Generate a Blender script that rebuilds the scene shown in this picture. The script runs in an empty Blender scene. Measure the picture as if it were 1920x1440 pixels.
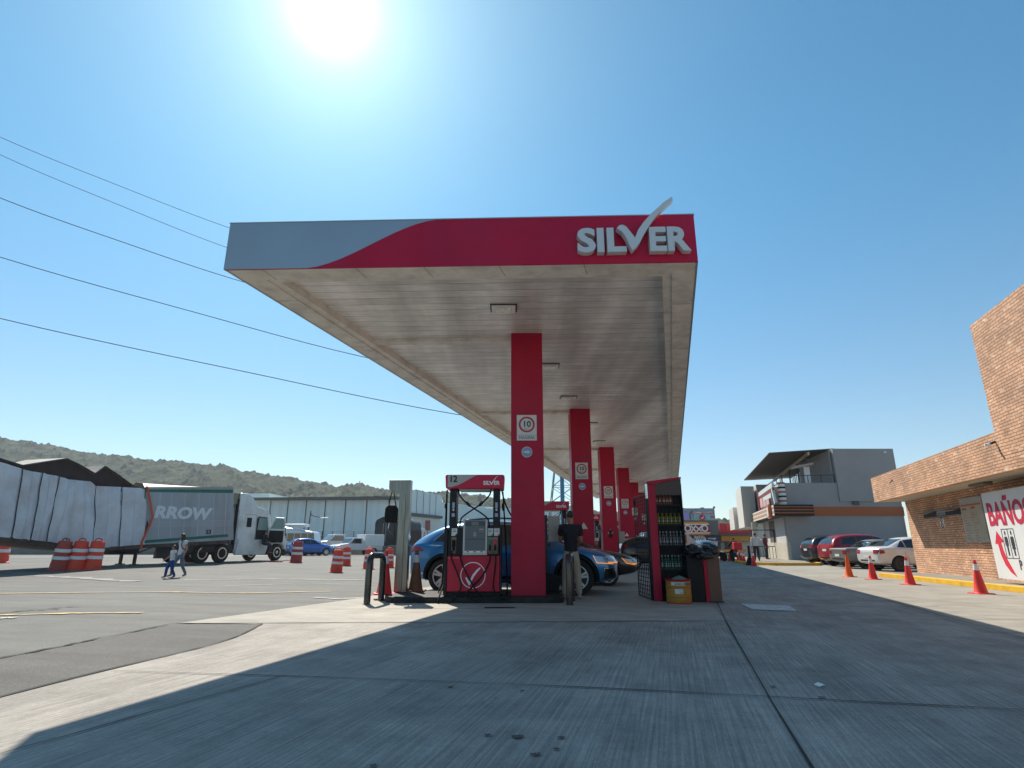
import bpy, bmesh, math, random
from mathutils import Vector, Matrix, noise
from mathutils.bvhtree import BVHTree
R=math.radians; PI=math.pi
S=bpy.context.scene; COL=S.collection
# ---------------------------------------------------------------- camera, sky, sun, exposure
CAM_H=1.1; F=1072.0; PITCH=math.atan(302/F)
cd=bpy.data.cameras.new('camera'); cam=bpy.data.objects.new('camera',cd); COL.objects.link(cam)
cam.location=(0,0,CAM_H); cam.rotation_euler=(R(90)+PITCH,0,0)
cd.sensor_width=36; cd.lens=36*F/1920; cd.clip_start=.05; cd.clip_end=4000
S.camera=cam
SUN=Vector((-.2540,.6330,.7310)).normalized()
w=bpy.data.worlds.new('World'); S.world=w; w.use_nodes=True
nt=w.node_tree; sky=nt.nodes.new('ShaderNodeTexSky'); sky.sky_type='NISHITA'; sky.sun_disc=False
sky.sun_elevation=math.asin(SUN.z); sky.sun_rotation=math.atan2(SUN.x,SUN.y)
sky.altitude=1200; sky.air_density=1.0; sky.dust_density=.5; sky.ozone_density=2.5
bg=nt.nodes['Background']; bg.inputs[1].default_value=.10
tint=nt.nodes.new('ShaderNodeMix'); tint.data_type='RGBA'; tint.blend_type='MULTIPLY'; tint.inputs[0].default_value=1; tint.inputs[7].default_value=(.56,.88,.93,1)
nt.links.new(sky.outputs[0],tint.inputs[6])
tg=nt.nodes.new('ShaderNodeTexCoord'); tz=nt.nodes.new('ShaderNodeSeparateXYZ'); nt.links.new(tg.outputs['Generated'],tz.inputs[0])
tr_=nt.nodes.new('ShaderNodeMapRange'); tr_.interpolation_type='SMOOTHSTEP'; tr_.inputs[1].default_value=-.05; tr_.inputs[2].default_value=.6; nt.links.new(tz.outputs[2],tr_.inputs[0])
tm=nt.nodes.new('ShaderNodeMix'); tm.data_type='RGBA'; nt.links.new(tr_.outputs[0],tm.inputs[0]); tm.inputs[6].default_value=(.80,.80,.72,1); tm.inputs[7].default_value=(.41,.92,.94,1); nt.links.new(tm.outputs[2],tint.inputs[7])
# the bright aureole of hazy air around the sun, fixed to the sun's direction
gn=nt.nodes.new('ShaderNodeTexCoord'); dt=nt.nodes.new('ShaderNodeVectorMath'); dt.operation='DOT_PRODUCT'; dt.inputs[1].default_value=SUN
nm=nt.nodes.new('ShaderNodeVectorMath'); nm.operation='NORMALIZE'; nt.links.new(gn.outputs['Generated'],nm.inputs[0]); nt.links.new(nm.outputs[0],dt.inputs[0]); acc=tint.outputs[2]
mxx=nt.nodes.new('ShaderNodeMath'); mxx.operation='MAXIMUM'; mxx.inputs[1].default_value=0; nt.links.new(dt.outputs['Value'],mxx.inputs[0])
for pw,am in ((11,.9),(45,1.2),(180,1.8),(900,6.0)):
    p_=nt.nodes.new('ShaderNodeMath'); p_.operation='POWER'; p_.inputs[1].default_value=pw; nt.links.new(mxx.outputs[0],p_.inputs[0])
    q_=nt.nodes.new('ShaderNodeVectorMath'); q_.operation='SCALE'; q_.inputs[0].default_value=(am*1.0,am*.95,am*.82); nt.links.new(p_.outputs[0],q_.inputs['Scale'])
    s_=nt.nodes.new('ShaderNodeVectorMath'); s_.operation='ADD'; nt.links.new(acc,s_.inputs[0]); nt.links.new(q_.outputs[0],s_.inputs[1]); acc=s_.outputs[0]
nt.links.new(acc,bg.inputs[0])
sl=bpy.data.lights.new('sun','SUN'); sl.energy=4.1; sl.angle=R(.5); sl.color=(1,.92,.80)
so=bpy.data.objects.new('sun',sl); COL.objects.link(so); so.rotation_euler=SUN.to_track_quat('Z','Y').to_euler()
S.view_settings.view_transform='Standard'; S.view_settings.look='None'; S.view_settings.gamma=1
S.view_settings.exposure=.75
# ---------------------------------------------------------------- helpers
def ray(u,v):
    a=u-960;b=720-v;c,s=math.cos(PITCH),math.sin(PITCH)
    return Vector((a,F*c-b*s,F*s+b*c))
def gp(u,v,z=0):
    r=ray(u,v); t=(z-CAM_H)/r.z; return Vector((r.x*t,r.y*t,z))
def hp(u,v,Y):
    r=ray(u,v); t=Y/r.y; return Vector((r.x*t,Y,CAM_H+r.z*t))
def sstep(t): t=max(0,min(1,t)); return t*t*(3-2*t)
def gz(x,y): return .14*sstep((y-20)/10)*sstep((-x-7)/7)
def gpt(u,v):
    z=0
    for _ in range(20):
        p=gp(u,v,z); z=gz(p.x,p.y)
    return Vector((p.x,p.y,z))
NT={}
def mat(name,color,rough=.6,metal=0,var=.0,vscale=3,bump=0,bscale=40,coat=0,spec=.5,dirt=None,dscale=1.5,damt=.4,emis=None,estr=0,stretch=(1,1,1),alpha=None,trans=0):
    if name in NT: return NT[name]
    m=bpy.data.materials.new(name); m.use_nodes=True; n=m.node_tree; P=n.nodes['Principled BSDF']
    c=tuple(color)+(1,) if len(color)==3 else color
    P.inputs['Base Color'].default_value=c; P.inputs['Roughness'].default_value=rough; P.inputs['Metallic'].default_value=metal
    P.inputs['Coat Weight'].default_value=coat; P.inputs['Coat Roughness'].default_value=.05; P.inputs['Specular IOR Level'].default_value=spec
    if trans: P.inputs['Transmission Weight'].default_value=trans
    tc=n.nodes.new('ShaderNodeTexCoord'); mp=n.nodes.new('ShaderNodeMapping'); mp.inputs['Scale'].default_value=stretch
    n.links.new(tc.outputs['Object'],mp.inputs[0]); last=None
    if var:
        t=n.nodes.new('ShaderNodeTexNoise'); t.inputs['Scale'].default_value=vscale; t.inputs['Detail'].default_value=6; n.links.new(mp.outputs[0],t.inputs[0])
        r=n.nodes.new('ShaderNodeMapRange'); r.inputs[1].default_value=.3; r.inputs[2].default_value=.7; r.inputs[3].default_value=1-var; r.inputs[4].default_value=1+var
        n.links.new(t.outputs[0],r.inputs[0]); x=n.nodes.new('ShaderNodeVectorMath'); x.operation='SCALE'; x.inputs[0].default_value=c[:3]
        n.links.new(r.outputs[0],x.inputs['Scale']); last=x.outputs[0]
    if dirt:
        t=n.nodes.new('ShaderNodeTexNoise'); t.inputs['Scale'].default_value=dscale; t.inputs['Detail'].default_value=8; t.inputs['Roughness'].default_value=.65; n.links.new(mp.outputs[0],t.inputs[0])
        r=n.nodes.new('ShaderNodeMapRange'); r.inputs[1].default_value=.45; r.inputs[2].default_value=.7; r.inputs[3].default_value=0; r.inputs[4].default_value=damt; n.links.new(t.outputs[0],r.inputs[0])
        x=n.nodes.new('ShaderNodeMix'); x.data_type='RGBA'; n.links.new(r.outputs[0],x.inputs[0])
        if last: n.links.new(last,x.inputs[6])
        else: x.inputs[6].default_value=c
        x.inputs[7].default_value=tuple(dirt)+(1,); last=x.outputs[2]
    if last: n.links.new(last,P.inputs['Base Color'])
    if bump:
        t=n.nodes.new('ShaderNodeTexNoise'); t.inputs['Scale'].default_value=bscale; t.inputs['Detail'].default_value=5; n.links.new(mp.outputs[0],t.inputs[0])
        b=n.nodes.new('ShaderNodeBump'); b.inputs['Strength'].default_value=bump; b.inputs['Distance'].default_value=.02; n.links.new(t.outputs[0],b.inputs['Height']); n.links.new(b.outputs[0],P.inputs['Normal'])
    if emis: P.inputs['Emission Color'].default_value=tuple(emis)+(1,); P.inputs['Emission Strength'].default_value=estr
    NT[name]=m; return m
class MB:
    """collects shapes in one mesh"""
    def __init__(s): s.v=[];s.f=[];s.m=[];s.sm=[]
    def add(s,vs,fs,mi=0,sm=False):
        o=len(s.v); s.v+=[Vector(p) for p in vs]; s.f+=[tuple(i+o for i in f) for f in fs]; s.m+=[mi]*len(fs); s.sm+=[sm]*len(fs); return s
    def box(s,x0,x1,y0,y1,z0,z1,mi=0,M=None):
        vs=[Vector((x,y,z)) for z in(z0,z1) for y in(y0,y1) for x in(x0,x1)]
        if M: vs=[M@v for v in vs]
        return s.add(vs,[(0,2,3,1),(4,5,7,6),(0,1,5,4),(2,6,7,3),(0,4,6,2),(1,3,7,5)],mi)
    def bar(s,a,b,w,h,mi=0):
        a=Vector(a);b=Vector(b);d=b-a;L=d.length;q=d.to_track_quat('Z','Y').to_matrix().to_4x4(); M=Matrix.Translation(a)@q
        return s.box(-w/2,w/2,-h/2,h/2,0,L,mi,M)
    def tube(s,pts,r,n=8,mi=0,cap=True,sm=True):
        pts=[Vector(p) for p in pts]; rs=r if isinstance(r,(list,tuple)) else [r]*len(pts); vs=[];up=None
        for i,p in enumerate(pts):
            d=(pts[min(i+1,len(pts)-1)]-pts[max(i-1,0)]).normalized()
            if up is None: up=Vector((0,0,1)) if abs(d.z)<.9 else Vector((1,0,0))
            x=d.cross(up)
            if x.length<1e-5: x=d.cross(Vector((1,0,0)))
            x.normalize(); y=x.cross(d).normalized(); up=y
            for k in range(n):
                a=2*PI*k/n; vs.append(p+(x*math.cos(a)+y*math.sin(a))*rs[i])
        fs=[(i*n+k,i*n+(k+1)%n,(i+1)*n+(k+1)%n,(i+1)*n+k) for i in range(len(pts)-1) for k in range(n)]
        s.add(vs,fs,mi,sm)
        if cap: o=len(s.v)-len(vs); s.f+=[tuple(o+k for k in range(n))[::-1],tuple(o+(len(pts)-1)*n+k for k in range(n))]; s.m+=[mi]*2; s.sm+=[False]*2
        return s
    def lathe(s,prof,n=20,M=None,mi=0,sm=True,cap=True):
        vs=[Vector((r*math.cos(2*PI*k/n),r*math.sin(2*PI*k/n),z)) for r,z in prof for k in range(n)]
        if M: vs=[M@v for v in vs]
        fs=[(i*n+k,i*n+(k+1)%n,(i+1)*n+(k+1)%n,(i+1)*n+k) for i in range(len(prof)-1) for k in range(n)]
        if cap: fs+=[tuple(range(n))[::-1],tuple((len(prof)-1)*n+k for k in range(n))]
        return s.add(vs,fs,mi,sm)
    def prism(s,poly,y0,y1,mi=0,M=None):
        """poly in x,z extruded along y"""
        n=len(poly); vs=[Vector((x,y0,z)) for x,z in poly]+[Vector((x,y1,z)) for x,z in poly]
        if M: vs=[M@v for v in vs]
        return s.add(vs,[tuple(range(n)),tuple(range(n,2*n))[::-1]]+[(i,i+n,(i+1)%n+n,(i+1)%n) for i in range(n)],mi)
    def sheet(s,poly,z,mi=0): return s.add([(x,y,z) for x,y in poly],[tuple(range(len(poly)))],mi)
    def build(s,name,mats,parent=None,bevel=0,angle=35,loc=None,fix=True):
        me=bpy.data.meshes.new(name); me.from_pydata(s.v,[],s.f); 
        for m in (mats if isinstance(mats,(list,tuple)) else [mats]): me.materials.append(m)
        for p,i,q in zip(me.polygons,s.m,s.sm): p.material_index=i; p.use_smooth=q
        if fix:
            b=bmesh.new(); b.from_mesh(me); bmesh.ops.recalc_face_normals(b,faces=b.faces); b.to_mesh(me); b.free()
        if any(s.sm): me.set_sharp_from_angle(angle=R(angle))
        o=bpy.data.objects.new(name,me); COL.objects.link(o); o.parent=parent
        if bevel: q=o.modifiers.new('bevel','BEVEL'); q.width=bevel; q.segments=2; q.limit_method='ANGLE'
        if loc: o.location=loc
        return o
def thing(name,label,cat,loc=(0,0,0),rz=0,group=None,sc=None):
    o=bpy.data.objects.new(name,None); COL.objects.link(o); o.empty_display_size=.2; o.location=loc; o.rotation_euler=(0,0,rz)
    if sc: o.scale=(sc,)*3 if isinstance(sc,(int,float)) else sc
    o['label']=label; o['category']=cat
    if group: o['group']=group
    return o
def tag(o,label,cat,group=None):
    o['label']=label; o['category']=cat
    if group: o['group']=group
    return o
def struct(o,kind='structure'): o['kind']=kind; return o
def kids(o): return [c for c in bpy.data.objects if c.parent==o]
def dup(root,loc,rz=None,label=None,group=None,sc=None,skip=()):
    def cp(o,par):
        c=o.copy(); COL.objects.link(c); c.parent=par
        for ch in kids(o):
            if ch.name.split('.')[0] not in skip: cp(ch,c)
        return c
    r=cp(root,None); r.location=loc
    if rz is not None: r.rotation_euler=(0,0,rz)
    if sc: r.scale=(sc,)*3 if isinstance(sc,(int,float)) else sc
    if label: r['label']=label
    if group: r['group']=group
    return r
def evald(o):
    bpy.context.view_layer.update(); dg=bpy.context.evaluated_depsgraph_get()
    return bpy.data.meshes.new_from_object(o.evaluated_get(dg))
def text(name,s,h,m,parent,loc,rot=(R(90),0,0),ext=.003,bold=0,sx=1,align='LEFT',space=1,shear=0):
    """letters of capital height h, standing in the x-z plane facing -y"""
    c=bpy.data.curves.new('t','FONT'); c.body=s; c.size=h/.69; c.extrude=ext; c.offset=bold*h; c.align_x=align; c.space_character=space; c.shear=shear; c.resolution_u=3
    o=bpy.data.objects.new('t',c); COL.objects.link(o); me=evald(o); bpy.data.objects.remove(o); bpy.data.curves.remove(c)
    me.transform(Matrix.Diagonal((sx,1,1,1))); me.name=name; me.materials.clear(); me.materials.append(m)
    o=bpy.data.objects.new(name,me); COL.objects.link(o); o.parent=parent; o.location=loc; o.rotation_euler=rot; return o
def bez(p,n=8):
    """Catmull-Rom through points"""
    p=[Vector(q) for q in p]; out=[]
    for i in range(len(p)-1):
        a=p[max(i-1,0)];b=p[i];c=p[i+1];d=p[min(i+2,len(p)-1)]
        for k in range(n):
            t=k/n; out.append(.5*((2*b)+(c-a)*t+(2*a-5*b+4*c-d)*t*t+(3*b-a-3*c+d)*t**3))
    return out+[p[-1]]
def circ(cx,cz,r,n=32,a0=0,a1=360): return [(cx+r*math.cos(R(a0+(a1-a0)*k/n)),cz+r*math.sin(R(a0+(a1-a0)*k/n))) for k in range(n+(a1-a0<360))]
def ring(mb,cx,cz,r0,r1,y0,y1,n=36,mi=0,M=None):
    for k in range(n):
        a,b=2*PI*k/n,2*PI*(k+1)/n
        mb.prism([(cx+r0*math.cos(a),cz+r0*math.sin(a)),(cx+r1*math.cos(a),cz+r1*math.sin(a)),(cx+r1*math.cos(b),cz+r1*math.sin(b)),(cx+r0*math.cos(b),cz+r0*math.sin(b))],y0,y1,mi,M)
    return mb
ORD=['first','second','third','fourth','fifth','sixth','seventh','eighth','ninth','tenth']
rnd=random.Random(4)
# ---------------------------------------------------------------- common materials
RED=mat('crimson_panel',(.50,.002,.043),.4,0,.08,1.2,spec=.3,dirt=(.34,.03,.08),dscale=.7,damt=.35)
RED2=mat('red_powder_coat',(.44,.002,.035),.45,0,.08,3,spec=.3,dirt=(.30,.03,.05),dscale=2,damt=.3)
SILV=mat('silver_panel',(.42,.45,.48),.34,.6,.05,1)
WHT=mat('white_paint',(.78,.78,.76),.45,0,.04,4)
WHTP=mat('white_letter',(.82,.82,.82),.4)
BLK=mat('black_satin',(.010,.010,.011),.5,0,.2,8,spec=.25)
BLKR=mat('black_rubber',(.010,.010,.011),.7,0,.2,12,spec=.25)
BLKG=mat('black_gloss',(.012,.012,.013),.12,coat=.5)
DGREY=mat('dark_grey_metal',(.035,.035,.04),.5,.2,.2,6)
CHROME=mat('bright_metal',(.6,.6,.6),.22,1,.1,5)
STEEL=mat('brushed_steel',(.24,.23,.215),.28,.95,.25,5,stretch=(7,7,.35),dirt=(.10,.075,.06),dscale=1.0,damt=.55)
GLASS=mat('dark_glass',(.012,.016,.018),.04,0,spec=.8,coat=.3)
INK=mat('black_ink',(.02,.02,.03),.6)
TYRE=mat('tyre_rubber',(.02,.02,.02),.85,0,.2,30,bump=.3,bscale=80)
RIMM=mat('alloy_silver',(.62,.63,.65),.35,.35)
RIMD=mat('alloy_dark',(.04,.04,.045),.3,.6)
LREF=mat('tail_lamp_red',(.30,.004,.006),.25,coat=.2)
HEADL=mat('headlamp_lens',(.55,.58,.62),.08,.3,coat=.6)
AMBER=mat('amber_lamp',(.8,.25,.03),.3,emis=(1,.38,.06),estr=.45)
SKIN=mat('skin',(.35,.17,.1),.55); HAIRD=mat('dark_hair',(.02,.013,.01),.6,0,.3,60)
# ---------------------------------------------------------------- the ground
LDX=.27
def groundmat(name,base,kind):
    m=bpy.data.materials.new(name); m.use_nodes=True; n=m.node_tree; P=n.nodes['Principled BSDF']; N=n.nodes.new; L=n.links.new
    P.inputs['Roughness'].default_value=.8; P.inputs['Specular IOR Level'].default_value=.35
    g=N('ShaderNodeNewGeometry'); rot=N('ShaderNodeMapping'); rot.inputs['Rotation'].default_value=(0,0,math.atan(LDX)); L(g.outputs['Position'],rot.inputs[0])
    def noi(scale,det,src,rough=.6,st=None):
        t=N('ShaderNodeTexNoise'); t.inputs['Scale'].default_value=scale; t.inputs['Detail'].default_value=det; t.inputs['Roughness'].default_value=rough
        if st: q=N('ShaderNodeMapping'); q.inputs['Scale'].default_value=st; L(src,q.inputs[0]); src=q.outputs[0]
        L(src,t.inputs[0]); return t.outputs[0]
    def rng(o,a,b,c,d):
        r=N('ShaderNodeMapRange'); r.inputs[1].default_value=a;r.inputs[2].default_value=b;r.inputs[3].default_value=c;r.inputs[4].default_value=d; L(o,r.inputs[0]); return r.outputs[0]
    def mul(a,b):
        x=N('ShaderNodeMath'); x.operation='MULTIPLY'; L(a,x.inputs[0]); L(b,x.inputs[1]); return x.outputs[0]
    src=rot.outputs[0]
    big=rng(noi(.35,5,src),.3,.7,.82,1.16); mid=rng(noi(2.2,8,src,.7),.3,.7,.88,1.1)
    f=mul(big,mid)
    if kind=='broom':
        groove=rng(noi(1,3,src,.6,(60,1.0,1)),.38,.62,.80,1.15); fine=rng(noi(1,3,src,.75,(120,22,1)),.3,.7,.78,1.2)
        streak=rng(noi(1,6,src,.65,(1.6,.28,1)),.42,.66,1.05,.82)
        spots=rng(noi(7,4,src,.6),.66,.74,1,.72)
        blot=rng(noi(.9,9,src,.72),.44,.68,1.06,.70); f=mul(mul(mul(mul(f,groove),mul(fine,streak)),spots),blot); h=groove
        wv=N('ShaderNodeTexWave'); wv.wave_type='BANDS'; wv.bands_direction='X'; wv.inputs['Scale'].default_value=6.5; wv.inputs['Distortion'].default_value=1.6; wv.inputs['Detail'].default_value=2; wv.inputs['Detail Scale'].default_value=.4
        q=N('ShaderNodeMapping'); q.inputs['Scale'].default_value=(1,.25,1); L(src,q.inputs[0]); L(q.outputs[0],wv.inputs[0]); wr=rng(wv.outputs['Fac'],0,1,.93,1.05)
        f=mul(f,wr)
    elif kind=='smooth':
        st=rng(noi(1,6,src,.65,(1.2,3.5,1)),.4,.7,1.05,.78); f=mul(f,st); h=mid
    else:
        ag=mul(rng(noi(70,2,src,.8),.3,.7,.55,1.45),rng(noi(22,3,src,.8),.3,.7,.84,1.16)); st=rng(noi(1,5,src,.6,(.25,2.0,1)),.42,.65,1.08,.82); dk=rng(noi(1.1,8,src,.75),.62,.72,1,.74); f=mul(mul(mul(f,ag),st),dk); h=ag
    v=N('ShaderNodeVectorMath'); v.operation='SCALE'; v.inputs[0].default_value=base; L(f,v.inputs['Scale']); L(v.outputs[0],P.inputs['Base Color'])
    b=N('ShaderNodeBump'); b.inputs['Strength'].default_value=.5; b.inputs['Distance'].default_value=.006; L(h,b.inputs['Height']); L(b.outputs[0],P.inputs['Normal'])
    return m
ASPH=groundmat('old_asphalt',(.128,.126,.115),'asphalt'); ASPHD=groundmat('dark_asphalt_patch',(.092,.086,.078),'asphalt')
CONC=groundmat('broomed_concrete',(.345,.312,.272),'broom'); SLAB=groundmat('smooth_concrete',(.375,.345,.295),'smooth')
CONR=groundmat('drive_concrete',(.305,.282,.24),'smooth')
gxs=[-1400,-900,-300,-120]+[-80+2*i for i in range(41)]+[6,30,60,150,400,1400]
gys=[-200,-20,0]+[2*i+4 for i in range(38)]+[120,200,400,900,1500]
mb=MB(); mb.add([(x,y,gz(x,y)) for y in gys for x in gxs],[(j*len(gxs)+i,j*len(gxs)+i+1,(j+1)*len(gxs)+i+1,(j+1)*len(gxs)+i) for j in range(len(gys)-1) for i in range(len(gxs)-1)],0,True)
struct(mb.build('ground',ASPH))
struct(MB().sheet([(-4.4,-12),(-3.82,4.74),(-3.40,7.19),(-3.58,8.85),(-4.0,8.93),(3.2,9.21),(12.8,48.2),(14.5,58),(45,58),(45,-12)],.004).build('forecourt_concrete',CONC))
struct(MB().sheet([(-4.86,8.91),(-3.48,12.43),(-1.2,20),(7.5,52),(8,62),(15.3,62),(12.8,48.2),(3.2,9.21),(-4.0,8.93)],.008).build('pump_slab',SLAB))
struct(MB().sheet([(6.2,8),(8.3,14.5),(15.0,39),(18.5,52),(20,58),(44.8,57.5),(44.8,6)],.0085).build('drive_concrete',CONR))
struct(MB().sheet([(-7.2,-12),(-5.15,6.29),(-4.88,8.915),(-3.58,8.85),(-3.40,7.19),(-3.82,4.74),(-4.4,-12)],.0042).build('asphalt_patch',ASPHD))
JNT=mat('joint_sealant',(.03,.028,.026),.9)
YEL=mat('worn_yellow_road_paint',(.62,.44,.2),.8,0,.1,3,dirt=(.14,.13,.12),dscale=5,damt=.9)
WRP=mat('worn_white_road_paint',(.55,.52,.44),.8,0,.1,3,dirt=(.14,.13,.12),dscale=4,damt=.9)
def strip(name,pts,wd,m,z=.013,jit=0,n=26):
    pts=[Vector((p[0],p[1],0)) for p in pts]; q=bez([(*p.xy,0) for p in pts],max(2,n//len(pts))); mb=MB(); vs=[]
    for i,p in enumerate(q):
        d=(q[min(i+1,len(q)-1)]-q[max(i-1,0)]).normalized(); nn=Vector((-d.y,d.x,0)); o=nn*jit*rnd.uniform(-1,1); ww=wd*(1+ (rnd.uniform(-.6,.8) if jit else 0))
        for s in (-1,1): a=p+o+nn*s*ww/2; vs.append((a.x,a.y,z+gz(a.x,a.y)))
    mb.add(vs,[(2*i,2*i+1,2*i+3,2*i+2) for i in range(len(q)-1)]); return struct(mb.build(name,m))
strip('pavement_joint',[(-3.59,5.66),(0,5.15),(3.52,4.39),(7,3.7)],.014,JNT,jit=.004)
strip('pavement_joint',[(4.2,12.6),(4.07,12.09),(3.2,9.2),(1.53,3.35),(-.2,-3)],.016,JNT,jit=.004)
strip('pavement_joint',[(7.75,12.6),(5.4,4.8),(3.2,-3)],.012,JNT,jit=.004)
strip('pavement_joint',[(-2.0,5.42),(-2.9,3.2),(-4.1,0)],.012,JNT,jit=.006)
strip('pavement_joint',[(-4.86,8.92),(-1,9.06),(3.2,9.21)],.012,JNT,jit=.003)
strip('pavement_joint',[(3.2,9.21),(8.2,9.4),(12,9.6)],.012,JNT,jit=.003)
strip('pavement_joint',[(4.6,11.1),(7.9,11.3)],.02,JNT,jit=.003)
strip('pavement_joint',[(-3.3,10.8),(-.5,10.9),(3.5,11)],.012,JNT,jit=.003)
strip('pavement_crack',[(-7,-3),(-5.9,3),(-5.15,6.29),(-5.02,7.6),(-4.89,8.92)],.035,JNT,jit=.02,n=60)
strip('pavement_crack',[(-4.1,0),(-3.83,4.74),(-3.41,7.19),(-3.59,8.85)],.02,JNT,jit=.006,n=40)
strip('pavement_crack',[(-4.88,8.9),(-3.6,8.86)],.03,JNT,jit=.012,n=20)
strip('pavement_crack',[gp(0,1150),gp(60,1145),gp(110,1143)],.05,JNT,jit=.05,n=20)
strip('pavement_crack',[gp(90,1141),gp(150,1138)],.04,JNT,jit=.04,n=20)
strip('road_marking',[gp(-160,1114),gp(0,1113.5),gp(280,1110.5),gp(460,1113),gp(560,1110.5),gp(620,1109.5)],.11,YEL,jit=.015)
strip('road_marking',[gp(345,1088),gp(480,1086.5),gp(640,1087.5),gp(700,1089)],.16,WRP,jit=.015)
strip('road_marking',[gp(-120,1155),gp(0,1154),gp(90,1152),gp(170,1150.5),gp(265,1150)],.13,YEL,jit=.03)
strip('road_marking',[gp(60,1081),gp(150,1084),gp(250,1091)],.4,mat('faded_white_paint',(.24,.23,.21),.8,0,.2,4),jit=.1)
strip('road_marking',[gp(0,1160),gp(30,1159)],.16,WRP,jit=.03)
strip('road_marking',[gp(590,1121),gp(640,1123.5),gp(690,1120)],.1,WRP,jit=.03)
strip('road_marking',[gpt(420,1100),gpt(520,1096),gpt(640,1096)],.06,WRP,jit=.03)
strip('road_marking',[gpt(0,1045),gpt(300,1043),gpt(700,1042)],.9,WRP,jit=.05)
struct(MB().sheet([(4.41,11.78),(5.17,11.38),(4.89,10.49),(4.22,10.74)],.013).build('road_marking',mat('white_ground_paint',(.6,.6,.6),.7,0,.05,3,dirt=(.25,.25,.25),dscale=6,damt=.8)))
STN=mat('oil_stain',(.07,.065,.06),.6,0,.3,8)
for (u,v,r) in [(915,1382,.05),(970,1385,.06),(1052,1386,.05),(1005,1418,.05),(1045,1408,.035),(845,1290,.05),(980,1298,.04),(905,1320,.03),(930,1312,.025),(440,1298,.03),(700,1440,.05),(1100,1240,.04),(1540,1310,.06),(1450,1290,.05)]:
    p=gp(u,v); k=14; r*=.62; mb=MB(); mb.sheet([(p.x+math.cos(2*PI*i/k)*r*rnd.uniform(.35,1.2),p.y+math.sin(2*PI*i/k)*r*rnd.uniform(.3,1.1)) for i in range(k)],.0125); struct(mb.build('oil_stain',STN))
o=MB().add([(0,0,.0),(.05,.01,.012),(.07,.05,.0),(.02,.06,.02),(-.03,.03,.01)],[(0,1,2,3,4)]).build('paper_scrap',WHT,None); o.location=(*gp(1537,1291).xy,.014); tag(o,'tiny white paper scrap lying on the shaded concrete at the right','litter')
struct(MB().sheet([(-.5,10.95),(.05,10.95),(.05,11.15),(-.5,11.15)],.014).build('drain_grate',BLK))
# sidewalk and kerbs on the right
YK=mat('yellow_kerb_paint',(.80,.46,.02),.6,0,.08,3,dirt=(.35,.2,.05),dscale=4,damt=.5)
SWK=groundmat('sidewalk_concrete',(.26,.24,.21),'smooth')
# ---------------------------------------------------------------- hills
sil=[(-400,800),(0,831),(60,838),(150,856),(250,866),(380,878),(480,893),(560,904),(620,917),(660,923),(700,918),(730,926),(800,931),(880,934),(960,945),(1050,958),(1150,970),(1400,985)]
def hsil(u):
    for (a,b),(c,d) in zip(sil,sil[1:]):
        if u<=c: t=(u-a)/(c-a); return b+(d-b)*t
    return sil[-1][1]
HY0,HY1=330,620; nx,ny=620,90; mb=MB(); vs=[]
for j in range(ny):
    t=j/(ny-1)*1.15; y=HY0+(HY1-HY0)*t
    for i in range(nx):
        x=-760+1000*i/(nx-1); u=960+1072*x/(HY1*.975)
        H=hp(u,hsil(u),HY1).z
        prof=math.sin(min(t,1)*PI/2)**1.15 if t<=1 else 1-(t-1)*2
        z=H*prof+ (noise.noise(Vector((x*.012,y*.012,0)))*5*math.sin(min(t,1)*PI))
        d=noise.voronoi(Vector((x/6,y/6,0)))[0][0]; z+=(1-min(1,d*1.1))*6.0*(.5+noise.noise(Vector((x*.05,y*.05,3)))+.4)
        vs.append((x,y,z-1.5+ (0 if j else -6)))
mb.add(vs,[(j*nx+i,j*nx+i+1,(j+1)*nx+i+1,(j+1)*nx+i) for j in range(ny-1) for i in range(nx-1)],0,True)
HM=bpy.data.materials.new('scrub_forest'); HM.use_nodes=True; n=HM.node_tree; P=n.nodes['Principled BSDF']; P.inputs['Roughness'].default_value=.95; P.inputs['Specular IOR Level'].default_value=.1
g=n.nodes.new('ShaderNodeNewGeometry'); v=n.nodes.new('ShaderNodeTexVoronoi'); v.inputs['Scale'].default_value=.16; n.links.new(g.outputs['Position'],v.inputs[0])
t=n.nodes.new('ShaderNodeTexNoise'); t.inputs['Scale'].default_value=.06; t.inputs['Detail'].default_value=9; t.inputs['Roughness'].default_value=.75; n.links.new(g.outputs['Position'],t.inputs[0])
cr=n.nodes.new('ShaderNodeValToRGB'); e=cr.color_ramp; e.elements[0].position=.36; e.elements[0].color=(.018,.030,.016,1); e.elements[1].position=.66; e.elements[1].color=(.10,.115,.055,1); k=e.elements.new(.52); k.color=(.042,.058,.028,1); n.links.new(t.outputs[0],cr.inputs[0])
mx=n.nodes.new('ShaderNodeMix'); mx.data_type='RGBA'; mx.blend_type='MULTIPLY'; mx.inputs[0].default_value=.0; n.links.new(cr.outputs[0],mx.inputs[6]); n.links.new(v.outputs['Color'],mx.inputs[7]); n.links.new(mx.outputs[2],P.inputs[0])
t2=n.nodes.new('ShaderNodeTexNoise'); t2.inputs['Scale'].default_value=.5; t2.inputs['Detail'].default_value=6; n.links.new(g.outputs['Position'],t2.inputs[0]); bb=n.nodes.new('ShaderNodeBump'); bb.inputs['Distance'].default_value=2.5; bb.inputs['Strength'].default_value=.9; n.links.new(t2.outputs[0],bb.inputs['Height']); n.links.new(bb.outputs[0],P.inputs['Normal'])
struct(mb.build('hill',HM,fix=False))
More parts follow.
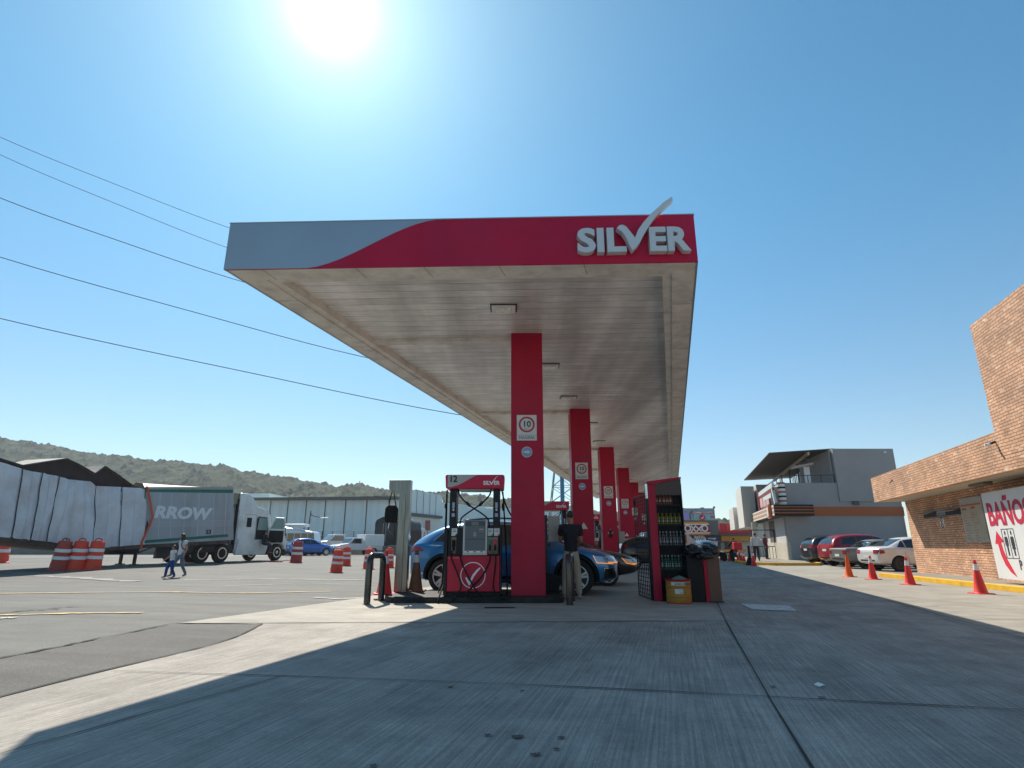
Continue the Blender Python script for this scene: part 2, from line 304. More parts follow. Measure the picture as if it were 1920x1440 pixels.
# ---------------------------------------------------------------- station canopy
ZS=5.55; ZC=5.74; ZT=6.41; UW=7.86; VL=48.6
def shear(o_mb):
    for i,v in enumerate(o_mb.v): o_mb.v[i]=Vector((-4.83+v.x+LDX*v.y, 8.70-.0356*v.x+v.y, v.z))
    return o_mb
can=thing('gas_station_canopy','long crimson and silver canopy on a row of red square columns over the pump islands','canopy')
CEIL=bpy.data.materials.new('ceiling_planks'); CEIL.use_nodes=True; n=CEIL.node_tree; P=n.nodes['Principled BSDF']; N=n.nodes.new; L=n.links.new
P.inputs['Roughness'].default_value=.36; P.inputs['Metallic'].default_value=0
g=N('ShaderNodeNewGeometry'); sx=N('ShaderNodeSeparateXYZ'); L(g.outputs['Position'],sx.inputs[0])
m1=N('ShaderNodeMath'); m1.operation='MULTIPLY_ADD'; L(sx.outputs[0],m1.inputs[0]); m1.inputs[1].default_value=.0356; L(sx.outputs[1],m1.inputs[2])
m2=N('ShaderNodeMath'); m2.operation='DIVIDE'; L(m1.outputs[0],m2.inputs[0]); m2.inputs[1].default_value=.30
m3=N('ShaderNodeMath'); m3.operation='FRACT'; L(m2.outputs[0],m3.inputs[0])
fl=N('ShaderNodeMath'); fl.operation='FLOOR'; L(m2.outputs[0],fl.inputs[0])
gr=N('ShaderNodeMapRange'); L(m3.outputs[0],gr.inputs[0]); gr.inputs[1].default_value=0; gr.inputs[2].default_value=.07; gr.inputs[3].default_value=.22; gr.inputs[4].default_value=1
wn=N('ShaderNodeTexWhiteNoise'); wn.noise_dimensions='1D'; L(fl.outputs[0],wn.inputs[1])
def tn(sc,st,det=6):
    q=N('ShaderNodeMapping'); q.inputs['Scale'].default_value=st; L(g.outputs['Position'],q.inputs[0]); t=N('ShaderNodeTexNoise'); t.inputs['Scale'].default_value=sc; t.inputs['Detail'].default_value=det; L(q.outputs[0],t.inputs[0]); return t.outputs[0]
cmb=N('ShaderNodeCombineXYZ'); L(sx.outputs[0],cmb.inputs[0]); L(fl.outputs[0],cmb.inputs[1])
t=N('ShaderNodeTexNoise'); t.inputs['Scale'].default_value=.75; t.inputs['Detail'].default_value=4; L(cmb.outputs[0],t.inputs[0])
ra=N('ShaderNodeMapRange'); L(t.outputs[0],ra.inputs[0]); ra.inputs[1].default_value=.3; ra.inputs[2].default_value=.7; ra.inputs[3].default_value=.80; ra.inputs[4].default_value=1.12
rb=N('ShaderNodeMapRange'); L(tn(.45,(2.4,.22,1)),rb.inputs[0]); rb.inputs[1].default_value=.35; rb.inputs[2].default_value=.65; rb.inputs[3].default_value=.70; rb.inputs[4].default_value=1.14  # long dark bands along the ceiling, shadows put into its colour
rc=N('ShaderNodeMapRange'); L(tn(1,(3,14,1)),rc.inputs[0]); rc.inputs[1].default_value=.3; rc.inputs[2].default_value=.7; rc.inputs[3].default_value=.85; rc.inputs[4].default_value=1.08
def mul(a,b): x=N('ShaderNodeMath'); x.operation='MULTIPLY'; L(a,x.inputs[0]); L(b,x.inputs[1]); return x.outputs[0]
f=mul(mul(mul(ra.outputs[0],rb.outputs[0]),rc.outputs[0]),gr.outputs[0])
vv=N('ShaderNodeVectorMath'); vv.operation='SCALE'; vv.inputs[0].default_value=(.87,.845,.81); L(f,vv.inputs['Scale']); L(vv.outputs[0],P.inputs[0])
bm_=N('ShaderNodeBump'); bm_.inputs['Distance'].default_value=.02; bm_.inputs['Strength'].default_value=.6; L(gr.outputs[0],bm_.inputs['Height']); L(bm_.outputs[0],P.inputs['Normal'])
SOFF=mat('soffit_trim',(.80,.76,.68),.5,0,.08,2,dirt=(.3,.27,.24),dscale=2.5,damt=.5)
shear(MB().box(.55,UW-.55,.55,VL-.55,ZC,ZC+.05)).build('ceiling',CEIL,can)
mb=MB(); rw=.42
mb.box(.03,UW-.03,.03,rw,ZS,ZS+.1); mb.box(.03,UW-.03,VL-rw,VL-.03,ZS,ZS+.1); mb.box(.03,rw,rw,VL-rw,ZS,ZS+.1); mb.box(UW-rw,UW-.03,rw,VL-rw,ZS,ZS+.1)
shear(mb).build('soffit_rim',SOFF,can)
mb=MB(); a=rw;b=rw+.16
mb.box(a,UW-a,a,b,ZS+.03,ZC+.02); mb.box(a,UW-a,VL-b,VL-a,ZS+.03,ZC+.02); mb.box(a,b,b,VL-b,ZS+.03,ZC+.02); mb.box(UW-b,UW-a,b,VL-b,ZS+.03,ZC+.02)
shear(mb).build('soffit_step',SOFF,can)
SEAM=mat('soffit_seam',(.10,.09,.08),.8)
for v in [1.3+2.6*i for i in range(12)]:
    shear(MB().box(.03,rw+.0,v,v+.008,ZS-.002,ZS+.01)).build('soffit_seam',SEAM,can); shear(MB().box(UW-rw,UW-.03,v+.4,v+.408,ZS-.002,ZS+.01)).build('soffit_seam',SEAM,can)
for u in (.62,2.2,3.35,4.6,6.0): shear(MB().box(u,u+.007,.03,rw,ZS-.002,ZS+.01)).build('soffit_seam',SEAM,can)
shear(MB().box(0,UW,0,.03,ZS-.01,ZT)).build('front_fascia',RED,can)
mb=MB(); mb.box(0,.03,.03,VL,ZS-.01,ZT); mb.box(UW-.03,UW,.03,VL,ZS-.01,ZT); mb.box(0,UW,VL,VL+.03,ZS-.01,ZT)
shear(mb).build('side_fascia',SILV,can)
shear(MB().box(.05,UW-.05,.05,VL-.05,ZT-.35,ZT-.3)).build('roof_deck',DGREY,can)
# silver swoosh panel
pl=[(.0,ZS-.008),(1.42,ZS-.008)]
for i in range(1,13):
    t=i/12; s=t*t*(3-2*t)*.75+t*.25; pl.append((1.42+(3.55-1.42)*t,ZS-.008+(ZT-ZS+.006)*s))
pl+=[(0,ZT-.002)]
mb=MB().prism(pl,-.005,-.001); mb.box(-.004,0,-.001,.06,ZS-.01,ZT); shear(mb).build('silver_swoosh',SILV,can)
shear(MB().box(-.01,UW+.01,-.012,.04,ZT,ZT+.015)).build('top_flashing',mat('pale_flashing',(.5,.5,.5),.4,.5),can)
# the name sign on the front fascia
LET=mat('sign_letter_white',(.62,.65,.66),.4,.15)
def fx(u): return -4.83+u
FYR=8.70-.0356*7.0
ftilt=math.atan(-.0356)
def sgn(name,s,x,z,h,sx,bold=.045):
    y=8.70-.0356*(x+4.83)-.07
    return text(name,s,h,LET,can,(x,y,z),(R(90),0,ftilt),.06,bold,sx)
sgn('sign_letters','SIL',1.07,5.70,.40,1.12,.055); sgn('sign_letters','ER',2.22,5.70,.40,1.0,.055)
ck=[(1030,275),(1050,256),(1075,252),(1102,266),(1135,310),(1163,348),(1190,290),(1235,232),(1300,165),(1400,80),(1465,38),(1473,65),(1395,128),(1330,190),(1290,240),(1240,310),(1190,395),(1140,443),(1120,405),(1095,345),(1070,305),(1045,287)]
mb=MB().prism([(1.06+(x/4+900-1082)*.00859,6.11-(y/4+360-425)*.00977) for x,y in ck],8.27,8.40)
mb.build('check_mark',LET,can)
# columns with their signs
COLS=[(.33,12.2),(2.40,19.69),(4.65,27.9),(6.95,35.8),(9.37,44.5),(12.0,53.3)]
ISL=mat('black_kerb_paint',(.014,.014,.015),.6,0,.3,5,spec=.25,dirt=(.06,.055,.05),dscale=4,damt=.5)
PLATE=mat('sign_plate_white',(.66,.67,.64),.5); REDP=mat('sign_red_print',(.5,.03,.05),.5); BLUP=mat('sign_blue_print',(.22,.33,.55),.5)
def speed(par,x,y,z,s=1):
    """back plate with ring, number and word; y is the column's face"""
    o=MB().box(x-.215*s,x+.215*s,y-.012,y-.002,z-.28*s,z+.28*s).build('speed_sign',PLATE,par)
    mb=MB(); ring(mb,x,z+.07*s,.135*s,.175*s,y-.016,y-.012,28); mb.build('speed_ring',REDP,par)
    text('speed_number','10',.125*s,INK,par,(x,y-.014,z+.02*s),ext=.002,bold=.03,align='CENTER')
    text('speed_unit','km./h',.03*s,INK,par,(x,y-.014,z-.04*s),ext=.001,align='CENTER')
    MB().box(x-.215*s,x+.215*s,y-.014,y-.012,z-.168*s,z-.162*s).build('plate_line',INK,par)
    text('speed_word','MAXIMA',.062*s,INK,par,(x,y-.014,z-.25*s),ext=.001,align='CENTER')
    # the arrow disc
    M=Matrix.Translation((x,y-.002,z-.53*s))@Matrix.Rotation(R(90),4,'X')
    MB().lathe([(.115*s,0),(.115*s,.008)],28,M,sm=False).build('arrow_disc',PLATE,par)
    MB().lathe([(.102*s,.0),(.102*s,.011)],28,M,sm=False).build('arrow_field',BLUP,par)
    MB().prism([(x+a*s,z-.53*s+b*s) for a,b in [(-.07,-.02),(.01,-.02),(.01,-.045),(.075,0),(.01,.045),(.01,.02),(-.07,.02)]],y-.016,y-.013).build('arrow_mark',PLATE,par)
for i,(cx,cy) in enumerate(COLS):
    c=MB().box(cx-.35,cx+.35,cy,cy+.72,.1,ZC+.02).build('column',RED2,can,.006)
    speed(c,cx-.01,cy,3.55)
    if i: MB().prism([(cx-.13,1.62),(cx+.13,1.62),(cx,1.83)],cy-.012,cy-.002).build('warning_plate',PLATE,c)
    if i==2: MB().box(cx-.06,cx+.06,cy-.06,cy-.002,1.45,1.78).build('intercom_box',BLK,c)
    v=cy-8.7+.0356*(cx+4.83); u=cx+4.83-LDX*v
    shear(MB().box(.58,u-.35,v+.2,v+.42,ZC-.09,ZC-.004)).build('ceiling_beam',SOFF,can)
# lights in the ceiling
lf=[(-.17,10.75),(1.0,14.64),(1.84,18.06),(3.1,22.2),(4.04,26.28),(5.2,30.5),(6.3,34.5),(7.5,38.6),(8.6,42.5)]
LENS=mat('lamp_lens',(.8,.78,.72),.25,0,.25,12)
for x,y in lf:
    a=MB().box(x-.24,x+.24,y-.17,y+.17,ZC-.055,ZC-.002).build('ceiling_lamp',WHT,can,.01)
    MB().box(x-.27,x+.27,y-.2,y+.2,ZC-.02,ZC-.003).build('lamp_frame',DGREY,a)
    MB().box(x-.15,x+.16,y-.12,y+.12,ZC-.075,ZC-.055).build('lamp_lens',LENS,a,.008)
    MB().box(x-.02,x+.09,y-.06,y+.06,ZC-.079,ZC-.075).build('lamp_reflector',WHT,a)
# flood light on the canopy's corner
f=thing('flood_light','small boxy flood light poking up over the left front corner of the canopy','lamp',(-4.55,8.95,ZT))
MB().box(-.09,.02,-.05,.05,.02,.1).prism([(-.12,.0),(-.02,.0),(-.07,.13),(-.17,.11)],-.05,.05).build('lamp_housing',SOFF,f,.004); MB().tube([(.03,0,-.02),(-.05,0,.05)],.015).build('bracket',DGREY,f)
# ---------------------------------------------------------------- pump islands
def island(loc,label):
    n=10; pl=[]
    x0,x1,y0,y1=-2.62,1.02,-.30,1.25
    for k in range(n+1): a=PI/2+PI*k/n; pl.append((x0+.35+math.cos(a)*.35*(1),(y0+y1)/2+math.sin(a)*(y1-y0)/2))
    pl=[(x1-.06,y1),(x0+.35,y1)]+pl[1:-1]+[(x0+.35,y0),(x1-.06,y0),(x1,y0+.06),(x1,y1-.06)]
    m=len(pl); mb=MB(); mb.add([(x,y,0) for x,y in pl]+[(x,y,.125) for x,y in pl],[tuple(range(m,2*m))]+[(i,(i+1)%m,(i+1)%m+m,i+m) for i in range(m)])
    o=mb.build('pump_island',ISL,None,.02); o.location=loc; tag(o,label,'kerb island','pump islands'); return o
for i,(cx,cy) in enumerate(COLS):
    island((cx-.33,cy,0),'black painted kerb island carrying the dispenser, '+['nearest to the camera','one row behind the nearest','third from the front','fourth from the front','fifth from the front','farthest of the row'][i])
# ---------------------------------------------------------------- fuel dispenser
HDR=mat('dispenser_red',(.55,.004,.05),.35,spec=.35); LGREY=mat('light_grey_panel',(.42,.42,.40),.45)
PANEL=mat('dispenser_grey_face',(.11,.12,.14),.35,.2); LCD=mat('display_glass',(.09,.12,.13),.12); CARD=mat('price_card',(.62,.64,.62),.5)
PB=mat('dispenser_black',(.013,.012,.016),.45,0,.15,6,spec=.3)
ox,oy=-.77,12.0
def c4(cx,cy,y=0):
    p=hp(680+cx/4.8,860+cy/4.8,oy+y); return (p.x-ox,y,p.z)
def hx(cx,cy): return ((cx-727)*.00104,2.51-(cy-105)*.00104)
d=thing('fuel_dispenser','red and black fuel dispenser numbered 12 in front of the nearest column','fuel dispenser',(ox,oy,0),0,'fuel dispensers')
mb=MB(); pr=[(-.60,2.24),(-.57,2.225),(.57,2.225),(.60,2.24),(.615,2.49),(.58,2.51),(-.58,2.51),(-.615,2.49)]
hd=mb.prism(pr,-.04,.64).build('header',HDR,d,.012)
MB().prism([hx(*p) for p in [(187,112),(187,352),(262,352),(400,308),(560,225),(690,150),(750,122),(800,112)]],-.045,-.0405).build('header_swoosh',LGREY,hd)
text('pump_number','12',.125,INK,hd,(*(-.535,-.047),2.36),ext=.002,bold=.05,sx=.95)
text('header_letters','SIL',.075,WHTP,hd,(.172,-.043,2.303),ext=.002,bold=.05,sx=1.05); text('header_letters','ER',.075,WHTP,hd,(.392,-.043,2.303),ext=.002,bold=.05,sx=1)
kk=[(0,.06),(.02,.075),(.035,.07),(.06,.035),(.10,.09),(.15,.15),(.19,.18),(.192,.175),(.155,.14),(.11,.075),(.065,-.01),(.05,.0),(.02,.05)]
MB().prism([(.285+a,2.305+b) for a,b in kk],-.046,-.0415).build('header_check',WHTP,hd)
MB().box(-.32,.32,.05,.5,2.195,2.222).build('header_tray',LGREY,hd)
for s in (-1,1):
    MB().box(.38*s if s>0 else -.52,.52 if s>0 else -.38,.06,.5,1.43,2.222).build('pillar',PB,d,.008)
MB().box(-.40,-.36,.059,.0595,1.9,2.0)
st=MB(); 
for x in(-.44,.45):
    st.box(x-.025,x+.025,.055,.059,1.83,1.95); st.box(x-.03,x+.03,.055,.059,1.66,1.73)
st.build('sticker',mat('blue_sticker',(.35,.42,.55),.5),d)
for x in (-.44,.45):
    M=Matrix.Translation((x,.058,1.80))@Matrix.Rotation(R(90),4,'X'); MB().lathe([(.022,0),(.022,.004)],12,M,sm=False).build('round_sticker',PLATE,d)
MB().box(-.53,.52,.05,.6,.90,1.44).build('upper_cabinet',PB,d,.01)
MB().box(-.60,-.535,.02,.6,.14,1.44).box(.525,.56,.02,.6,.14,1.44).build('side_post',PB,d,.01)
lp=MB().box(-.53,.52,.03,.6,.21,.895).build('lower_door',mat('dispenser_red_door',(.52,.006,.04),.4,0,.06,3,dirt=(.2,.02,.03),dscale=3,damt=.4,spec=.35),d,.01)
MB().box(-.56,.54,.06,.6,.125,.205).build('plinth',BLK,d)
MB().box(-.52,-.28,.026,.029,.845,.852).build('door_label',LGREY,lp)
mb=MB(); ring(mb,-.01,.52,.235,.252,.022,.029,48); mb.build('check_ring',WHTP,lp)
MB().prism([(-.01+a,.52+b) for a,b in [(-.155,-.05),(-.13,-.03),(-.075,-.115),(.0,.02),(.07,.10),(.145,.155),(.15,.13),(.085,.06),(.02,-.03),(-.06,-.19),(-.075,-.195)]],.020,.029).build('check_emblem',WHTP,lp)
dm=MB().box(-.225,.27,-.02,.05,.90,1.60).build('display_module',mat('display_frame',(.35,.36,.38),.3,.6),d,.012)
MB().box(-.185,.232,-.026,-.02,.99,1.585).build('display_face',PANEL,dm)
MB().box(-.175,.222,-.031,-.026,1.475,1.565).build('screen_band',mat('dark_blue_band',(.03,.04,.07),.25),dm)
MB().box(-.05,.09,-.034,-.031,1.485,1.555).build('screen',LCD,dm)
MB().box(-.175,.222,-.029,-.026,1.21,1.217).build('face_seam',BLK,dm)
mb=MB(); [mb.box(-.01+.0+.02*(i%3),.004+.02*(i%3),-.031,-.026,1.27+.03*(i//3),1.29+.03*(i//3)) for i in range(9)]; mb.box(.10,.20,-.03,-.026,1.37,1.375).box(.11,.19,-.03,-.026,1.40,1.42); mb.build('keypad',LGREY,dm)
mb=MB(); mb.box(-.18,.225,-.028,-.02,.955,.985); mb.build('button_strip',WHTP,dm); mb=MB(); [mb.box(x-.03,x+.03,-.031,-.028,.963,.978) for x in(-.12,.02,.16)]; mb.build('button',BLK,dm)
for x,tm,t in((-.46,INK,''),(.275,mat('green_print',(.03,.2,.12),.5),''),(.405,mat('red_print',(.6,.03,.1),.5),'')):
    c=MB().box(x,x+.112,.035,.049,1.28,1.43).build('price_card',CARD,d); MB().prism([(x+.112,1.28),(x+.112,1.33),(x+.06,1.28)],.031,.0345).build('card_corner',tm,c)
    mb=MB(); mb.box(x+.03,x+.08,.033,.0345,1.395,1.402).box(x+.02,x+.09,.033,.0345,1.365,1.378); mb.build('card_print',tm,c)
def nozzle(x,m,y=-.0):
    mb=MB(); mb.tube([(x,y+.04,1.19),(x,y-.0,1.1),(x,y-.03,1.0)],[.018,.026,.022],10); mb.build('nozzle_grip',BLKR,d)
    MB().box(x-.035,x+.035,y-.02,y+.05,1.06,1.2).build('nozzle_cover',m,d,.014)
    MB().box(x-.05,x+.05,.03,.0495,.93,1.26).build('nozzle_holster',BLKG,d)
nozzle(-.41,BLKR); nozzle(.325,mat('green_nozzle',(.01,.17,.09),.4)); nozzle(.43,mat('red_nozzle',(.6,.01,.08),.4))
def hose(pts,r=.016,name='hose'):
    return MB().tube(bez(pts,7),r,8).build(name,BLKR,d)
hose([c4(800,830,-.02),c4(800,900,-.04),c4(855,1040,-.08),c4(885,1150,-.12),c4(830,1260,-.18),c4(740,1310,-.25),c4(683,1310,-.25),c4(690,1240,-.15),c4(735,1100,.2),c4(750,900,.35),c4(752,600,.35),c4(762,280,.3)])
hose([c4(862,270,.1),c4(875,330,.05),c4(935,400,-.02),c4(1005,450,-.05),c4(1080,500,-.02),c4(1130,550,.02),c4(1142,640,.06)])
hose([c4(1158,270,.1),c4(1140,330,.05),c4(1075,400,0),c4(1000,452,-.075),c4(930,500,-.02),c4(885,545,.02),c4(872,640,.06)])
hose([c4(875,870,-.0),c4(900,960,-.05),c4(960,1080,-.08),c4(1010,1170,-.1),c4(1060,1230,-.1),c4(1075,1260,.0)])
hose([c4(1148,860,-.02),c4(1140,930,-.05),c4(1080,1050,-.08),c4(1000,1140,-.1),c4(945,1200,-.1),c4(960,1250,-.1),c4(1030,1290,-.1)])
hose([c4(1197,870,-.02),c4(1195,960,-.05),c4(1180,1080,-.07),c4(1178,1170,-.1),c4(1220,1240,-.15),c4(1290,1260,-.1),c4(1300,1100,.3),c4(1285,700,.4),c4(1262,300,.3)])
hose([c4(1252,270,.3),c4(1275,380,.3),c4(1330,500,.35),c4(1385,560,.4),c4(1400,800,.42)])
for a,b in ((c4(930,390,-.02),c4(970,430,-.04)),(c4(1085,388,0),c4(1045,425,-.04)),(c4(752,400,.34),c4(748,450,.34)),(c4(1262,400,.31),c4(1268,470,.32))):
    a,b=Vector(a),Vector(b); MB().tube([a,a+(b-a)*.2,a+(b-a)*.8,b],[.015,.03,.03,.015],8).build('breakaway_coupling',BLK,d)
dl=['fuel dispenser of the second island, its red header right of the nearest column','fuel dispenser of the third island, only its red header end visible beside the second column','fuel dispenser of the fourth island, mostly hidden by the third column','fuel dispenser of the fifth island, mostly hidden behind columns','fuel dispenser of the farthest island']
for i in range(1,6):
    dx,dy=COLS[i][0]-COLS[0][0],COLS[i][1]-COLS[0][1]; dup(d,(ox+dx,oy+dy,0),label=dl[i-1],skip=('pump_number',))
# hose into the blue car's filler
# ---------------------------------------------------------------- service post, guards, cones
p=thing('air_service_post','tall brushed steel post with an overhanging head and black hose bundle','service post',(-2.40,13.05,0))
MB().prism([(-.15,.12),(.12,.12),(.11,2.52),(-.375,2.52),(-.375,2.33),(-.30,2.26),(-.13,2.22)],0,.26).build('post_body',STEEL,p,.008)
MB().box(.01,.02,-.003,.001,.14,2.2).build('post_seam',INK,p)
MB().prism([(-.46,1.66),(-.42,1.58),(-.19,1.57),(-.17,1.66),(-.17,1.9),(-.24,1.97),(-.38,1.97),(-.45,1.9)],.05,.2).build('hose_reel',BLKR,p,.03)
MB().tube([(-.34,.1,1.62),(-.36,.1,1.45)],.012).build('reel_nozzle',CHROME,p)
MB().tube(bez([(-.32,.12,2.28),(-.36,.12,2.1),(-.38,.12,1.95)]),.012).build('cable',BLKR,p)
MB().tube(bez([(-.28,.12,2.25),(-.25,.12,2.08),(-.2,.12,1.9)]),.012).build('cable',BLKR,p)
def uguard(a,b,h,label):
    a=Vector(a);b=Vector(b); d_=b-a; L=d_.length; r=.16; pts=[(0,0,0),(0,0,h-r)]
    for k in range(1,7): t=PI/2*k/6; pts.append((0,r-r*math.cos(t),h-r+r*math.sin(t)))
    for k in range(0,7): t=PI/2*k/6; pts.append((0,L-r+r*math.sin(t),h-r+r*math.cos(t)))
    pts.append((0,L,0)); o=MB().tube(pts,.064,16).build('pipe_guard',mat('guard_black_paint',(.02,.02,.022),.22,0,.1,6,coat=.4),None); o.location=a; o.rotation_euler=(0,0,math.atan2(d_.y,d_.x)-PI/2)
    MB().lathe([(.09,0),(.09,.01)],12,sm=False).build('foot_plate',BLK,o); tag(o,label,'bollard','bent pipe guards'); return o
uguard((-2.78,11.68,0),(-2.68,12.45,0),.9,'black bent pipe guard before the steel post at the left end of the island')
uguard((1.10,11.58,0),(1.22,12.35,0),.9,'black bent pipe guard in front of the man in khaki trousers')
CORG=mat('cone_red',(.78,.03,.025),.5,0,.05,5,dirt=(.15,.03,.03),dscale=6,damt=.3); CORO=mat('cone_orange',(.85,.12,.01),.5,0,.05,5); CFAD=mat('cone_faded_brown',(.20,.085,.04),.7,0,.2,8); CWH=mat('cone_reflective_band',(.72,.72,.74),.35)
def cone(m=CORG,h=.76,w=.19):
    o=thing('traffic_cone','','traffic cone',(0,0,0),0,'red traffic cones')
    MB().box(-w,w,-w,w,0,.03).build('base',m,o,.012)
    rr=lambda z: .135+(.028-.135)*z/h
    MB().lathe([(rr(0)*1.12,.03),(rr(0),.05),(rr(h*.5),h*.5),(rr(h),h)],20).build('cone_body',m,o)
    MB().lathe([(rr(h*.70)+.003,h*.70),(rr(h*.88)+.003,h*.88)],20,cap=False).build('reflective_band',CWH,o)
    return o
c0=cone(); used=[0]
def putc(loc,label,sc=1,rz=0):
    if not used[0]: used[0]=1; c0.location=loc; c0['label']=label; c0.rotation_euler=(0,0,rz); c0.scale=(sc,)*3; return c0
    return dup(c0,loc,rz,label,sc=sc)
putc((10.93,14.14,.0),'red traffic cone standing before the bathroom banner, nearest on the right')
putc((11.40,17.3,.0),'red traffic cone standing before the brick wall corner, second of the right row',1,.2)
putc((11.92,19.9,.0),'red traffic cone standing before the silver sedan rear bumper',1,.5)
co=cone(CORO); co.location=(12.04,21.5,0); co['label']='bright orange traffic cone without a band, standing before the old grey sedan'; [bpy.data.objects.remove(k) for k in kids(co) if k.name.startswith('reflective')]
putc((-2.70,12.8,.1),'tall red traffic cone on the island end beside the steel post',1.16,.3)
cf=cone(CFAD); cf.location=(-2.12,13.3,.12); cf.scale=(1.15,)*3; cf['label']='faded brown traffic cone leaning behind the steel post'
# far cones by the corner shop
lab=['red cone beside the black post at the shop kerb']
for i,(u,v,s) in enumerate([(1414,1061,1.0),(1396,1057.5,.9),(1391,1056,.9),(1385,1054.5,.95),(1373,1052,.8),(1368,1052,.8),(1360,1051.5,.8),(1356,1051,.75),(1352,1051,.75)]):
    q=gp(u,v); putc((q.x,q.y,0),['banded red cone right of the black post by the shop kerb','second nearest far cone, left of the black post','third nearest far cone, touching the one beside it','far cone in front of the motorcyclists','far cone just right of the parked white car group','far cone left of the motorcyclists pair','far cone at the right edge of the little white car cluster','far cone in the cluster before the white car, middle','far cone in the cluster before the white car, leftmost'][i],s,i*.3)
bp=thing('barrier_post','slim black post with a spreading base standing among the far cones','post',(*gp(1407,1060).xy,0))
MB().lathe([(.26,0),(.24,.05),(.12,.4),(.07,.5),(.06,1.02)],12).build('post_body',BLK,bp); MB().tube([(0,0,1.02),(0,0,1.06)],.07,10).build('cap',BLK,bp)
# channelizer drums
DR=mat('drum_orange_red',(.88,.07,.03),.55,0,.06,4,dirt=(.2,.04,.03),dscale=3,damt=.35); DRF=mat('drum_faded_red',(.50,.06,.04),.6,0,.1,4,dirt=(.15,.05,.04),dscale=3,damt=.5); BAND=mat('drum_band',(.8,.78,.78),.4,0,.08,8)
def drum(m):
    o=thing('traffic_drum','','traffic drum',(0,0,0),0,'banded traffic drums')
    MB().lathe([(.30,0),(.30,.03),(.26,.05),(.255,.25),(.245,.26),(.24,.48),(.23,.49),(.222,.72),(.212,.73),(.205,.93),(.18,.96)],22).build('drum_body',m,o,angle=25)
    for z0,z1,r0,r1 in ((.36,.47,.252,.249),(.60,.71,.237,.234)): MB().lathe([(r0,z0),(r1,z1)],22,cap=False).build('band',BAND,o)
    MB().tube(bez([(-.12,0,.95),(-.10,0,1.02),(0,0,1.05),(.10,0,1.02),(.12,0,.95)],4),.02,8).build('handle',m,o)
    return o
da,db=drum(DR),drum(DRF); ua=[0,0]
def putd(u,v,hpx,m,label,lean=0):
    q=gpt(u,v); zc=q.y*.9625; s=hpx/1072*zc/1.05*1.0; src=(da,db)[m]
    if ua[m]: o=dup(src,q,0,label,sc=s)
    else: ua[m]=1; o=src; o.location=q; o['label']=label; o.scale=(s,)*3
    o.rotation_euler=(0,lean,rnd.uniform(0,3)) if not lean else (0,lean,0)
putd(108,1070,58,1,'faded dark red traffic drum, left one of the three in front of the white trailer',.08)
putd(140,1069,57,0,'red traffic drum, middle one of the three in front of the white trailer',.07)
putd(172,1068,56,0,'bright red traffic drum, right one of the three in front of the white trailer',.06)
putd(-3,1056,56,0,'traffic drum cut by the left edge of the photo')
putd(355,1054,44,1,'dull red traffic drum behind the walking woman, by the truck wheels')
putd(554.5,1055,42,1,'dull red traffic drum in front of the blue hatchback',.04)
putd(630,1073.5,44,0,'bright red traffic drum nearest to the pumps, front one of the overlapping pair',.05)
putd(648,1061,36,0,'bright red traffic drum behind the front one of the overlapping pair')
putd(690,1067,39,0,'bright red traffic drum just left of the pipe guard',.04)
putd(729,1064.5,36,0,'bright red traffic drum partly behind the tall cone on the island')
# ---------------------------------------------------------------- cabinet with oil bottles
cb=thing('oil_cabinet','tall black and red mesh-fronted cabinet with oil bottles inside','cabinet',(2.88,12.3,0))
CH=2.36
MB().box(.0,.165,0,.035,0,CH-.0).build('red_stile',RED2,cb,.004)
MB().box(.0,.02,.035,.30,0,CH).box(.70,.72,.0,.30,0,CH-.0).box(.02,.70,.28,.30,0,CH).box(.02,.70,.04,.28,0,.12).build('cabinet_body',BLK,cb)
BRN=mat('brown_panel',(.075,.045,.04),.5)
MB().prism([(.165,2.12),(.70,2.12),(.72,2.46),(.3,2.38),(.165,2.34)],.0,.03).build('header_panel',BRN,cb)
MB().prism([(-.02,2.36),(.165,2.33),(.3,2.385),(.72,2.465),(.72,2.50),(.25,2.44),(-.02,2.40)],-.03,.29).build('red_cornice',RED2,cb)
MB().box(-.03,-.005,.0,.12,2.05,2.36).build('steel_edge',CHROME,cb)
sh=[1.93,1.52,1.10,.62]
for z in sh: MB().box(.03,.69,.06,.27,z-.02,z).build('shelf',DGREY,cb)
mb=MB()
for k in range(13): x=.18+.52*k/12; mb.box(x-.005,x+.005,-.012,-.002,.1,2.1)
for k in range(30): z=.1+2.0*k/29; mb.box(.17,.71,-.022,-.0125,z-.005,z+.005)
mb.build('mesh_front',BLK,cb)
def bottle(kind,m,capm):
    if kind=='jug': pr=[(.035,0),(.045,.01),(.045,.13),(.03,.17),(.015,.19),(.015,.21)]
    else: pr=[(.028,0),(.032,.01),(.032,.16),(.022,.2),(.013,.23),(.013,.26)]
    o=MB().lathe(pr,12).build('oil_bottle',m,None); z=pr[-1][1]; MB().lathe([(.018,z-.01),(.018,z+.02)],10).build('cap',capm,o); 
    MB().box(-.022,.022,-.036 if kind!='jug' else -.048,-.03,.05,.12).build('bottle_label',PLATE,o)
    return o
rows=[('jug',mat('orange_plastic',(.55,.10,.02),.4),CORG,1.93,5,.20,.50,'orange'),('jug',mat('yellow_plastic',(.50,.40,.02),.4),YK,1.52,6,.22,.66,'yellow'),('tall',mat('pale_plastic',(.34,.33,.36),.4),WHT,1.10,7,.23,.67,'pale grey'),('tall',mat('green_plastic',(.05,.26,.17),.35),WHT,.62,7,.24,.66,'green')]
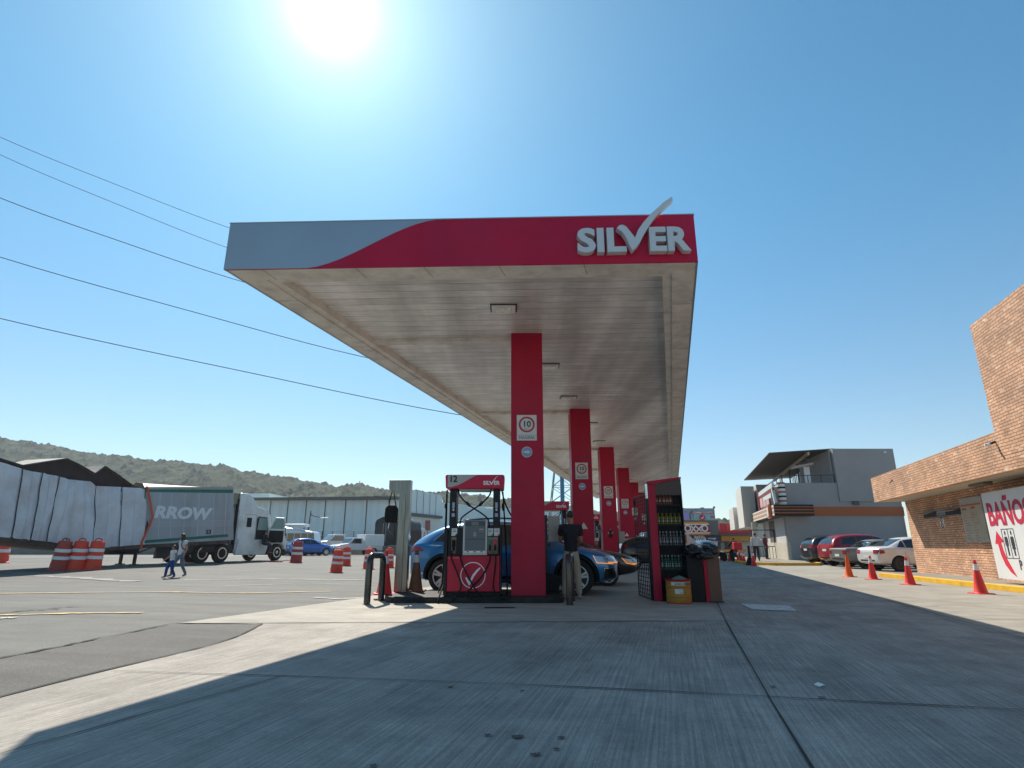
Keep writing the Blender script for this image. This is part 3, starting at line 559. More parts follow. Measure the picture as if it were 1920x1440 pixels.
for kind,m,cm,z,n_,xa,xb,cn in rows:
    b0=bottle(kind,m,cm)
    for k in range(n_):
        loc=(2.88+xa+(xb-xa)*k/(n_-1),12.3+.14,z); lb='%s oil bottle on the cabinet shelf, %s from the left'%(cn,ORD[k])
        b=b0 if k==0 else dup(b0,loc); b.location=loc; tag(b,lb,'bottle','%s oil bottles in the cabinet'%cn)
dr=thing('mesh_door','open black wire mesh door swung back from the left side of the oil cabinet','door')
ma,mz=Vector((2.875,12.32,0)),Vector((2.84,13.55,0)); dd=(mz-ma)
mb=MB()
for k in range(9): q=ma+dd*(k/8); mb.bar((q.x,q.y,.03),(q.x,q.y,2.15),.012,.012)
for k in range(27): z=.03+2.12*k/26; mb.bar((ma.x,ma.y,z),(mz.x,mz.y,z),.012,.012)
mb.build('wire_mesh',BLK,dr)
mb=MB(); mb.bar((ma.x,ma.y,.02),(ma.x,ma.y,2.17),.03,.03); mb.bar((mz.x,mz.y,.02),(mz.x,mz.y,2.17),.02,.02); mb.bar((ma.x,ma.y,2.16),(mz.x,mz.y,2.16),.02,.02); mb.bar((ma.x,ma.y,.03),(mz.x,mz.y,.03),.02,.02); mb.build('door_frame',BLK,dr)
MB().box(mz.x-.03,mz.x+.03,mz.y-.06,mz.y-.02,1.98,2.1).build('lock_box',BLK,dr)
# drum of absorbent
ab=thing('absorbent_drum','low ochre drum with red rims and two paper labels in front of the oil cabinet','drum',(3.29,11.97,0))
OCH=mat('ochre_paint',(.42,.20,.02),.5,0,.1,5,dirt=(.15,.08,.02),dscale=4,damt=.5)
MB().lathe([(.235,.025),(.24,.04),(.24,.12),(.25,.135),(.24,.15),(.24,.30),(.25,.315),(.24,.33),(.24,.42)],28).build('drum_shell',OCH,ab,angle=20)
MB().lathe([(.244,0),(.25,.012),(.244,.025)],28).build('lower_rim',RED2,ab); MB().lathe([(.243,.42),(.25,.43),(.25,.45),(.225,.45),(.22,.43)],28).build('upper_rim',RED2,ab)
def curved(par,name,m,a0,a1,z0,z1,r):
    mb=MB(); n_=8; vs=[]
    for k in range(n_+1): a=R(a0+(a1-a0)*k/n_); vs+=[(r*math.cos(a),r*math.sin(a),z0),(r*math.cos(a),r*math.sin(a),z1)]
    mb.add(vs,[(2*k,2*k+2,2*k+3,2*k+1) for k in range(n_)]); return mb.build(name,m,par,fix=False)
curved(ab,'paper_label',PLATE,222,288,.345,.40,.243); curved(ab,'paper_label',PLATE,238,275,.19,.28,.243)
text('label_text','MATERIAL ABSORBENTE',.026,mat('blue_ink',(.02,.03,.2),.5),ab,(-.14,-.2455,.36),ext=.001,bold=.03,sx=.85)
text('label_text','SOLO DERRAMES',.016,BLUP,ab,(-.09,-.2455,.25),ext=.001,sx=.9); text('label_text','ARENA',.014,INK,ab,(-.05,-.2455,.205),ext=.001)
mb=MB()
for j in range(9):
    for i in range(16): a=2*PI*i/16; r=.15*(1-j/8)+.001; z=.45+.07*(j/8)**.6+.015*noise.noise(Vector((i,j,1))); mb.v.append(Vector((r*math.cos(a)+.03,r*math.sin(a),z)))
for j in range(8):
    for i in range(16): mb.f.append((j*16+i,j*16+(i+1)%16,(j+1)*16+(i+1)%16,(j+1)*16+i)); mb.m.append(0); mb.sm.append(True)
o=mb.build('rag',mat('greenish_rag',(.12,.18,.14),.9,0,.3,20),None); o.location=(3.29,11.97,0); tag(o,'crumpled greenish rag lying on top of the ochre drum','rag')
# bin with bags
bn=thing('waste_bin','tall waste bin, black front and brown side with a red corner strip, overflowing with bags','bin',(3.53,12.1,0))
MB().prism([(0,0),(.33,0),(.33,.90),(0,.90)],0,.45).build('bin_body',BLK,bn,.01)
MB().box(.333,.41,-.01,.45,0,.84).build('red_strip',RED2,bn,.006)
MB().box(.412,.66,-.0,.45,.01,.92).build('brown_panel',mat('brown_laminate',(.14,.065,.04),.45,0,.12,6,stretch=(6,6,.6)),bn,.006)
MB().box(-.02,.69,-.02,.47,-.0,.02).build('bin_base',BLK,bn)
BAG=mat('black_plastic_bag',(.018,.018,.02),.16,0,.2,10,bump=.6,bscale=25)
def bag(loc,sc,label,seed):
    b=bmesh.new(); bmesh.ops.create_icosphere(b,subdivisions=4,radius=1)
    for v in b.verts:
        c=v.co.copy(); d1=noise.noise(c*1.6+Vector((seed,0,0)))*.35+abs(noise.noise(c*4+Vector((0,seed,0))))*.22+noise.noise(c*9)*.05; v.co=c*(1-.2+d1); v.co.x*=sc[0]; v.co.y*=sc[1]; v.co.z*=sc[2]
    me=bpy.data.meshes.new('rubbish_bag'); b.to_mesh(me); b.free(); me.materials.append(BAG); [setattr(p,'use_smooth',True) for p in me.polygons]
    o=bpy.data.objects.new('rubbish_bag',me); COL.objects.link(o); o.location=loc; return tag(o,label,'rubbish bag','black rubbish bags')
bag((3.72,12.2,.98),(.25,.25,.15),'black rubbish bag piled on the left half of the waste bin',1.0)
bag((4.05,12.2,1.0),(.22,.22,.14),'black rubbish bag drooping over the right edge of the waste bin',5.3)
bag((3.88,12.0,.90),(.22,.14,.10),'black rubbish bag hanging over the front of the waste bin',9.1)
# towel stand next to the nearest column
ts=thing('windscreen_service_stand','service pole with cream towel box and dark bucket right of the nearest column','service stand',(.87,13.15,0))
MB().box(-.14,-.08,.0,.06,.12,1.75).build('pole',DGREY,ts); MB().box(-.06,.20,-.02,.12,1.17,1.73).build('towel_box',mat('cream_plastic',(.50,.49,.42),.5,0,.05,5),ts,.012)
MB().prism([(-.18,.12),(.12,.12),(.22,.42),(-.18,.55)],-.05,.25).build('bucket',BLK,ts,.02)
t2=dup(ts,(5.25,28.6,0),label='service pole with a cream paper towel box right of the third column',)
ts['group']=t2['group']='windscreen service stands'
# ---------------------------------------------------------------- cars
def crom(xs,ys,x):
    if x<=xs[0]: return ys[0]
    if x>=xs[-1]: return ys[-1]
    for i in range(len(xs)-1):
        if x<=xs[i+1]:
            t=(x-xs[i])/(xs[i+1]-xs[i]); a=ys[max(i-1,0)];b=ys[i];c=ys[i+1];d=ys[min(i+2,len(ys)-1)]
            return b+(c-b)*t if t in(0,1) else .5*((2*b)+(c-a)*t*.85+(2*a*.85-5*b+4*c-d*.85+ (b-a)*0)*t*t*0+0) if False else b+(c-b)*t
def carbody(st,axles,tr,wb):
    """st: rows (x, zbottom, zbelt, zroof, half width, half roof width)"""
    vs=[];n=0
    for (x,zb,zl,zr,w,wr) in st:
        zm=zb+.5*(zl-zb)
        half=[(0,zb),(w*.8,zb),(w*.965,zb+.07),(w,zm),(w*.985,zl-.07),(w*.94,zl),(wr+(w*.94-wr)*.22,zl+(zr-zl)*.80),(wr*.86,zr-(.012 if zr-zl>.15 else .004)),(0,zr+ .012)]
        rg=half+[(-y,z) for y,z in half[-2:0:-1]]; n=len(rg); vs+=[(x,y,z) for y,z in rg]
    m=len(st); fs=[(i*n+k,i*n+(k+1)%n,(i+1)*n+(k+1)%n,(i+1)*n+k) for i in range(m-1) for k in range(n)]
    h=n//2
    for e in (0,m-1):
        o=e*n
        for k in range(h):
            q=(o+k,o+k+1,o+(n-k-1)%n,o+(n-k)%n); q=tuple(dict.fromkeys(q)); fs.append(q if e else q[::-1])
    me=bpy.data.meshes.new('cb'); me.from_pydata(vs,[],fs); b=bmesh.new(); b.from_mesh(me); bmesh.ops.recalc_face_normals(b,faces=b.faces)
    cl=b.edges.layers.float.get('crease_edge') or b.edges.layers.float.new('crease_edge')
    b.verts.ensure_lookup_table()
    for e in b.edges:
        i,j=e.verts[0].index%n,e.verts[1].index%n
        if i==j and i in (5,n-5): e[cl]=.55
        if i==j and i in (2,n-2): e[cl]=.4
    b.to_mesh(me); b.free()
    o=bpy.data.objects.new('cb',me); COL.objects.link(o); s=o.modifiers.new('s','SUBSURF'); s.levels=3; s.render_levels=3
    me2=evald(o); o.modifiers.clear(); o.data=me2
    cut=MB()
    for ax in axles:
        for sd in (-1,1):
            M=Matrix.Translation((ax,sd*wb,tr))@Matrix.Rotation(R(90),4,'X'); cut.lathe([(tr+.055,-.36),(tr+.055,.36)],40,M,sm=False)
    c=cut.build('cut',BLK); md=o.modifiers.new('b','BOOLEAN'); md.object=c; md.operation='DIFFERENCE'; md.solver='EXACT'
    me3=evald(o); bpy.data.objects.remove(c); bpy.data.objects.remove(o)
    me3.materials.clear(); me3.materials.append(BLK); me3.materials.append(BLKR)
    for p in me3.polygons:
        p.use_smooth=True; c=p.center; p.material_index=0
        for ax in axles:
            if math.hypot(c.x-ax,c.z-tr)<tr+.0545 or (abs(math.hypot(c.x-ax,c.z-tr)-tr-.055)<.004 and abs(p.normal.y)<.35): p.material_index=1
    me3.set_sharp_from_angle(angle=R(32))
    return me3
def patch(bv,poly,ax,off,name,m,par,step=.07,thick=0):
    b=bmesh.new(); vs=[b.verts.new((x,y,0)) for x,y in poly]; b.faces.new(vs)
    xs=[p[0] for p in poly]; ys=[p[1] for p in poly]
    for k,(lo,hi) in enumerate(((min(xs),max(xs)),(min(ys),max(ys)))):
        t=lo+step
        while t<hi-.01:
            g=b.verts[:]+b.edges[:]+b.faces[:]; co=(t,0,0) if k==0 else (0,t,0); no=(1,0,0) if k==0 else (0,1,0)
            bmesh.ops.bisect_plane(b,geom=g,plane_co=co,plane_no=no); t+=step
    bmesh.ops.triangulate(b,faces=b.faces)
    D={'R':Vector((0,1,0)),'L':Vector((0,-1,0)),'F':Vector((-1,0,0)),'B':Vector((1,0,0)),'T':Vector((0,0,-1))}[ax]
    bad=[]
    for v in b.verts:
        a,c=v.co.x,v.co.y
        o={'R':Vector((a,-4,c)),'L':Vector((a,4,c)),'F':Vector((9,a,c)),'B':Vector((-4,a,c)),'T':Vector((a,c,5))}[ax]
        h,nn,i,d=bv.ray_cast(o,D)
        if h is None: h,nn,i,d=bv.find_nearest(o+D*4); 
        v.co=h+nn*off if nn.dot(D)<0 else h-D*off
    me=bpy.data.meshes.new(name); bmesh.ops.recalc_face_normals(b,faces=b.faces); b.to_mesh(me); b.free(); me.materials.append(m)
    for p in me.polygons: p.use_smooth=True
    o=bpy.data.objects.new(name,me); COL.objects.link(o); o.parent=par
    if thick: q=o.modifiers.new('s','SOLIDIFY'); q.thickness=thick; q.offset=0
    return o
def line(pts,w=.009):
    """thin ribbon polygon along a polyline"""
    L_=[];R_=[]
    for i,p in enumerate(pts):
        a=Vector(pts[max(i-1,0)]);c=Vector(pts[min(i+1,len(pts)-1)]); d=(c-a).normalized(); n=Vector((-d.y,d.x)); L_.append(tuple(Vector(p)+n*w/2)); R_.append(tuple(Vector(p)-n*w/2))
    return L_+R_[::-1]
def wheel(par,x,y,tr,sd,style='five',wd=.23):
    """tyre with rim as its child; sd=-1 is the right side"""
    o=MB().lathe([(tr*.66,-wd/2+.01),(tr*.72,-wd/2),(tr*.93,-wd/2),(tr*.99,-wd/2+.03),(tr,0),(tr*.99,wd/2-.03),(tr*.93,wd/2),(tr*.72,wd/2),(tr*.66,wd/2-.01)],36,Matrix.Rotation(R(90),4,'X'),cap=False).build('wheel',TYRE,par,angle=50)
    o.location=(x,y,tr); rr=tr*.68; mb=MB(); Mx=Matrix.Rotation(R(90),4,'X'); f=sd*(wd/2-.015)
    # barrel + dark disc + lip
    mb.lathe([(rr,-wd/2+.02),(rr,wd/2-.02)],32,Mx,1,cap=False); M2=Matrix.Translation((0,f-sd*.10,0))@Mx; mb.lathe([(rr,0),(rr,.004)],32,M2,1,False)
    ring(mb,0,0,rr*.93,rr*1.02,f-.012,f+.006,36,0)
    ns={'five':5,'ten':10,'steel':0,'seven':7}[style]
    if style=='five':
        for k in range(5):
            for e in (-1,1):
                a=2*PI*k/5+.3+e*.17; ca,sa=math.cos(a),math.sin(a); M=Matrix.Rotation(-a,4,'Y'); 
                mb.prism([(rr*.16,-.028+e*.0),(rr*.96,-.036),(rr*.96,.036-.02),(rr*.16,.02)],min(f-sd*.02,f),max(f-sd*.02,f),0,M)
    elif ns:
        for k in range(ns): M=Matrix.Rotation(2*PI*k/ns,4,'Y'); mb.prism([(rr*.15,-.022),(rr*.96,-.03),(rr*.96,.03),(rr*.15,.022)],min(f-sd*.02,f),max(f-sd*.02,f),0,M)
    else:
        mb.lathe([(rr*.95,0),(rr*.9,-.0),(rr*.55,sd*.0)],30,Matrix.Translation((0,f-sd*.03,0))@Mx,0,False)
    hb=Matrix.Translation((0,f-sd*.01,0))@Mx; mb.lathe([(rr*.22,-.012),(rr*.22,.012)],16,hb,0,False)
    mb.build('rim',[RIMM if style!='steel' else mat('steel_wheel',(.10,.09,.08),.6,.3,.2,9),RIMD],o)
    return o
def paint(name,c,metal=.35): 
    return mat(name,c,.32,metal,.0,coat=.9,dirt=(.14,.12,.10),dscale=1.3,damt=.10)
SHAPES={}
SHAPES['coupe_suv']=dict(st=[(.0,.46,.82,.86,.76,.62),(.05,.36,1.04,1.10,.88,.72),(.16,.30,1.12,1.22,.95,.74),(.36,.27,1.14,1.38,.985,.68),(.80,.25,1.12,1.60,.995,.64),(1.4,.25,1.09,1.68,1.0,.65),(2.1,.25,1.06,1.70,1.0,.66),(2.7,.25,1.02,1.65,.995,.66),(3.15,.25,1.01,1.50,.99,.63),(3.62,.25,1.0,1.16,.985,.70),(4.05,.25,.98,1.075,.975,.72),(4.5,.26,.92,1.0,.95,.70),(4.78,.30,.82,.90,.90,.68),(4.92,.34,.70,.78,.80,.62),(4.96,.42,.62,.66,.66,.5)],
  ax=(.93,4.03),tr=.395,wb=1.0,H=1.68,
  win=[[(.62,1.19),(.90,1.44),(1.30,1.53),(1.72,1.56),(1.72,1.14)],[(1.76,1.11),(1.76,1.54),(2.30,1.56),(2.62,1.54),(2.62,1.08)],[(2.68,1.08),(2.68,1.535),(2.95,1.49),(3.42,1.16),(3.46,1.07)]],
  ws=[(-.66,1.13),(-.58,1.56),(.58,1.56),(.66,1.13)],rw=[(-.62,1.20),(-.54,1.56),(.54,1.56),(.62,1.20)],
  doors=[[(1.40,1.06),(1.42,.75),(1.50,.62),(1.52,.40)],[(2.64,1.06),(2.66,.40)],[(3.46,1.02),(3.40,.40)]],tailR=[(.02,.97),(.06,1.08),(.30,1.06),(.44,.97),(.05,.94)],tailB=[(.42,.93),(.42,1.08),(.86,1.08),(.88,.93)],headR=[(4.42,.86),(4.50,.70),(4.86,.68),(4.88,.82)],headF=[(.46,.70),(.44,.84),(.84,.86),(.88,.72)],grille=[(-.44,.62),(-.42,.84),(.42,.84),(.44,.62)],low=[(-.6,.36),(-.56,.56),(.56,.56),(.6,.36)],plate=(.86,.02),clad=1,hand=((1.62,.96),(2.86,.94)))
SHAPES['suv']=dict(st=[(.0,.44,.90,.94,.74,.62),(.05,.36,1.02,1.08,.86,.70),(.16,.30,1.08,1.34,.91,.66),(.42,.27,1.08,1.58,.93,.62),(.9,.25,1.06,1.67,.93,.62),(1.7,.25,1.04,1.70,.93,.63),(2.4,.25,1.01,1.68,.93,.63),(2.9,.25,1.0,1.52,.925,.60),(3.35,.25,.98,1.12,.92,.66),(3.8,.25,.95,1.04,.91,.66),(4.2,.28,.88,.96,.88,.64),(4.45,.34,.72,.80,.80,.6),(4.52,.42,.62,.66,.62,.5)],
  ax=(.82,3.58),tr=.355,wb=.93,H=1.7,
  win=[[(.50,1.16),(.66,1.44),(1.32,1.52),(1.40,1.11)],[(1.46,1.11),(1.42,1.54),(2.28,1.55),(2.30,1.07)],[(2.36,1.06),(2.36,1.54),(2.66,1.50),(3.14,1.14),(3.18,1.05)]],
  ws=[(-.62,1.10),(-.54,1.55),(.54,1.55),(.62,1.10)],rw=[(-.60,1.16),(-.52,1.52),(.52,1.52),(.60,1.16)],
  doors=[[(1.26,1.05),(1.28,.74),(1.36,.6),(1.38,.4)],[(2.33,1.05),(2.35,.4)],[(3.15,1.0),(3.08,.4)]],tailR=[(.03,.94),(.14,1.12),(.42,1.08),(.46,.98)],tailB=[(.46,.94),(.50,1.10),(.82,1.12),(.86,.94)],headR=[(4.02,.84),(4.12,.70),(4.42,.68),(4.42,.82)],headF=[(.42,.68),(.42,.82),(.78,.84),(.82,.70)],grille=[(-.40,.60),(-.40,.80),(.40,.80),(.40,.60)],low=[(-.6,.36),(-.56,.52),(.56,.52),(.6,.36)],plate=(.84,.0),clad=1,hand=((1.5,.93),(2.5,.92)))
SHAPES['sedan']=dict(st=[(.0,.42,.74,.80,.72,.60),(.05,.34,.92,.97,.82,.66),(.22,.28,.97,1.02,.85,.68),(.62,.25,.965,1.05,.86,.64),(1.0,.24,.95,1.26,.865,.58),(1.4,.24,.94,1.41,.87,.57),(1.9,.24,.93,1.46,.87,.58),(2.4,.24,.92,1.43,.87,.58),(2.78,.24,.91,1.25,.865,.58),(3.15,.24,.90,1.0,.86,.64),(3.6,.25,.86,.94,.85,.64),(4.0,.28,.78,.86,.82,.62),(4.28,.34,.66,.74,.74,.56),(4.36,.42,.58,.62,.58,.46)],
  ax=(.88,3.45),tr=.31,wb=.87,H=1.46,
  win=[[(.92,1.01),(1.20,1.27),(1.26,1.29),(1.26,.99)],[(1.30,.99),(1.30,1.30),(1.72,1.35),(1.98,1.35),(1.98,.97)],[(2.03,.97),(2.03,1.35),(2.36,1.31),(2.82,1.02),(2.86,.96)]],
  ws=[(-.60,.99),(-.50,1.35),(.50,1.35),(.60,.99)],rw=[(-.60,1.05),(-.48,1.35),(.48,1.35),(.60,1.05)],
  doors=[[(1.22,.96),(1.16,.72),(1.30,.5),(1.32,.36)],[(2.0,.95),(2.02,.36)],[(2.88,.9),(2.84,.36)]],tailR=[(.03,.72),(.06,.90),(.28,.88),(.30,.76)],tailB=[(.48,.74),(.48,.90),(.78,.90),(.82,.74)],headR=[(3.86,.74),(3.98,.60),(4.24,.56),(4.26,.70)],headF=[(.40,.56),(.38,.68),(.70,.72),(.76,.60)],grille=[(-.36,.52),(-.34,.68),(.34,.68),(.36,.52)],low=[(-.5,.34),(-.46,.46),(.46,.46),(.5,.34)],plate=(.62,.0),clad=0,hand=((1.44,.86),(2.12,.85)))
SHAPES['old_sedan']=dict(SHAPES['sedan']); SHAPES['old_sedan']['st']=[(.0,.42,.86,.90,.78,.70),(.04,.34,.93,.95,.82,.74),(.3,.28,.94,.965,.84,.74),(.95,.25,.93,.98,.84,.70),(1.15,.24,.92,1.10,.84,.60),(1.45,.24,.92,1.34,.84,.58),(1.9,.24,.91,1.38,.84,.59),(2.5,.24,.90,1.36,.84,.59),(2.85,.24,.90,1.14,.84,.60),(3.1,.24,.89,.97,.84,.68),(3.7,.25,.86,.93,.83,.70),(4.25,.30,.80,.88,.82,.70),(4.38,.34,.72,.78,.80,.68),(4.42,.42,.62,.66,.72,.60)]
SHAPES['old_sedan'].update(win=[[(1.22,.96),(1.42,1.22),(1.95,1.27),(1.95,.95)],[(2.0,.95),(2.0,1.27),(2.48,1.25),(2.82,1.0),(2.84,.94)]],rw=[(-.62,.99),(-.52,1.29),(.52,1.29),(.62,.99)],tailB=[(.50,.68),(.50,.84),(.78,.84),(.78,.68)],tailR=[(.02,.70),(.02,.84),(.16,.84),(.16,.70)])
SHAPES['hatch']=dict(st=[(.0,.44,.86,.92,.70,.60),(.05,.34,.98,1.06,.80,.66),(.18,.28,1.04,1.26,.84,.62),(.42,.25,1.03,1.43,.855,.58),(.9,.24,1.0,1.50,.86,.58),(1.5,.24,.97,1.52,.86,.58),(2.0,.24,.95,1.46,.86,.58),(2.4,.24,.94,1.26,.86,.57),(2.8,.24,.92,1.03,.855,.62),(3.3,.25,.86,.95,.84,.62),(3.65,.28,.78,.86,.80,.60),(3.88,.34,.66,.72,.70,.54),(3.94,.42,.58,.62,.56,.44)],
  ax=(.62,3.12),tr=.31,wb=.86,H=1.52,
  win=[[(.48,1.14),(.66,1.30),(.98,1.36),(1.0,1.07)],[(1.04,1.06),(1.04,1.37),(1.62,1.40),(1.62,1.02)],[(1.67,1.01),(1.67,1.40),(1.95,1.36),(2.46,1.05),(2.5,.99)]],
  ws=[(-.58,1.02),(-.5,1.38),(.5,1.38),(.58,1.02)],rw=[(-.56,1.10),(-.5,1.38),(.5,1.38),(.56,1.10)],
  doors=[[(1.02,1.0),(1.04,.36)],[(1.65,.98),(1.67,.36)],[(2.5,.94),(2.46,.36)]],tailR=[(.05,.92),(.14,1.10),(.36,1.12),(.30,.98)],tailB=[(.56,.92),(.58,1.16),(.74,1.16),(.78,.92)],headR=[(3.40,.84),(3.5,.66),(3.82,.60),(3.80,.74)],headF=[(.40,.60),(.38,.72),(.66,.78),(.72,.64)],grille=[(-.34,.50),(-.32,.66),(.32,.66),(.34,.50)],low=[(-.5,.34),(-.46,.44),(.46,.44),(.5,.34)],plate=(.72,.0),clad=0,hand=((1.14,.9),(1.76,.88)))
BODY={}
def car(kind,pm,loc,rz,label,group=None,detail=2,rim='five',drl=False,cat='car',name='parked_car',x0=0,dirty=False,sc=None):
    q=SHAPES[kind]; o=thing(name,label,cat,loc,rz,group,sc)
    if kind not in BODY: BODY[kind]=carbody(q['st'],q['ax'],q['tr'],q['wb'])
    src=BODY[kind]; me=src.copy(); bv=BVHTree.FromPolygons([v.co for v in src.vertices],[p.vertices[:] for p in src.polygons]); me.materials[0]=pm
    b=bpy.data.objects.new('body',me); COL.objects.link(b); b.parent=o; me.name='body'
    P_=lambda poly,ax,off,nm,m,par=b,step=.09,th=0: patch(bv,poly,ax,off,nm,m,par,step,th)
    sides=('R','L') if detail>1 else ('R',)
    for s in sides:
        for wpoly in q['win']: P_(wpoly,s,.006,'side_window',GLASS)
        if detail>1:
            for dl_ in q['doors']: P_(line(dl_),s,.003,'door_gap',BLKR,step=.15)
            for hx_,hz in q['hand']:
                P_([(hx_,hz-.012),(hx_,hz+.014),(hx_+.2,hz+.014),(hx_+.2,hz-.012)],s,.02,'door_handle',pm,step=.1,th=.018)
        if q['clad'] and detail>1:
            for ax in q['ax']:
                tr=q['tr']; a=[(ax+(tr+.058)*math.cos(R(t)),tr+(tr+.058)*math.sin(R(t))) for t in range(-12,193,10)]; c=[(ax+(tr+.125)*math.cos(R(t)),tr+(tr+.125)*math.sin(R(t))) for t in range(192,-13,-10)]
                P_(a+c,s,.012,'wheel_arch_trim',BLKR,th=.012)
            P_([(q['ax'][0]+.5,.27),(q['ax'][0]+.5,.42),(q['ax'][1]-.5,.42),(q['ax'][1]-.5,.27)],s,.012,'sill_trim',BLKR,th=.01)
        P_(q['tailR'],s,.010,'tail_lamp',LREF); P_(q['headR'],s,.010,'headlight',HEADL)
        if drl: P_(line([(x,z+.01) for x,z in q['headR'][:3]],.016),s,.016,'indicator_strip',AMBER)
    P_(q['ws'],'F',.006,'windscreen',GLASS); P_(q['rw'],'B',.006,'rear_window',GLASS)
    for e in (1,-1):
        P_([(e*y,z) for y,z in q['tailB']],'B',.012,'tail_lamp',LREF); P_([(e*y,z) for y,z in q['headF']],'F',.012,'headlight',HEADL)
        if drl: P_(line([(e*y,z) for y,z in (q['headF'][1],q['headF'][0],q['headF'][3])],.02),'F',.018,'indicator_strip',AMBER)
    P_(q['grille'],'F',.008,'grille',BLKG); P_(q['low'],'F',.008,'lower_intake',BLK)
    P_([(-.5,.34),(-.5,.48),(.5,.48),(.5,.34)],'B',.008,'rear_diffuser',BLK)
    pz=q['plate'][0]; P_([(-.2,pz-.06),(-.2,pz+.06),(.2,pz+.06),(.2,pz-.06)],'B',.014,'number_plate',PLATE)
    for sd in (-1,1):
        for ax in q['ax']: wheel(o,ax,sd*(q['wb']-.12),q['tr'],sd,rim)
        mx=q['win'][-1][-1][0]-.10; mz=q['win'][-1][-1][1]+.04; mb=MB(); mb.lathe([(.01,-.10),(.07,-.085),(.085,0),(.07,.085),(.01,.10)],12,Matrix.Translation((mx,sd*(q['wb']+.06),mz+.03))@Matrix.Rotation(R(90),4,'X')@Matrix.Diagonal((.75,.9,1,1)))
        mb.tube([(mx+.02,sd*(q['wb']-.10),mz-.02),(mx+.02,sd*(q['wb']+.03),mz)],.018,6); mb.build('mirror',pm if not drl else BLKG,o)
    if x0:
        for k in kids(o): k.location.x-=x0
    return o
BLUE=paint('blue_metallic_paint',(.006,.17,.42),.35); BLKP=paint('black_paint',(.012,.012,.014)); DKB=paint('dark_blue_black_paint',(.012,.018,.03))
REDC=paint('red_car_paint',(.38,.008,.02)); SILP=paint('silver_car_paint',(.42,.42,.42),.6); GRYO=mat('dull_grey_paint',(.17,.165,.16),.45,.3,.1,3,dirt=(.2,.15,.1),dscale=2,damt=.5)
BLU2=paint('bright_blue_paint',(.012,.13,.50),.3); WHC=paint('white_car_paint',(.62,.64,.66),0)
DUST=mat('dusty_silver_paint',(.66,.66,.66),.38,.15,coat=.5,dirt=(.45,.33,.18),dscale=1.2,damt=.45)
yw=math.atan2(-.55,3.1)
def fromrear(kind,rx,ry,yaw):  # origin so that the near rear wheel touches (rx,ry)
    q=SHAPES[kind]; ax=q['ax'][0]; v=Matrix.Rotation(yaw,3,'Z')@Vector((ax,-q['wb']+.02,0)); return (rx-v.x,ry-v.y,0)
suv=car('coupe_suv',BLUE,fromrear('coupe_suv',-1.60,14.15,yw),yw,'metallic blue coupe-shaped SUV being refuelled behind the nearest pump, front indicators lit',None,2,'five',True,name='suv')
sb=[k for k in kids(suv) if k.name.startswith('body')][0]; sbv=BVHTree.FromPolygons([v.co for v in sb.data.vertices],[p.vertices[:] for p in sb.data.polygons])
patch(sbv,[(4.60,.36),(4.66,.62),(4.88,.60),(4.92,.40)],'R',.010,'side_vent',BLKG,sb); patch(sbv,line([(4.62,.37),(4.67,.60),(4.86,.585)],.014),'R',.016,'vent_trim',CHROME,sb)
patch(sbv,line([(.5,.62),(1.6,.60),(3.4,.60),(3.6,.62)],.012),'R',.004,'body_crease',DGREY,sb); patch(sbv,line([(.05,.47),(.42,.46)],.022),'R',.014,'chrome_strip',CHROME,sb)
patch(sbv,line([(.62,1.19),(.90,1.46),(1.30,1.55),(2.3,1.585),(2.95,1.505),(3.42,1.165)],.022),'R',.010,'window_trim',CHROME,sb)
MB().tube(bez([(.95,-.62,1.56),(1.3,-.62,1.68),(2.2,-.62,1.73),(2.9,-.62,1.66),(3.1,-.62,1.58)]),.018,8).build('roof_rail',DGREY,suv)
# fuel cap area and filler hose
bvx=Matrix.Rotation(yw,3,'Z')
MB().lathe([(.085,0),(.085,.01)],20,Matrix.Translation((1.28,-1.0,1.0))@Matrix.Rotation(R(90),4,'X'),sm=False).build('fuel_flap_opening',BLK,suv)
MB().box(1.38,1.52,-1.10,-1.085,.93,1.08).build('fuel_flap',BLUE,suv,.01)
nz=MB(); q0=Vector(fromrear('coupe_suv',-1.60,14.15,yw))+bvx@Vector((1.28,-1.03,1.0)); 
nz.tube(bez([q0,q0+Vector((-.0,-.16,.04)),q0+Vector((.05,-.32,-.02)),q0+Vector((.12,-.45,-.3)),(-1.5,13.0,.3),(-1.55,12.7,.06),(-1.45,12.45,.25),(-1.4,12.3,1.0),(-1.38,12.3,2.2)],8),.016,8)
o=nz.build('filling_hose',BLKR,None); tag(o,'black hose running from the dispenser into the blue SUV filler','hose')
MB().tube([q0,q0+Vector((0,-.16,.04))],[.02,.032],10).build('filling_nozzle',CHROME,o)
car('sedan',BLKP,(3.62-4.36,17.75,0),-.05,'black sedan whose nose with an orange indicator shows beyond the blue SUV',None,2,'seven',True)
car('hatch',DKB,(5.2,28.8+.3,0),-.02,'dark hatchback further back between the columns, behind the oil cabinet',None,2,'seven')
# parked row on the right
car('sedan',DUST,(15.75,26.5,.0),R(1),'dusty silver sedan parked with its tail towards the drive, half hidden by the brick wall','cars parked between the shop and the brick building',2,'steel')
car('old_sedan',GRYO,(16.05,29.45,.0),0,'old dull grey boxy sedan between the silver sedan and the red SUV','cars parked between the shop and the brick building',2,'steel')
car('suv',REDC,(16.95,32.3,.0),0,'shiny red SUV parked between the old grey sedan and the dark blue SUV','cars parked between the shop and the brick building',2,'ten')
car('suv',DKB,(17.45,35.4,.0),R(-2),'dark blue SUV at the far end of the parked row beside the shop wall','cars parked between the shop and the brick building',2,'ten')
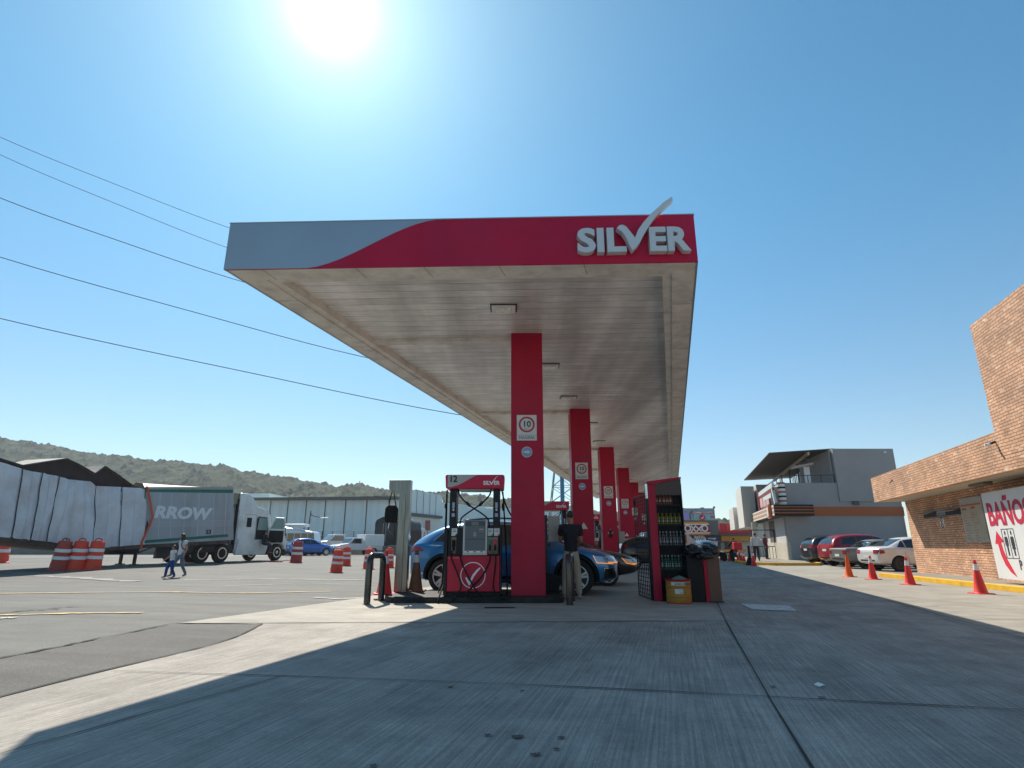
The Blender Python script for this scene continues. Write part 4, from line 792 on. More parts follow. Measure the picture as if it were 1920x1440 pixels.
# far vehicles
bp_=gpt(567,1036); 
car('hatch',BLU2,(-20.5,54.5,gz(-21,53)),.7,'bright blue hatchback on the road behind the orange drum','cars on the road',2,'ten',sc=1.05)
car('hatch',SILP,(17.0,51.0,0),R(96),'small pale silver car parked in front of the convenience store',None,1,'steel')
# ---------------------------------------------------------------- people
def skinmesh(nodes,edges,name,m,par,root=0,sub=2):
    me=bpy.data.meshes.new(name); me.from_pydata([n[:3] for n in nodes],edges,[]); o=bpy.data.objects.new('tmp',me); COL.objects.link(o)
    sk=o.modifiers.new('k','SKIN'); sk.use_smooth_shade=True; ss=o.modifiers.new('s','SUBSURF'); ss.levels=sub; ss.render_levels=sub
    for i,(n,s) in enumerate(zip(nodes,me.skin_vertices[0].data)):
        s.radius=(n[3],n[4] if len(n)>4 else n[3]); s.use_root=(i==root)
    me2=evald(o); bpy.data.objects.remove(o); me2.name=name; me2.materials.clear(); me2.materials.append(m)
    for p in me2.polygons: p.use_smooth=True; p.material_index=0
    r=bpy.data.objects.new(name,me2); COL.objects.link(r); r.parent=par; return r
def person(label,loc,rz,J,sc,skin,top,bot,shoe,hair,hairlong=0,sleeve=.5,legk=1.0,group=None,hatm=None,fem=0):
    """forward is local -y. J: joints for a 1.7 m figure"""
    o=thing('person',label,'person',loc,rz,group,sc)
    g=lambda k: J[k]
    N=[];E=[]
    def n(p,r,r2=None): N.append((*p,r,r2 or r)); return len(N)-1
    def chain(a,pts):
        for p in pts: b=n(*p); E.append((a,b)); a=b
        return a
    hip=n(g('hip'),.105,.08); w=chain(hip,[(g('waist'),.11,.085),(g('chest'),.112,.088),(g('chest2'),.095,.078),(g('neck'),.05,.052),(g('jaw'),.066,.078),(g('head'),.078,.098),(g('crown'),.055,.07)])
    def hand(a,wr,pm,side):
        wr,pm=Vector(wr),Vector(pm); d=(pm-wr).normalized(); ps=n(pm,.028,.016); E.append((a,ps)); k0=n(pm+d*.03,.030,.014); E.append((ps,k0))
        sv=Vector((0,-1,0)); sv=(sv-d*sv.dot(d)).normalized(); cur=Vector((-side,0,0))
        for i in range(4):
            L=[.055,.064,.06,.045][i]; b0=pm+d*.04+sv*(.024-.016*i); chain(k0,[(b0+d*.012,.0085),(b0+d*L*.55+cur*.006,.008),(b0+d*L*.9+cur*.022,.0068)])
        chain(ps,[(pm+sv*.036+d*.0,.0095),(pm+sv*.05+d*.03+cur*.008,.008)])
    for s,k in ((1,'L'),(-1,'R')):
        a=chain(2,[(g('sh'+k),.046),(g('el'+k),.040),(g('wr'+k),.026)]); hand(a,g('wr'+k),g('pa'+k),s)
        a=chain(hip,[(g('th'+k),.066),(g('kn'+k),.05),(g('an'+k),.038),(g('to'+k),.034)])
    hd=Vector(g('head')); f=Vector(J.get('face',(0,-1,0))).normalized(); 
    i=n(hd+f*.095+Vector((0,0,-.012)),.011); E.append((6,i))
    skinmesh(N,E,'body',skin,o,0,2)
    side=f.cross(Vector((0,0,1))).normalized()
    eb=MB()
    for s in (-1,1):
        c=hd+f*.088+side*s*.032+Vector((0,0,.008)); eb.lathe([(.001,-.009),(.009,0),(.001,.009)],8,Matrix.Translation(c))
    c=hd+f*.09+Vector((0,0,-.052)); eb.lathe([(.001,-.006),(.02,0),(.001,.006)],8,Matrix.Translation(c)@Matrix.Diagonal((1,.5,1,1))); eb.build('face_features',mat('dark_features',(.06,.02,.02),.5),o)
    er=MB()
    for s in (-1,1): er.lathe([(.002,-.03),(.016,-.01),(.018,.012),(.004,.03)],10,Matrix.Translation(hd+side*s*.082-f*.01)@Matrix.Diagonal((.7,1,1,1)))
    er.build('ears',skin,o)
    # clothes
    N=[];E=[]; t=n(Vector(g('hip'))+Vector((0,0,-.06)),.165 if not fem else .15,.125); u=chain(t,[(Vector(g('hip'))+Vector((0,0,.02)),.160 if not fem else .145,.125),(g('waist'),.155 if not fem else .12,.115),(g('chest'),.170,.128),(g('chest2'),.150,.108),(Vector(g('neck'))+Vector((0,0,-.02)),.062,.062)])
    for s,k in ((1,'L'),(-1,'R')):
        a,b=Vector(g('sh'+k)),Vector(g('el'+k)); 
        if sleeve<=1: chain(4,[(a,.080),(a+(b-a)*sleeve,.072)])
        else: chain(4,[(a,.084),(b,.062),(Vector(g('wr'+k)),.042)])
    skinmesh(N,E,'shirt',top,o,0,2)
    N=[];E=[]; t=n(Vector(g('hip'))+Vector((0,0,.10)),.140 if not fem else .13,.105); h=chain(t,[(g('hip'),.150,.118),(Vector(g('hip'))+Vector((0,0,-.06)),.145,.115)])
    for k in 'LR':
        a,b=Vector(g('kn'+k)),Vector(g('an'+k)); chain(h,[(g('th'+k),.105*(1 if not fem else .95)),(a,.078*legk),(a+(b-a)*.55,.070*legk),(b+(b-a)*.06,.062*legk)])
    skinmesh(N,E,'trousers',bot,o,0,2)
    for k in 'LR':
        a,b=Vector(g('an'+k)),Vector(g('to'+k)); N=[];E=[]; t=n(a+Vector((0,0,-.0)),.046); chain(t,[(a+Vector((0,0,-.05))-(b-a)*.15,.045,.04),(a+(b-a)*.6+Vector((0,0,-.012)),.046,.034),(b+(b-a)*.1,.04,.028)]); skinmesh(N,E,'shoe',shoe,o,0,2)
    # hair cap hugging the skull
    b=bmesh.new(); bmesh.ops.create_icosphere(b,subdivisions=3,radius=1)
    for v in b.verts:
        c=v.co.copy(); x=side*c.x*.082+f*(c.y*.100)+Vector((0,0,1))*c.z*.104; 
        front=max(0,c.y)
        if c.z<.15-.35*(front<.15): x=x*(.82 if not hairlong else 1) 
        if front>.55 and c.z<.45: x-=f*.05
        if hairlong and c.z<0 and front<.4: x+=Vector((0,0,c.z*hairlong))-f*.02; x*=1+noise.noise(c*5)*.12
        x*=1+noise.noise(c*7)*.05; v.co=hd+x+Vector((0,0,.022))-f*.014
    me=bpy.data.meshes.new('hair'); b.to_mesh(me); b.free(); me.materials.append(hair); [setattr(p,'use_smooth',True) for p in me.polygons]
    h=bpy.data.objects.new('hair',me); COL.objects.link(h); h.parent=o
    return o
def pose(**k):
    J=dict(hip=(0,0,.93),waist=(0,0,1.06),chest=(0,.005,1.25),chest2=(0,.01,1.37),neck=(0,0,1.465),jaw=(0,-.012,1.53),head=(0,-.015,1.595),crown=(0,-.005,1.655),
    shL=(.185,.01,1.385),elL=(.235,.03,1.12),wrL=(.25,-.03,.88),paL=(.25,-.045,.82),shR=(-.185,.01,1.385),elR=(-.235,.03,1.12),wrR=(-.25,-.03,.88),paR=(-.25,-.045,.82),
    thL=(.09,0,.84),knL=(.10,-.02,.49),anL=(.11,.02,.09),toL=(.125,-.14,.036),thR=(-.09,0,.84),knR=(-.10,-.02,.49),anR=(-.11,.02,.09),toR=(-.125,-.14,.036)); J.update(k); return J
NAVY=mat('black_polo_cloth',(.012,.012,.018),.85,0,.2,20,bump=.3,bscale=14); KHA=mat('khaki_cloth',(.40,.34,.25),.85,0,.1,9,bump=.6,bscale=9); SHO=mat('shoe_pale',(.35,.33,.3),.6); SHD=mat('shoe_dark',(.03,.03,.035),.6)
WTEE=mat('white_cotton',(.62,.62,.64),.85,0,.05,9,bump=.4,bscale=12); JEAN=mat('blue_denim',(.10,.16,.24),.85,0,.12,12,bump=.3,bscale=14); DBL=mat('deep_blue_cloth',(.015,.05,.20),.85,0,.1,9,bump=.3,bscale=14)
HAIRB=mat('brown_hair',(.035,.015,.008),.55,0,.3,50); HAIRG=mat('greying_hair',(.05,.04,.035),.6,0,.3,60)
# man with his back to the camera, working at the car's bonnet
J=pose(shL=(.20,0,1.385),elL=(.215,-.08,1.13),wrL=(.14,-.30,1.10),paL=(.11,-.36,1.10),shR=(-.20,0,1.385),elR=(-.225,.0,1.12),wrR=(-.21,-.24,1.02),paR=(-.19,-.29,1.0),jaw=(.0,-.03,1.53),head=(0,-.045,1.60),crown=(0,-.04,1.655),
 anL=(.16,.02,.09),toL=(.19,-.13,.036),knL=(.12,-.03,.49),anR=(-.15,.03,.09),toR=(-.20,-.12,.036),knR=(-.14,-.03,.49),face=(.3,-1,-.1))
person('man seen from behind in black polo shirt and khaki trousers beside the blue SUV',(1.27,12.82,0),PI+.1,J,(1.0,1.1,1.06),SKIN,NAVY,KHA,SHO,HAIRG,0,.7,1.02)
# woman and child walking hand in hand
q=gpt(333,1082)
J=pose(hip=(0,-.02,.90),knR=(-.08,-.20,.52),anR=(-.09,-.24,.12),toR=(-.10,-.40,.05),knL=(.09,.04,.48),anL=(.09,.26,.12),toL=(.10,.13,.04),wrL=(.30,-.05,.90),paL=(.31,-.07,.85),elL=(.26,.05,1.12),elR=(-.25,.10,1.12),wrR=(-.26,.14,.88),paR=(-.26,.15,.82),face=(-.9,-.5,0),head=(-.0,-.04,1.595),jaw=(0,-.03,1.53))
wm=person('woman with long dark hair, white T-shirt and jeans walking with a child',(q.x,q.y,q.z),R(-28),J,.87,mat('skin_tan',(.38,.2,.13),.55),WTEE,JEAN,mat('shoe_grey',(.28,.24,.25),.7),HAIRB,.26,.45,.85,fem=1)
o=MB().lathe([(.02,-.22),(.13,-.20),(.15,0),(.13,.18),(.02,.21)],14,Matrix.Translation((0,.17,1.22))@Matrix.Diagonal((1,.55,1,1))).build('backpack',mat('black_nylon',(.03,.03,.04),.7,0,.2,14),None); 
MB().tube(bez([(.12,.12,1.40),(.13,-.02,1.43),(.13,-.13,1.30),(.14,-.05,1.12),(.13,.12,1.06)]),.018,6).tube(bez([(-.12,.12,1.40),(-.13,-.02,1.43),(-.13,-.13,1.30),(-.14,-.05,1.12),(-.13,.12,1.06)]),.018,6).build('strap',mat('black_nylon',(.03,.03,.04)),o)
o.matrix_world=wm.matrix_basis.copy(); o.location=wm.location; o.rotation_euler=wm.rotation_euler; o.scale=wm.scale; tag(o,'small dark backpack on the walking woman\'s back','backpack')
q=gpt(318,1084)
J=pose(knR=(-.08,-.18,.5),anR=(-.09,-.2,.12),toR=(-.10,-.36,.05),anL=(.09,.18,.12),toL=(.10,.04,.04),elR=(-.27,-.05,1.1),wrR=(-.32,-.22,.95),paR=(-.33,-.26,.91),elL=(.27,.02,1.12),wrL=(.31,-.02,1.0),paL=(.33,-.02,1.0),face=(-.3,-1,0))
person('child with short curly hair, white shirt and blue trousers walking beside the woman',(q.x,q.y,q.z),R(-35),J,(.66,.66,.64),mat('skin_tan',(.38,.2,.13)),WTEE,DBL,SHD,HAIRB,.02,.45,1.05)
# ---------------------------------------------------------------- broken trailer
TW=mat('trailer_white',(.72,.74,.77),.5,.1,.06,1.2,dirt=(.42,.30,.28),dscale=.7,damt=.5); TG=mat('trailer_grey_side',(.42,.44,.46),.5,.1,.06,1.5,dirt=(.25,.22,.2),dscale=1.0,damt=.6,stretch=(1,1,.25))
GRN=mat('green_stripe',(.01,.16,.11),.5,0,.15,3); RUST=mat('rusty_steel',(.09,.055,.045),.75,.1,.3,3,dirt=(.2,.15,.12),dscale=3,damt=.5); INR=mat('torn_roof_inside',(.05,.03,.03),.8,0,.2,2); RSK=mat('roof_skin_dusty',(.46,.40,.33),.6,0,.1,2)
A=Vector((-15.6,33.4,0)); B=Vector((-18.4,29.7,0)); C_=Vector((-20.1,23.6,0)); Dd=C_+(C_-B).normalized()*6.2
def onp(u,v,P,Q):
    r=ray(u,v); d=Q-P; n=Vector((d.y,-d.x,0)); t=(P-Vector((0,0,CAM_H))).dot(n)/r.dot(n); return Vector((0,0,CAM_H))+r*t
NR=Vector((-.80,.60,0))   # towards the far side of the trailer
NL=Vector((-.962,.27,0))
tr=thing('broken_trailer','long white box trailer buckled in the middle with its roof peeled up','trailer')
def sidewall(cols,P,Q,Nn,m,name,dep=2.5,far=True):
    """cols: (u,top v,bottom v) along the wall"""
    fr=[(onp(u,a,P,Q),onp(u,b,P,Q)) for u,a,b in cols]; mb=MB(); vs=[]
    for t,b in fr: vs+=[t,b]
    mb.add(vs,[(2*i,2*i+1,2*i+3,2*i+2) for i in range(len(fr)-1)])
    o=mb.build(name,m,tr,fix=False); q=o.modifiers.new('s','SOLIDIFY'); q.thickness=.04; q.offset=0
    if far:
        o2=MB().add([v+Nn*dep for v in vs],[(2*i,2*i+1,2*i+3,2*i+2) for i in range(len(fr)-1)]).build('far_side_panel',TW,tr,fix=False)
    return fr
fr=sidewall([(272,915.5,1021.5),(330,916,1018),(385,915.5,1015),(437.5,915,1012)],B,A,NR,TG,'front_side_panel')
# front bulkhead
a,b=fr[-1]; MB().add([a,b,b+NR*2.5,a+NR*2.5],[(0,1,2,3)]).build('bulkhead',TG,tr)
# stripes, lines and lettering on the front part
def onstripe(pts,m,name,off=.025):
    n=(A-B).normalized(); nn=Vector((n.y,-n.x,0)); vs=[onp(u,v,B,A)+nn*off for u,v in pts]; return MB().add(vs,[tuple(range(len(vs)))]).build(name,m,tr,fix=False)
onstripe([(273,917.5),(436.5,918),(436.2,924.5),(273.5,922.5)],GRN,'green_stripe'); onstripe([(265,1013.5),(427,1001.5),(427,1006.5),(264.5,1019)],GRN,'green_stripe')
LN=mat('faded_white_line',(.52,.52,.52),.6)
for k in range(4): onstripe([(282,978.5+3*k-.5),(432,975+3.3*k),(432,976+3.3*k),(282,979.5+3*k-.5)],LN,'faded_line')
for u in (300,322,347,373,401,424): onstripe([(u,925),(u+.7,925),(u-3,1010-(u-270)*.05),(u-3.7,1010-(u-270)*.05)],TW,'panel_seam',.022)
dA=(A-B).normalized(); rzA=math.atan2(dA.y,dA.x)
def tx(s,u,v,h,m,bold=.04,sx=1,shear=0,nm='side_lettering'):
    p=onp(u,v,B,A)+Vector((dA.y,-dA.x,0))*.03; return text(nm,s,h,m,tr,p,(R(90),0,rzA),.004,bold,sx,shear=shear)
tx('RROW',287,970,.56,mat('ghost_lettering',(.80,.81,.82),.6),.07,1.12,.12); tx('53',385,1001,.22,INK,.05,.9,0,'trailer_number')
# crumpled rear part
rows_=[(-60,850,998),(-30,858,1002),(0,867,1007),(22,873,1009),(40,879,1011.5),(57,884,1013),(85,887.5,1015),(86,889,1015),(104,892,1018),(122,897,1021),(124,898.5,1022),(145,901,1024),(165,903,1026),(171,908,1027),(174,911,1027),(196,912,1027),(220,913,1025),(247,914.5,1022),(272,915,1021)]
frl=sidewall([r_ for r_ in rows_],B,C_,NL,TW,'rear_side_panel',far=False)
mb=MB()   # buckled outer sheet in slabs with real folds
nn=-NL; sl=[(-60,22,.04),(22,57,.10),(57,86,.05),(86,124,.14),(124,172,.30),(172,222,.10),(222,273,.06)]
def tb(u):
    for r0,r1 in zip(rows_,rows_[1:]):
        if u<=r1[0]: t=(u-r0[0])/(r1[0]-r0[0]); return r0[1]+(r1[1]-r0[1])*t,r0[2]+(r1[2]-r0[2])*t
    return rows_[-1][1:]
lean=-30
for k,(u0,u1,of) in enumerate(sl):
    vs=[];nu,nv=9,12
    for j in range(nv+1):
        for i in range(nu+1):
            ub=u0+(u1-u0)*i/nu; t=j/nv; top,bot=tb(ub); wrn=lean*(1 if u1<172 else .3)*(1-abs(ub-130)/400); u=ub-wrn*(1-t)*.9 if (u0>-60 or i) else ub
            if u1>=272 and i==nu: u=272+(0)*t-6*t
            top,bot=tb(min(u,272)); p=onp(u,top+(bot-top)*t,B,C_)
            bul=of*(math.sin(PI*i/nu)**.6)*(.4+.9*t*(1-t)*2)+.16*noise.noise(Vector((i*.45,j*.22+i*.12,k*7)))
            vs.append(p+nn*(bul+.03))
    mb=MB().add(vs,[(j*(nu+1)+i,j*(nu+1)+i+1,(j+1)*(nu+1)+i+1,(j+1)*(nu+1)+i) for j in range(nv) for i in range(nu)],0,True)
    mb.build('buckled_sheet',TW,tr,fix=False)
    sv=[vs[j*(nu+1)+nu]+nn*.035 for j in range(nv+1)]; sq=[]
    for p in sv: sq+=[p,p-(B-C_).normalized()*.05]
    MB().add(sq,[(2*i,2*i+1,2*i+3,2*i+2) for i in range(nv)]).build('torn_seam',DGREY,tr,fix=False)
    for fq in (.5,):
        c=int(nu*fq); sq=[]
        for j in range(nv+1): p=vs[j*(nu+1)+c]+nn*.006; sq+=[p,p-(B-C_).normalized()*.012]
        MB().add(sq,[(2*i,2*i+1,2*i+3,2*i+2) for i in range(nv)]).build('rivet_row',mat('rivet_grey',(.42,.44,.47),.6),tr,fix=False)
# torn edge (dark gap) and floor beam
n=(B-C_).normalized()
mb=MB(); mb.add([onp(275,975,B,C_)+nn*.06,onp(277,985,B,C_)+nn*.06,onp(264,1015,B,C_)+nn*.06,onp(272,990,B,C_)+nn*.05],[(0,1,2,3)]); mb.build('torn_gap',INK,tr,fix=False)
def beam(pts,P,Q,Nn,name,w=.0):
    vs=[];
    for u,a,b in pts: t_,b_=onp(u,a,P,Q),onp(u,b,P,Q); vs+=[t_-Nn*.03,b_-Nn*.03,b_+Nn*2.5,t_+Nn*2.5]
    k=len(pts); fs=[(4*i+j,4*i+(j+1)%4,4*(i+1)+(j+1)%4,4*(i+1)+j) for i in range(k-1) for j in range(4)]+[(0,1,2,3),(4*k-4,4*k-3,4*k-2,4*k-1)]; return MB().add(vs,fs).build(name,RUST,tr)
beam([(-60,997,1003),(0,1005,1012),(50,1011,1019),(100,1017,1026),(150,1023,1031),(192,1026,1033),(264,1021.5,1029)],C_,B,NL,'floor_beam'); beam([(262,1021.5,1028),(330,1018,1025),(430,1012.5,1019)],B,A,NR,'floor_beam')
# roofs
a,b_=fr[0][0],fr[-1][0]; bulge=[a,a+(b_-a)*.3,a+(b_-a)*.6,b_]; zz=[.28,.18,.10,.03]; vs=[]
for p,z in zip(bulge,zz): vs+=[p,p+NR*.4+Vector((0,0,z)),p+NR*1.25+Vector((0,0,z*1.3)),p+NR*2.5]
MB().add(vs,[(4*i+j,4*i+j+1,4*(i+1)+j+1,4*(i+1)+j) for i in range(3) for j in range(3)],0,True).build('roof_sheet',RSK,tr,fix=False)
MB().bar(fr[0][0]+Vector((0,0,.03)),fr[-1][0]+Vector((0,0,.03)),.07,.07).build('top_rail',mat('top_rail_tan',(.42,.38,.33),.6),tr)
pk=[(-60,838),(0,861),(42,874),(80,868),(125,861),(150,873),(178,889),(186,884),(197,875),(222,892),(250,912),(275,917)]
vs=[];
for u,v in pk:
    p=onp(u,v,B,C_); vs+=[p,p+NL*2.45+Vector((0,0,.12*math.sin(u*.05)))]
o=MB().add(vs,[(2*i,2*i+1,2*i+3,2*i+2) for i in range(len(pk)-1)]).build('peeled_roof_sheet',RSK,tr,fix=False); q=o.modifiers.new('s','SOLIDIFY'); q.thickness=.06
low={-60:848,0:866,42:879,80:886,125:895,150:901,178:909,186:910,197:911,222:913,250:914,275:916}
vs=[]
for u,v in pk: vs+=[onp(u,v+.5,B,C_)+NL*.08,onp(u,low[u]+3,B,C_)+NL*.15]
MB().add(vs,[(2*i,2*i+1,2*i+3,2*i+2) for i in range(len(pk)-1)]).build('hanging_roof_lining',INR,tr,fix=False)
mb=MB()
for (a0,a1),(b0,b1) in zip(pk,pk[1:]): mb.bar(onp(a0,a1-.5,B,C_),onp(b0,b1-.5,B,C_),.09,.05)
mb.build('roof_edge_rail',DGREY,tr)
# underside: landing gear, cross members, hanging boxes, rear wheels
lg=onp(262,1026,B,A)+NR*.35; gzz=gz(lg.x,lg.y)
mb=MB()
for e in (0,1.7):
    p=lg+NR*e; mb.box(p.x-.06,p.x+.06,p.y-.06,p.y+.06,gzz+.04,p.z+.1); mb.box(p.x-.16,p.x+.16,p.y-.16,p.y+.16,gzz,gzz+.05); q2=p+dA*1.1; mb.bar((p.x,p.y,gzz+.55),(q2.x,q2.y,1.15),.06,.06)
mb.build('landing_gear',RUST,tr)
mb=MB(); p0=onp(215,1031,B,C_)+NL*.5
mb.tube([p0,p0+(B-C_).normalized()*1.6],.22,10); p1=onp(300,1030,B,A)+NR*.5; mb.bar(p1,p1+dA*3,.1,.35); mb.bar(p1+Vector((0,0,-.3)),p1+dA*1.4+Vector((0,0,-.3)),.3,.3); mb.build('underframe',DGREY,tr)
for k,t in enumerate((.05,1.4)):
    c=Dd+(B-C_).normalized()*(.8+t)+NL*.15
    w_=MB().lathe([(.3,-.14),(.50,-.14),(.52,0),(.50,.14),(.3,.14)],26,Matrix.Rotation(R(90),4,'X')).build('wheel',TYRE,tr); w_.location=(c.x,c.y,.52+gz(c.x,c.y)); w_.rotation_euler=(0,0,math.atan2((B-C_).y,(B-C_).x))
# orange strap lying along the break
st=thing('ratchet_strap','orange strap tied around the trailer at its break and hanging to the ground','strap')
sp=[(273,912),(277,928),(280,945),(284,968),(279,984),(270,1002),(264,1016),(262,1030)]
vs=[];
for u,v in sp: p=onp(u,v,B,A)-NR*.14; vs+=[p-dA*.05,p+dA*.05]
o=MB().add(vs,[(2*i,2*i+1,2*i+3,2*i+2) for i in range(len(sp)-1)]).build('webbing',mat('strap_orange',(.75,.10,.03),.6),st,fix=False); q=o.modifiers.new('s','SOLIDIFY'); q.thickness=.012
# ---------------------------------------------------------------- tractor
hd_=R(69); T0=Vector((-16.6,33.1,0)); T0.z=gz(T0.x,T0.y)
tk=thing('semi_truck','white long-haul tractor with a sleeper cab, chrome wheels and its passenger door standing open','truck',T0,hd_)
TKW=mat('truck_white',(.80,.83,.80),.35,.1,.05,2,coat=.3,dirt=(.25,.22,.16),dscale=1.2,damt=.35)
# local x forward, y=0 near side outer plane of the wheels, +y away from the camera; tandem centre at x=0
def tkz(v,zc): return CAM_H+(1022-v)/1072*zc
MB().box(-1.4,5.6,.75,.95,.75,1.0).box(-1.4,5.6,1.6,1.8,.75,1.0).box(-1.3,-1.2,.8,1.75,.75,1.0).build('chassis',DGREY,tk)
cabp=[(1.55,.55),(4.05,.55),(4.15,1.0),(4.7,1.25),(5.35,1.15),(5.65,.70),(5.80,.68),(5.80,1.05),(5.62,1.55),(4.95,1.82),(4.42,1.95),(4.10,2.78),(3.98,3.0),(3.7,3.12),(3.2,3.2),(2.95,3.25),(2.75,3.55),(2.5,3.82),(2.2,3.95),(1.6,3.97),(1.55,3.5)]
mb=MB(); mb.prism([(x,z) for x,z in cabp],.12,2.42); cab=mb.build('cab',TKW,tk,.06)
MB().prism([(1.55,.40),(3.9,.40),(4.0,.58),(4.1,1.0),(4.1,1.28),(1.75,1.28)],.04,.115).build('side_skirt',TKW,tk,.02)
MB().box(1.48,1.545,.14,.34,.7,3.6).build('cab_rear_trim',INK,tk)
MB().prism([(.75,3.15),(1.55,3.3),(1.55,3.95),(.9,3.98)],.25,2.3).build('roof_fairing_tail',mat('fairing_tan',(.30,.28,.20),.6,0,.1,3),tk,.03)  # fairing tail in a plain tan tone
MB().box(.6,1.54,.5,2.1,1.05,3.1).build('sleeper_rear',TKW,tk,.02)
ex=MB(); ex.tube([(1.0,.25,.95),(1.0,.25,2.35)],.16,14); ex.build('muffler',mat('worn_chrome',(.32,.30,.26),.4,.7,.25,4),tk); MB().tube(bez([(1.0,.25,2.35),(1.0,.25,3.5),(.95,.2,3.7),(.85,.15,3.85)]),.07,10).build('exhaust_stack',RUST,tk)
# windows and door opening
MB().box(2.25,2.62,.095,.119,2.0,2.55).build('sleeper_window',BLK,tk,.03)
mb=MB()
for (x0_,x1_,z0_,z1_) in ((1.6,4.0,1.30,1.315),(3.0,3.012,1.0,2.7),(2.1,3.0,2.72,2.735),(1.6,1.612,1.0,3.0),(4.05,4.062,1.3,2.0)): mb.box(x0_,x1_,.112,.12,z0_,z1_)
mb.build('panel_gap',DGREY,tk)
MB().prism([(2.15,1.86),(2.95,1.86),(2.95,2.68),(2.15,2.68)],.108,.1185).build('sleeper_panel',mat('truck_white',(.6,.6,.6)),tk,.02)
MB().prism([(1.7,1.0),(2.9,1.0),(2.9,1.66),(1.7,1.66)],.108,.1185).build('locker_door',TKW,tk,.02)
MB().prism([(3.05,.95),(4.02,.95),(4.02,1.9),(3.86,2.62),(3.15,2.66),(3.05,2.5)],.10,.119).build('door_opening',mat('cab_interior_dark',(.02,.02,.022),.8),tk,.0)
MB().prism([(3.12,1.85),(3.98,1.85),(3.84,2.56),(3.2,2.6)],.09,.0995).build('seen_through_window',mat('window_green',(.20,.33,.30),.15),tk)
MB().prism([(4.36,2.0),(4.46,2.0),(4.18,2.72),(4.08,2.74)],.20,2.34).build('windscreen',GLASS,tk)
MB().box(3.95,4.25,.25,2.29,2.80,2.95).build('sun_visor',mat('dark_red_visor',(.10,.03,.03),.5),tk,.02)
dg=thing('x','','') if False else None
dm_=MB(); M=Matrix.Translation((4.05,.10,0))@Matrix.Rotation(R(-62),4,'Z')
frm=[(0,1.05),(.92,1.05),(1.0,1.2),(1.0,2.45),(.9,2.62),(.35,2.64),(.05,1.95)]
dr_=MB().prism(frm,-.03,.03,0,M).build('cab_door',TKW,tk,.015)
MB().prism([(.06,1.1),(.90,1.1),(.94,1.2),(.94,1.82),(.08,1.84)],.031,.05,0,M).prism([(.06,1.1),(.90,1.1),(.94,1.2),(.94,1.82),(.08,1.84)],-.05,-.031,0,M).build('door_lining',BLK,dr_)
MB().prism([(.14,1.95),(.93,1.93),(.93,2.42),(.86,2.54),(.40,2.56)],-.04,.04,0,M).build('door_window',mat('window_green',(.2,.33,.3)),dr_)
def twheel(x,y,s=1,nm='wheel',r=.52):
    o=MB().lathe([(.29,-.14),(.48,-.14),(r,-.09),(r,.09),(.48,.14),(.29,.14)],30,Matrix.Rotation(R(90),4,'X')).build(nm,TYRE,tk,angle=50); o.location=(x,y,r)
    mb=MB(); Mx=Matrix.Rotation(R(90),4,'X'); ring(mb,0,0,.25,.32,-.16,-.11,30,0); mb.lathe([(.27,0),(.27,.006)],24,Matrix.Translation((0,-.10,0))@Mx,0,False); mb.lathe([(.27,-.02),(.20,.02),(.10,-.0),(.10,-.09),(.02,-.10)] if s else [(.27,.10),(.2,.12),(.12,.13),(.10,.16),(.02,.17)],24,Mx,0)
    for k in range(10): a=2*PI*k/10; mb.lathe([(.022,0),(.022,.03)],8,Matrix.Translation((.165*math.cos(a),(-.02 if s else -.16),.165*math.sin(a)))@Mx,1,False)
    mb.build('rim',[CHROME,DGREY],o)
for x in (-.66,.66):
    for y in (.20,2.34): twheel(x,y,1)
for y in (.22,2.32): twheel(4.95,y,0)
for x in (-.66,.66,4.95): MB().tube([(x,.25,.52),(x,2.3,.52)],.09,8).build('axle',DGREY,tk)
MB().prism([(4.25,1.0),(4.42,1.25),(4.95,1.38),(5.5,1.2),(5.62,.95),(5.4,.95),(5.25,1.12),(4.95,1.18),(4.6,1.1),(4.42,.9)],.06,.5).build('front_mudguard',TKW,tk,.02)
MB().box(5.7,5.88,.2,2.35,.42,.78).build('bumper',DGREY,tk,.03)
MB().box(5.45,5.6,.18,.32,1.0,1.3).build('headlight',HEADL,tk,.02)
mb=MB(); mb.box(5.25,5.32,-.12,-.02,1.55,2.05); mb.bar((5.1,.2,1.45),(5.28,-.07,1.6),.02,.02); mb.build('hood_mirror',BLK,tk)
MB().box(.95,1.5,.16,.6,.5,1.0).build('battery_box',DGREY,tk,.02)
MB().tube([(2.2,.5,.75),(3.9,.5,.75)],.30,16).build('fuel_tank',CHROME,tk)
MB().bar((1.5,.18,3.55),(1.5,.18,3.95),.03,.03).build('antenna',DGREY,tk)
# seated driver in the doorway
sw=tk.matrix_basis if False else None
wp=Matrix.Translation(T0)@Matrix.Rotation(hd_,4,'Z')@Vector((3.55,-.12,.28))
J=pose(hip=(0,0,.78),waist=(0,-.01,.92),chest=(0,-.03,1.10),chest2=(0,-.04,1.22),neck=(0,-.06,1.31),jaw=(0,-.10,1.37),head=(0,-.12,1.43),crown=(0,-.12,1.49),shL=(.18,-.04,1.22),shR=(-.18,-.04,1.22),elL=(.24,-.10,.98),wrL=(.14,-.30,.88),paL=(.11,-.34,.86),elR=(-.24,-.10,.98),wrR=(-.14,-.30,.88),paR=(-.11,-.34,.86),
 thL=(.09,-.08,.76),knL=(.12,-.40,.70),anL=(.12,-.42,.26),toL=(.13,-.58,.20),thR=(-.09,-.08,.76),knR=(-.12,-.40,.70),anR=(-.12,-.38,.26),toR=(-.13,-.54,.20))
person('person in dark clothes and a cap sitting on the step of the open truck door',(wp.x,wp.y,wp.z),hd_+.3,J,1.0,mat('skin_tan',(.3,.15,.1)),NAVY,mat('dark_trousers',(.03,.03,.04),.8),SHD,mat('red_cap',(.25,.03,.04),.7),0,1.3)
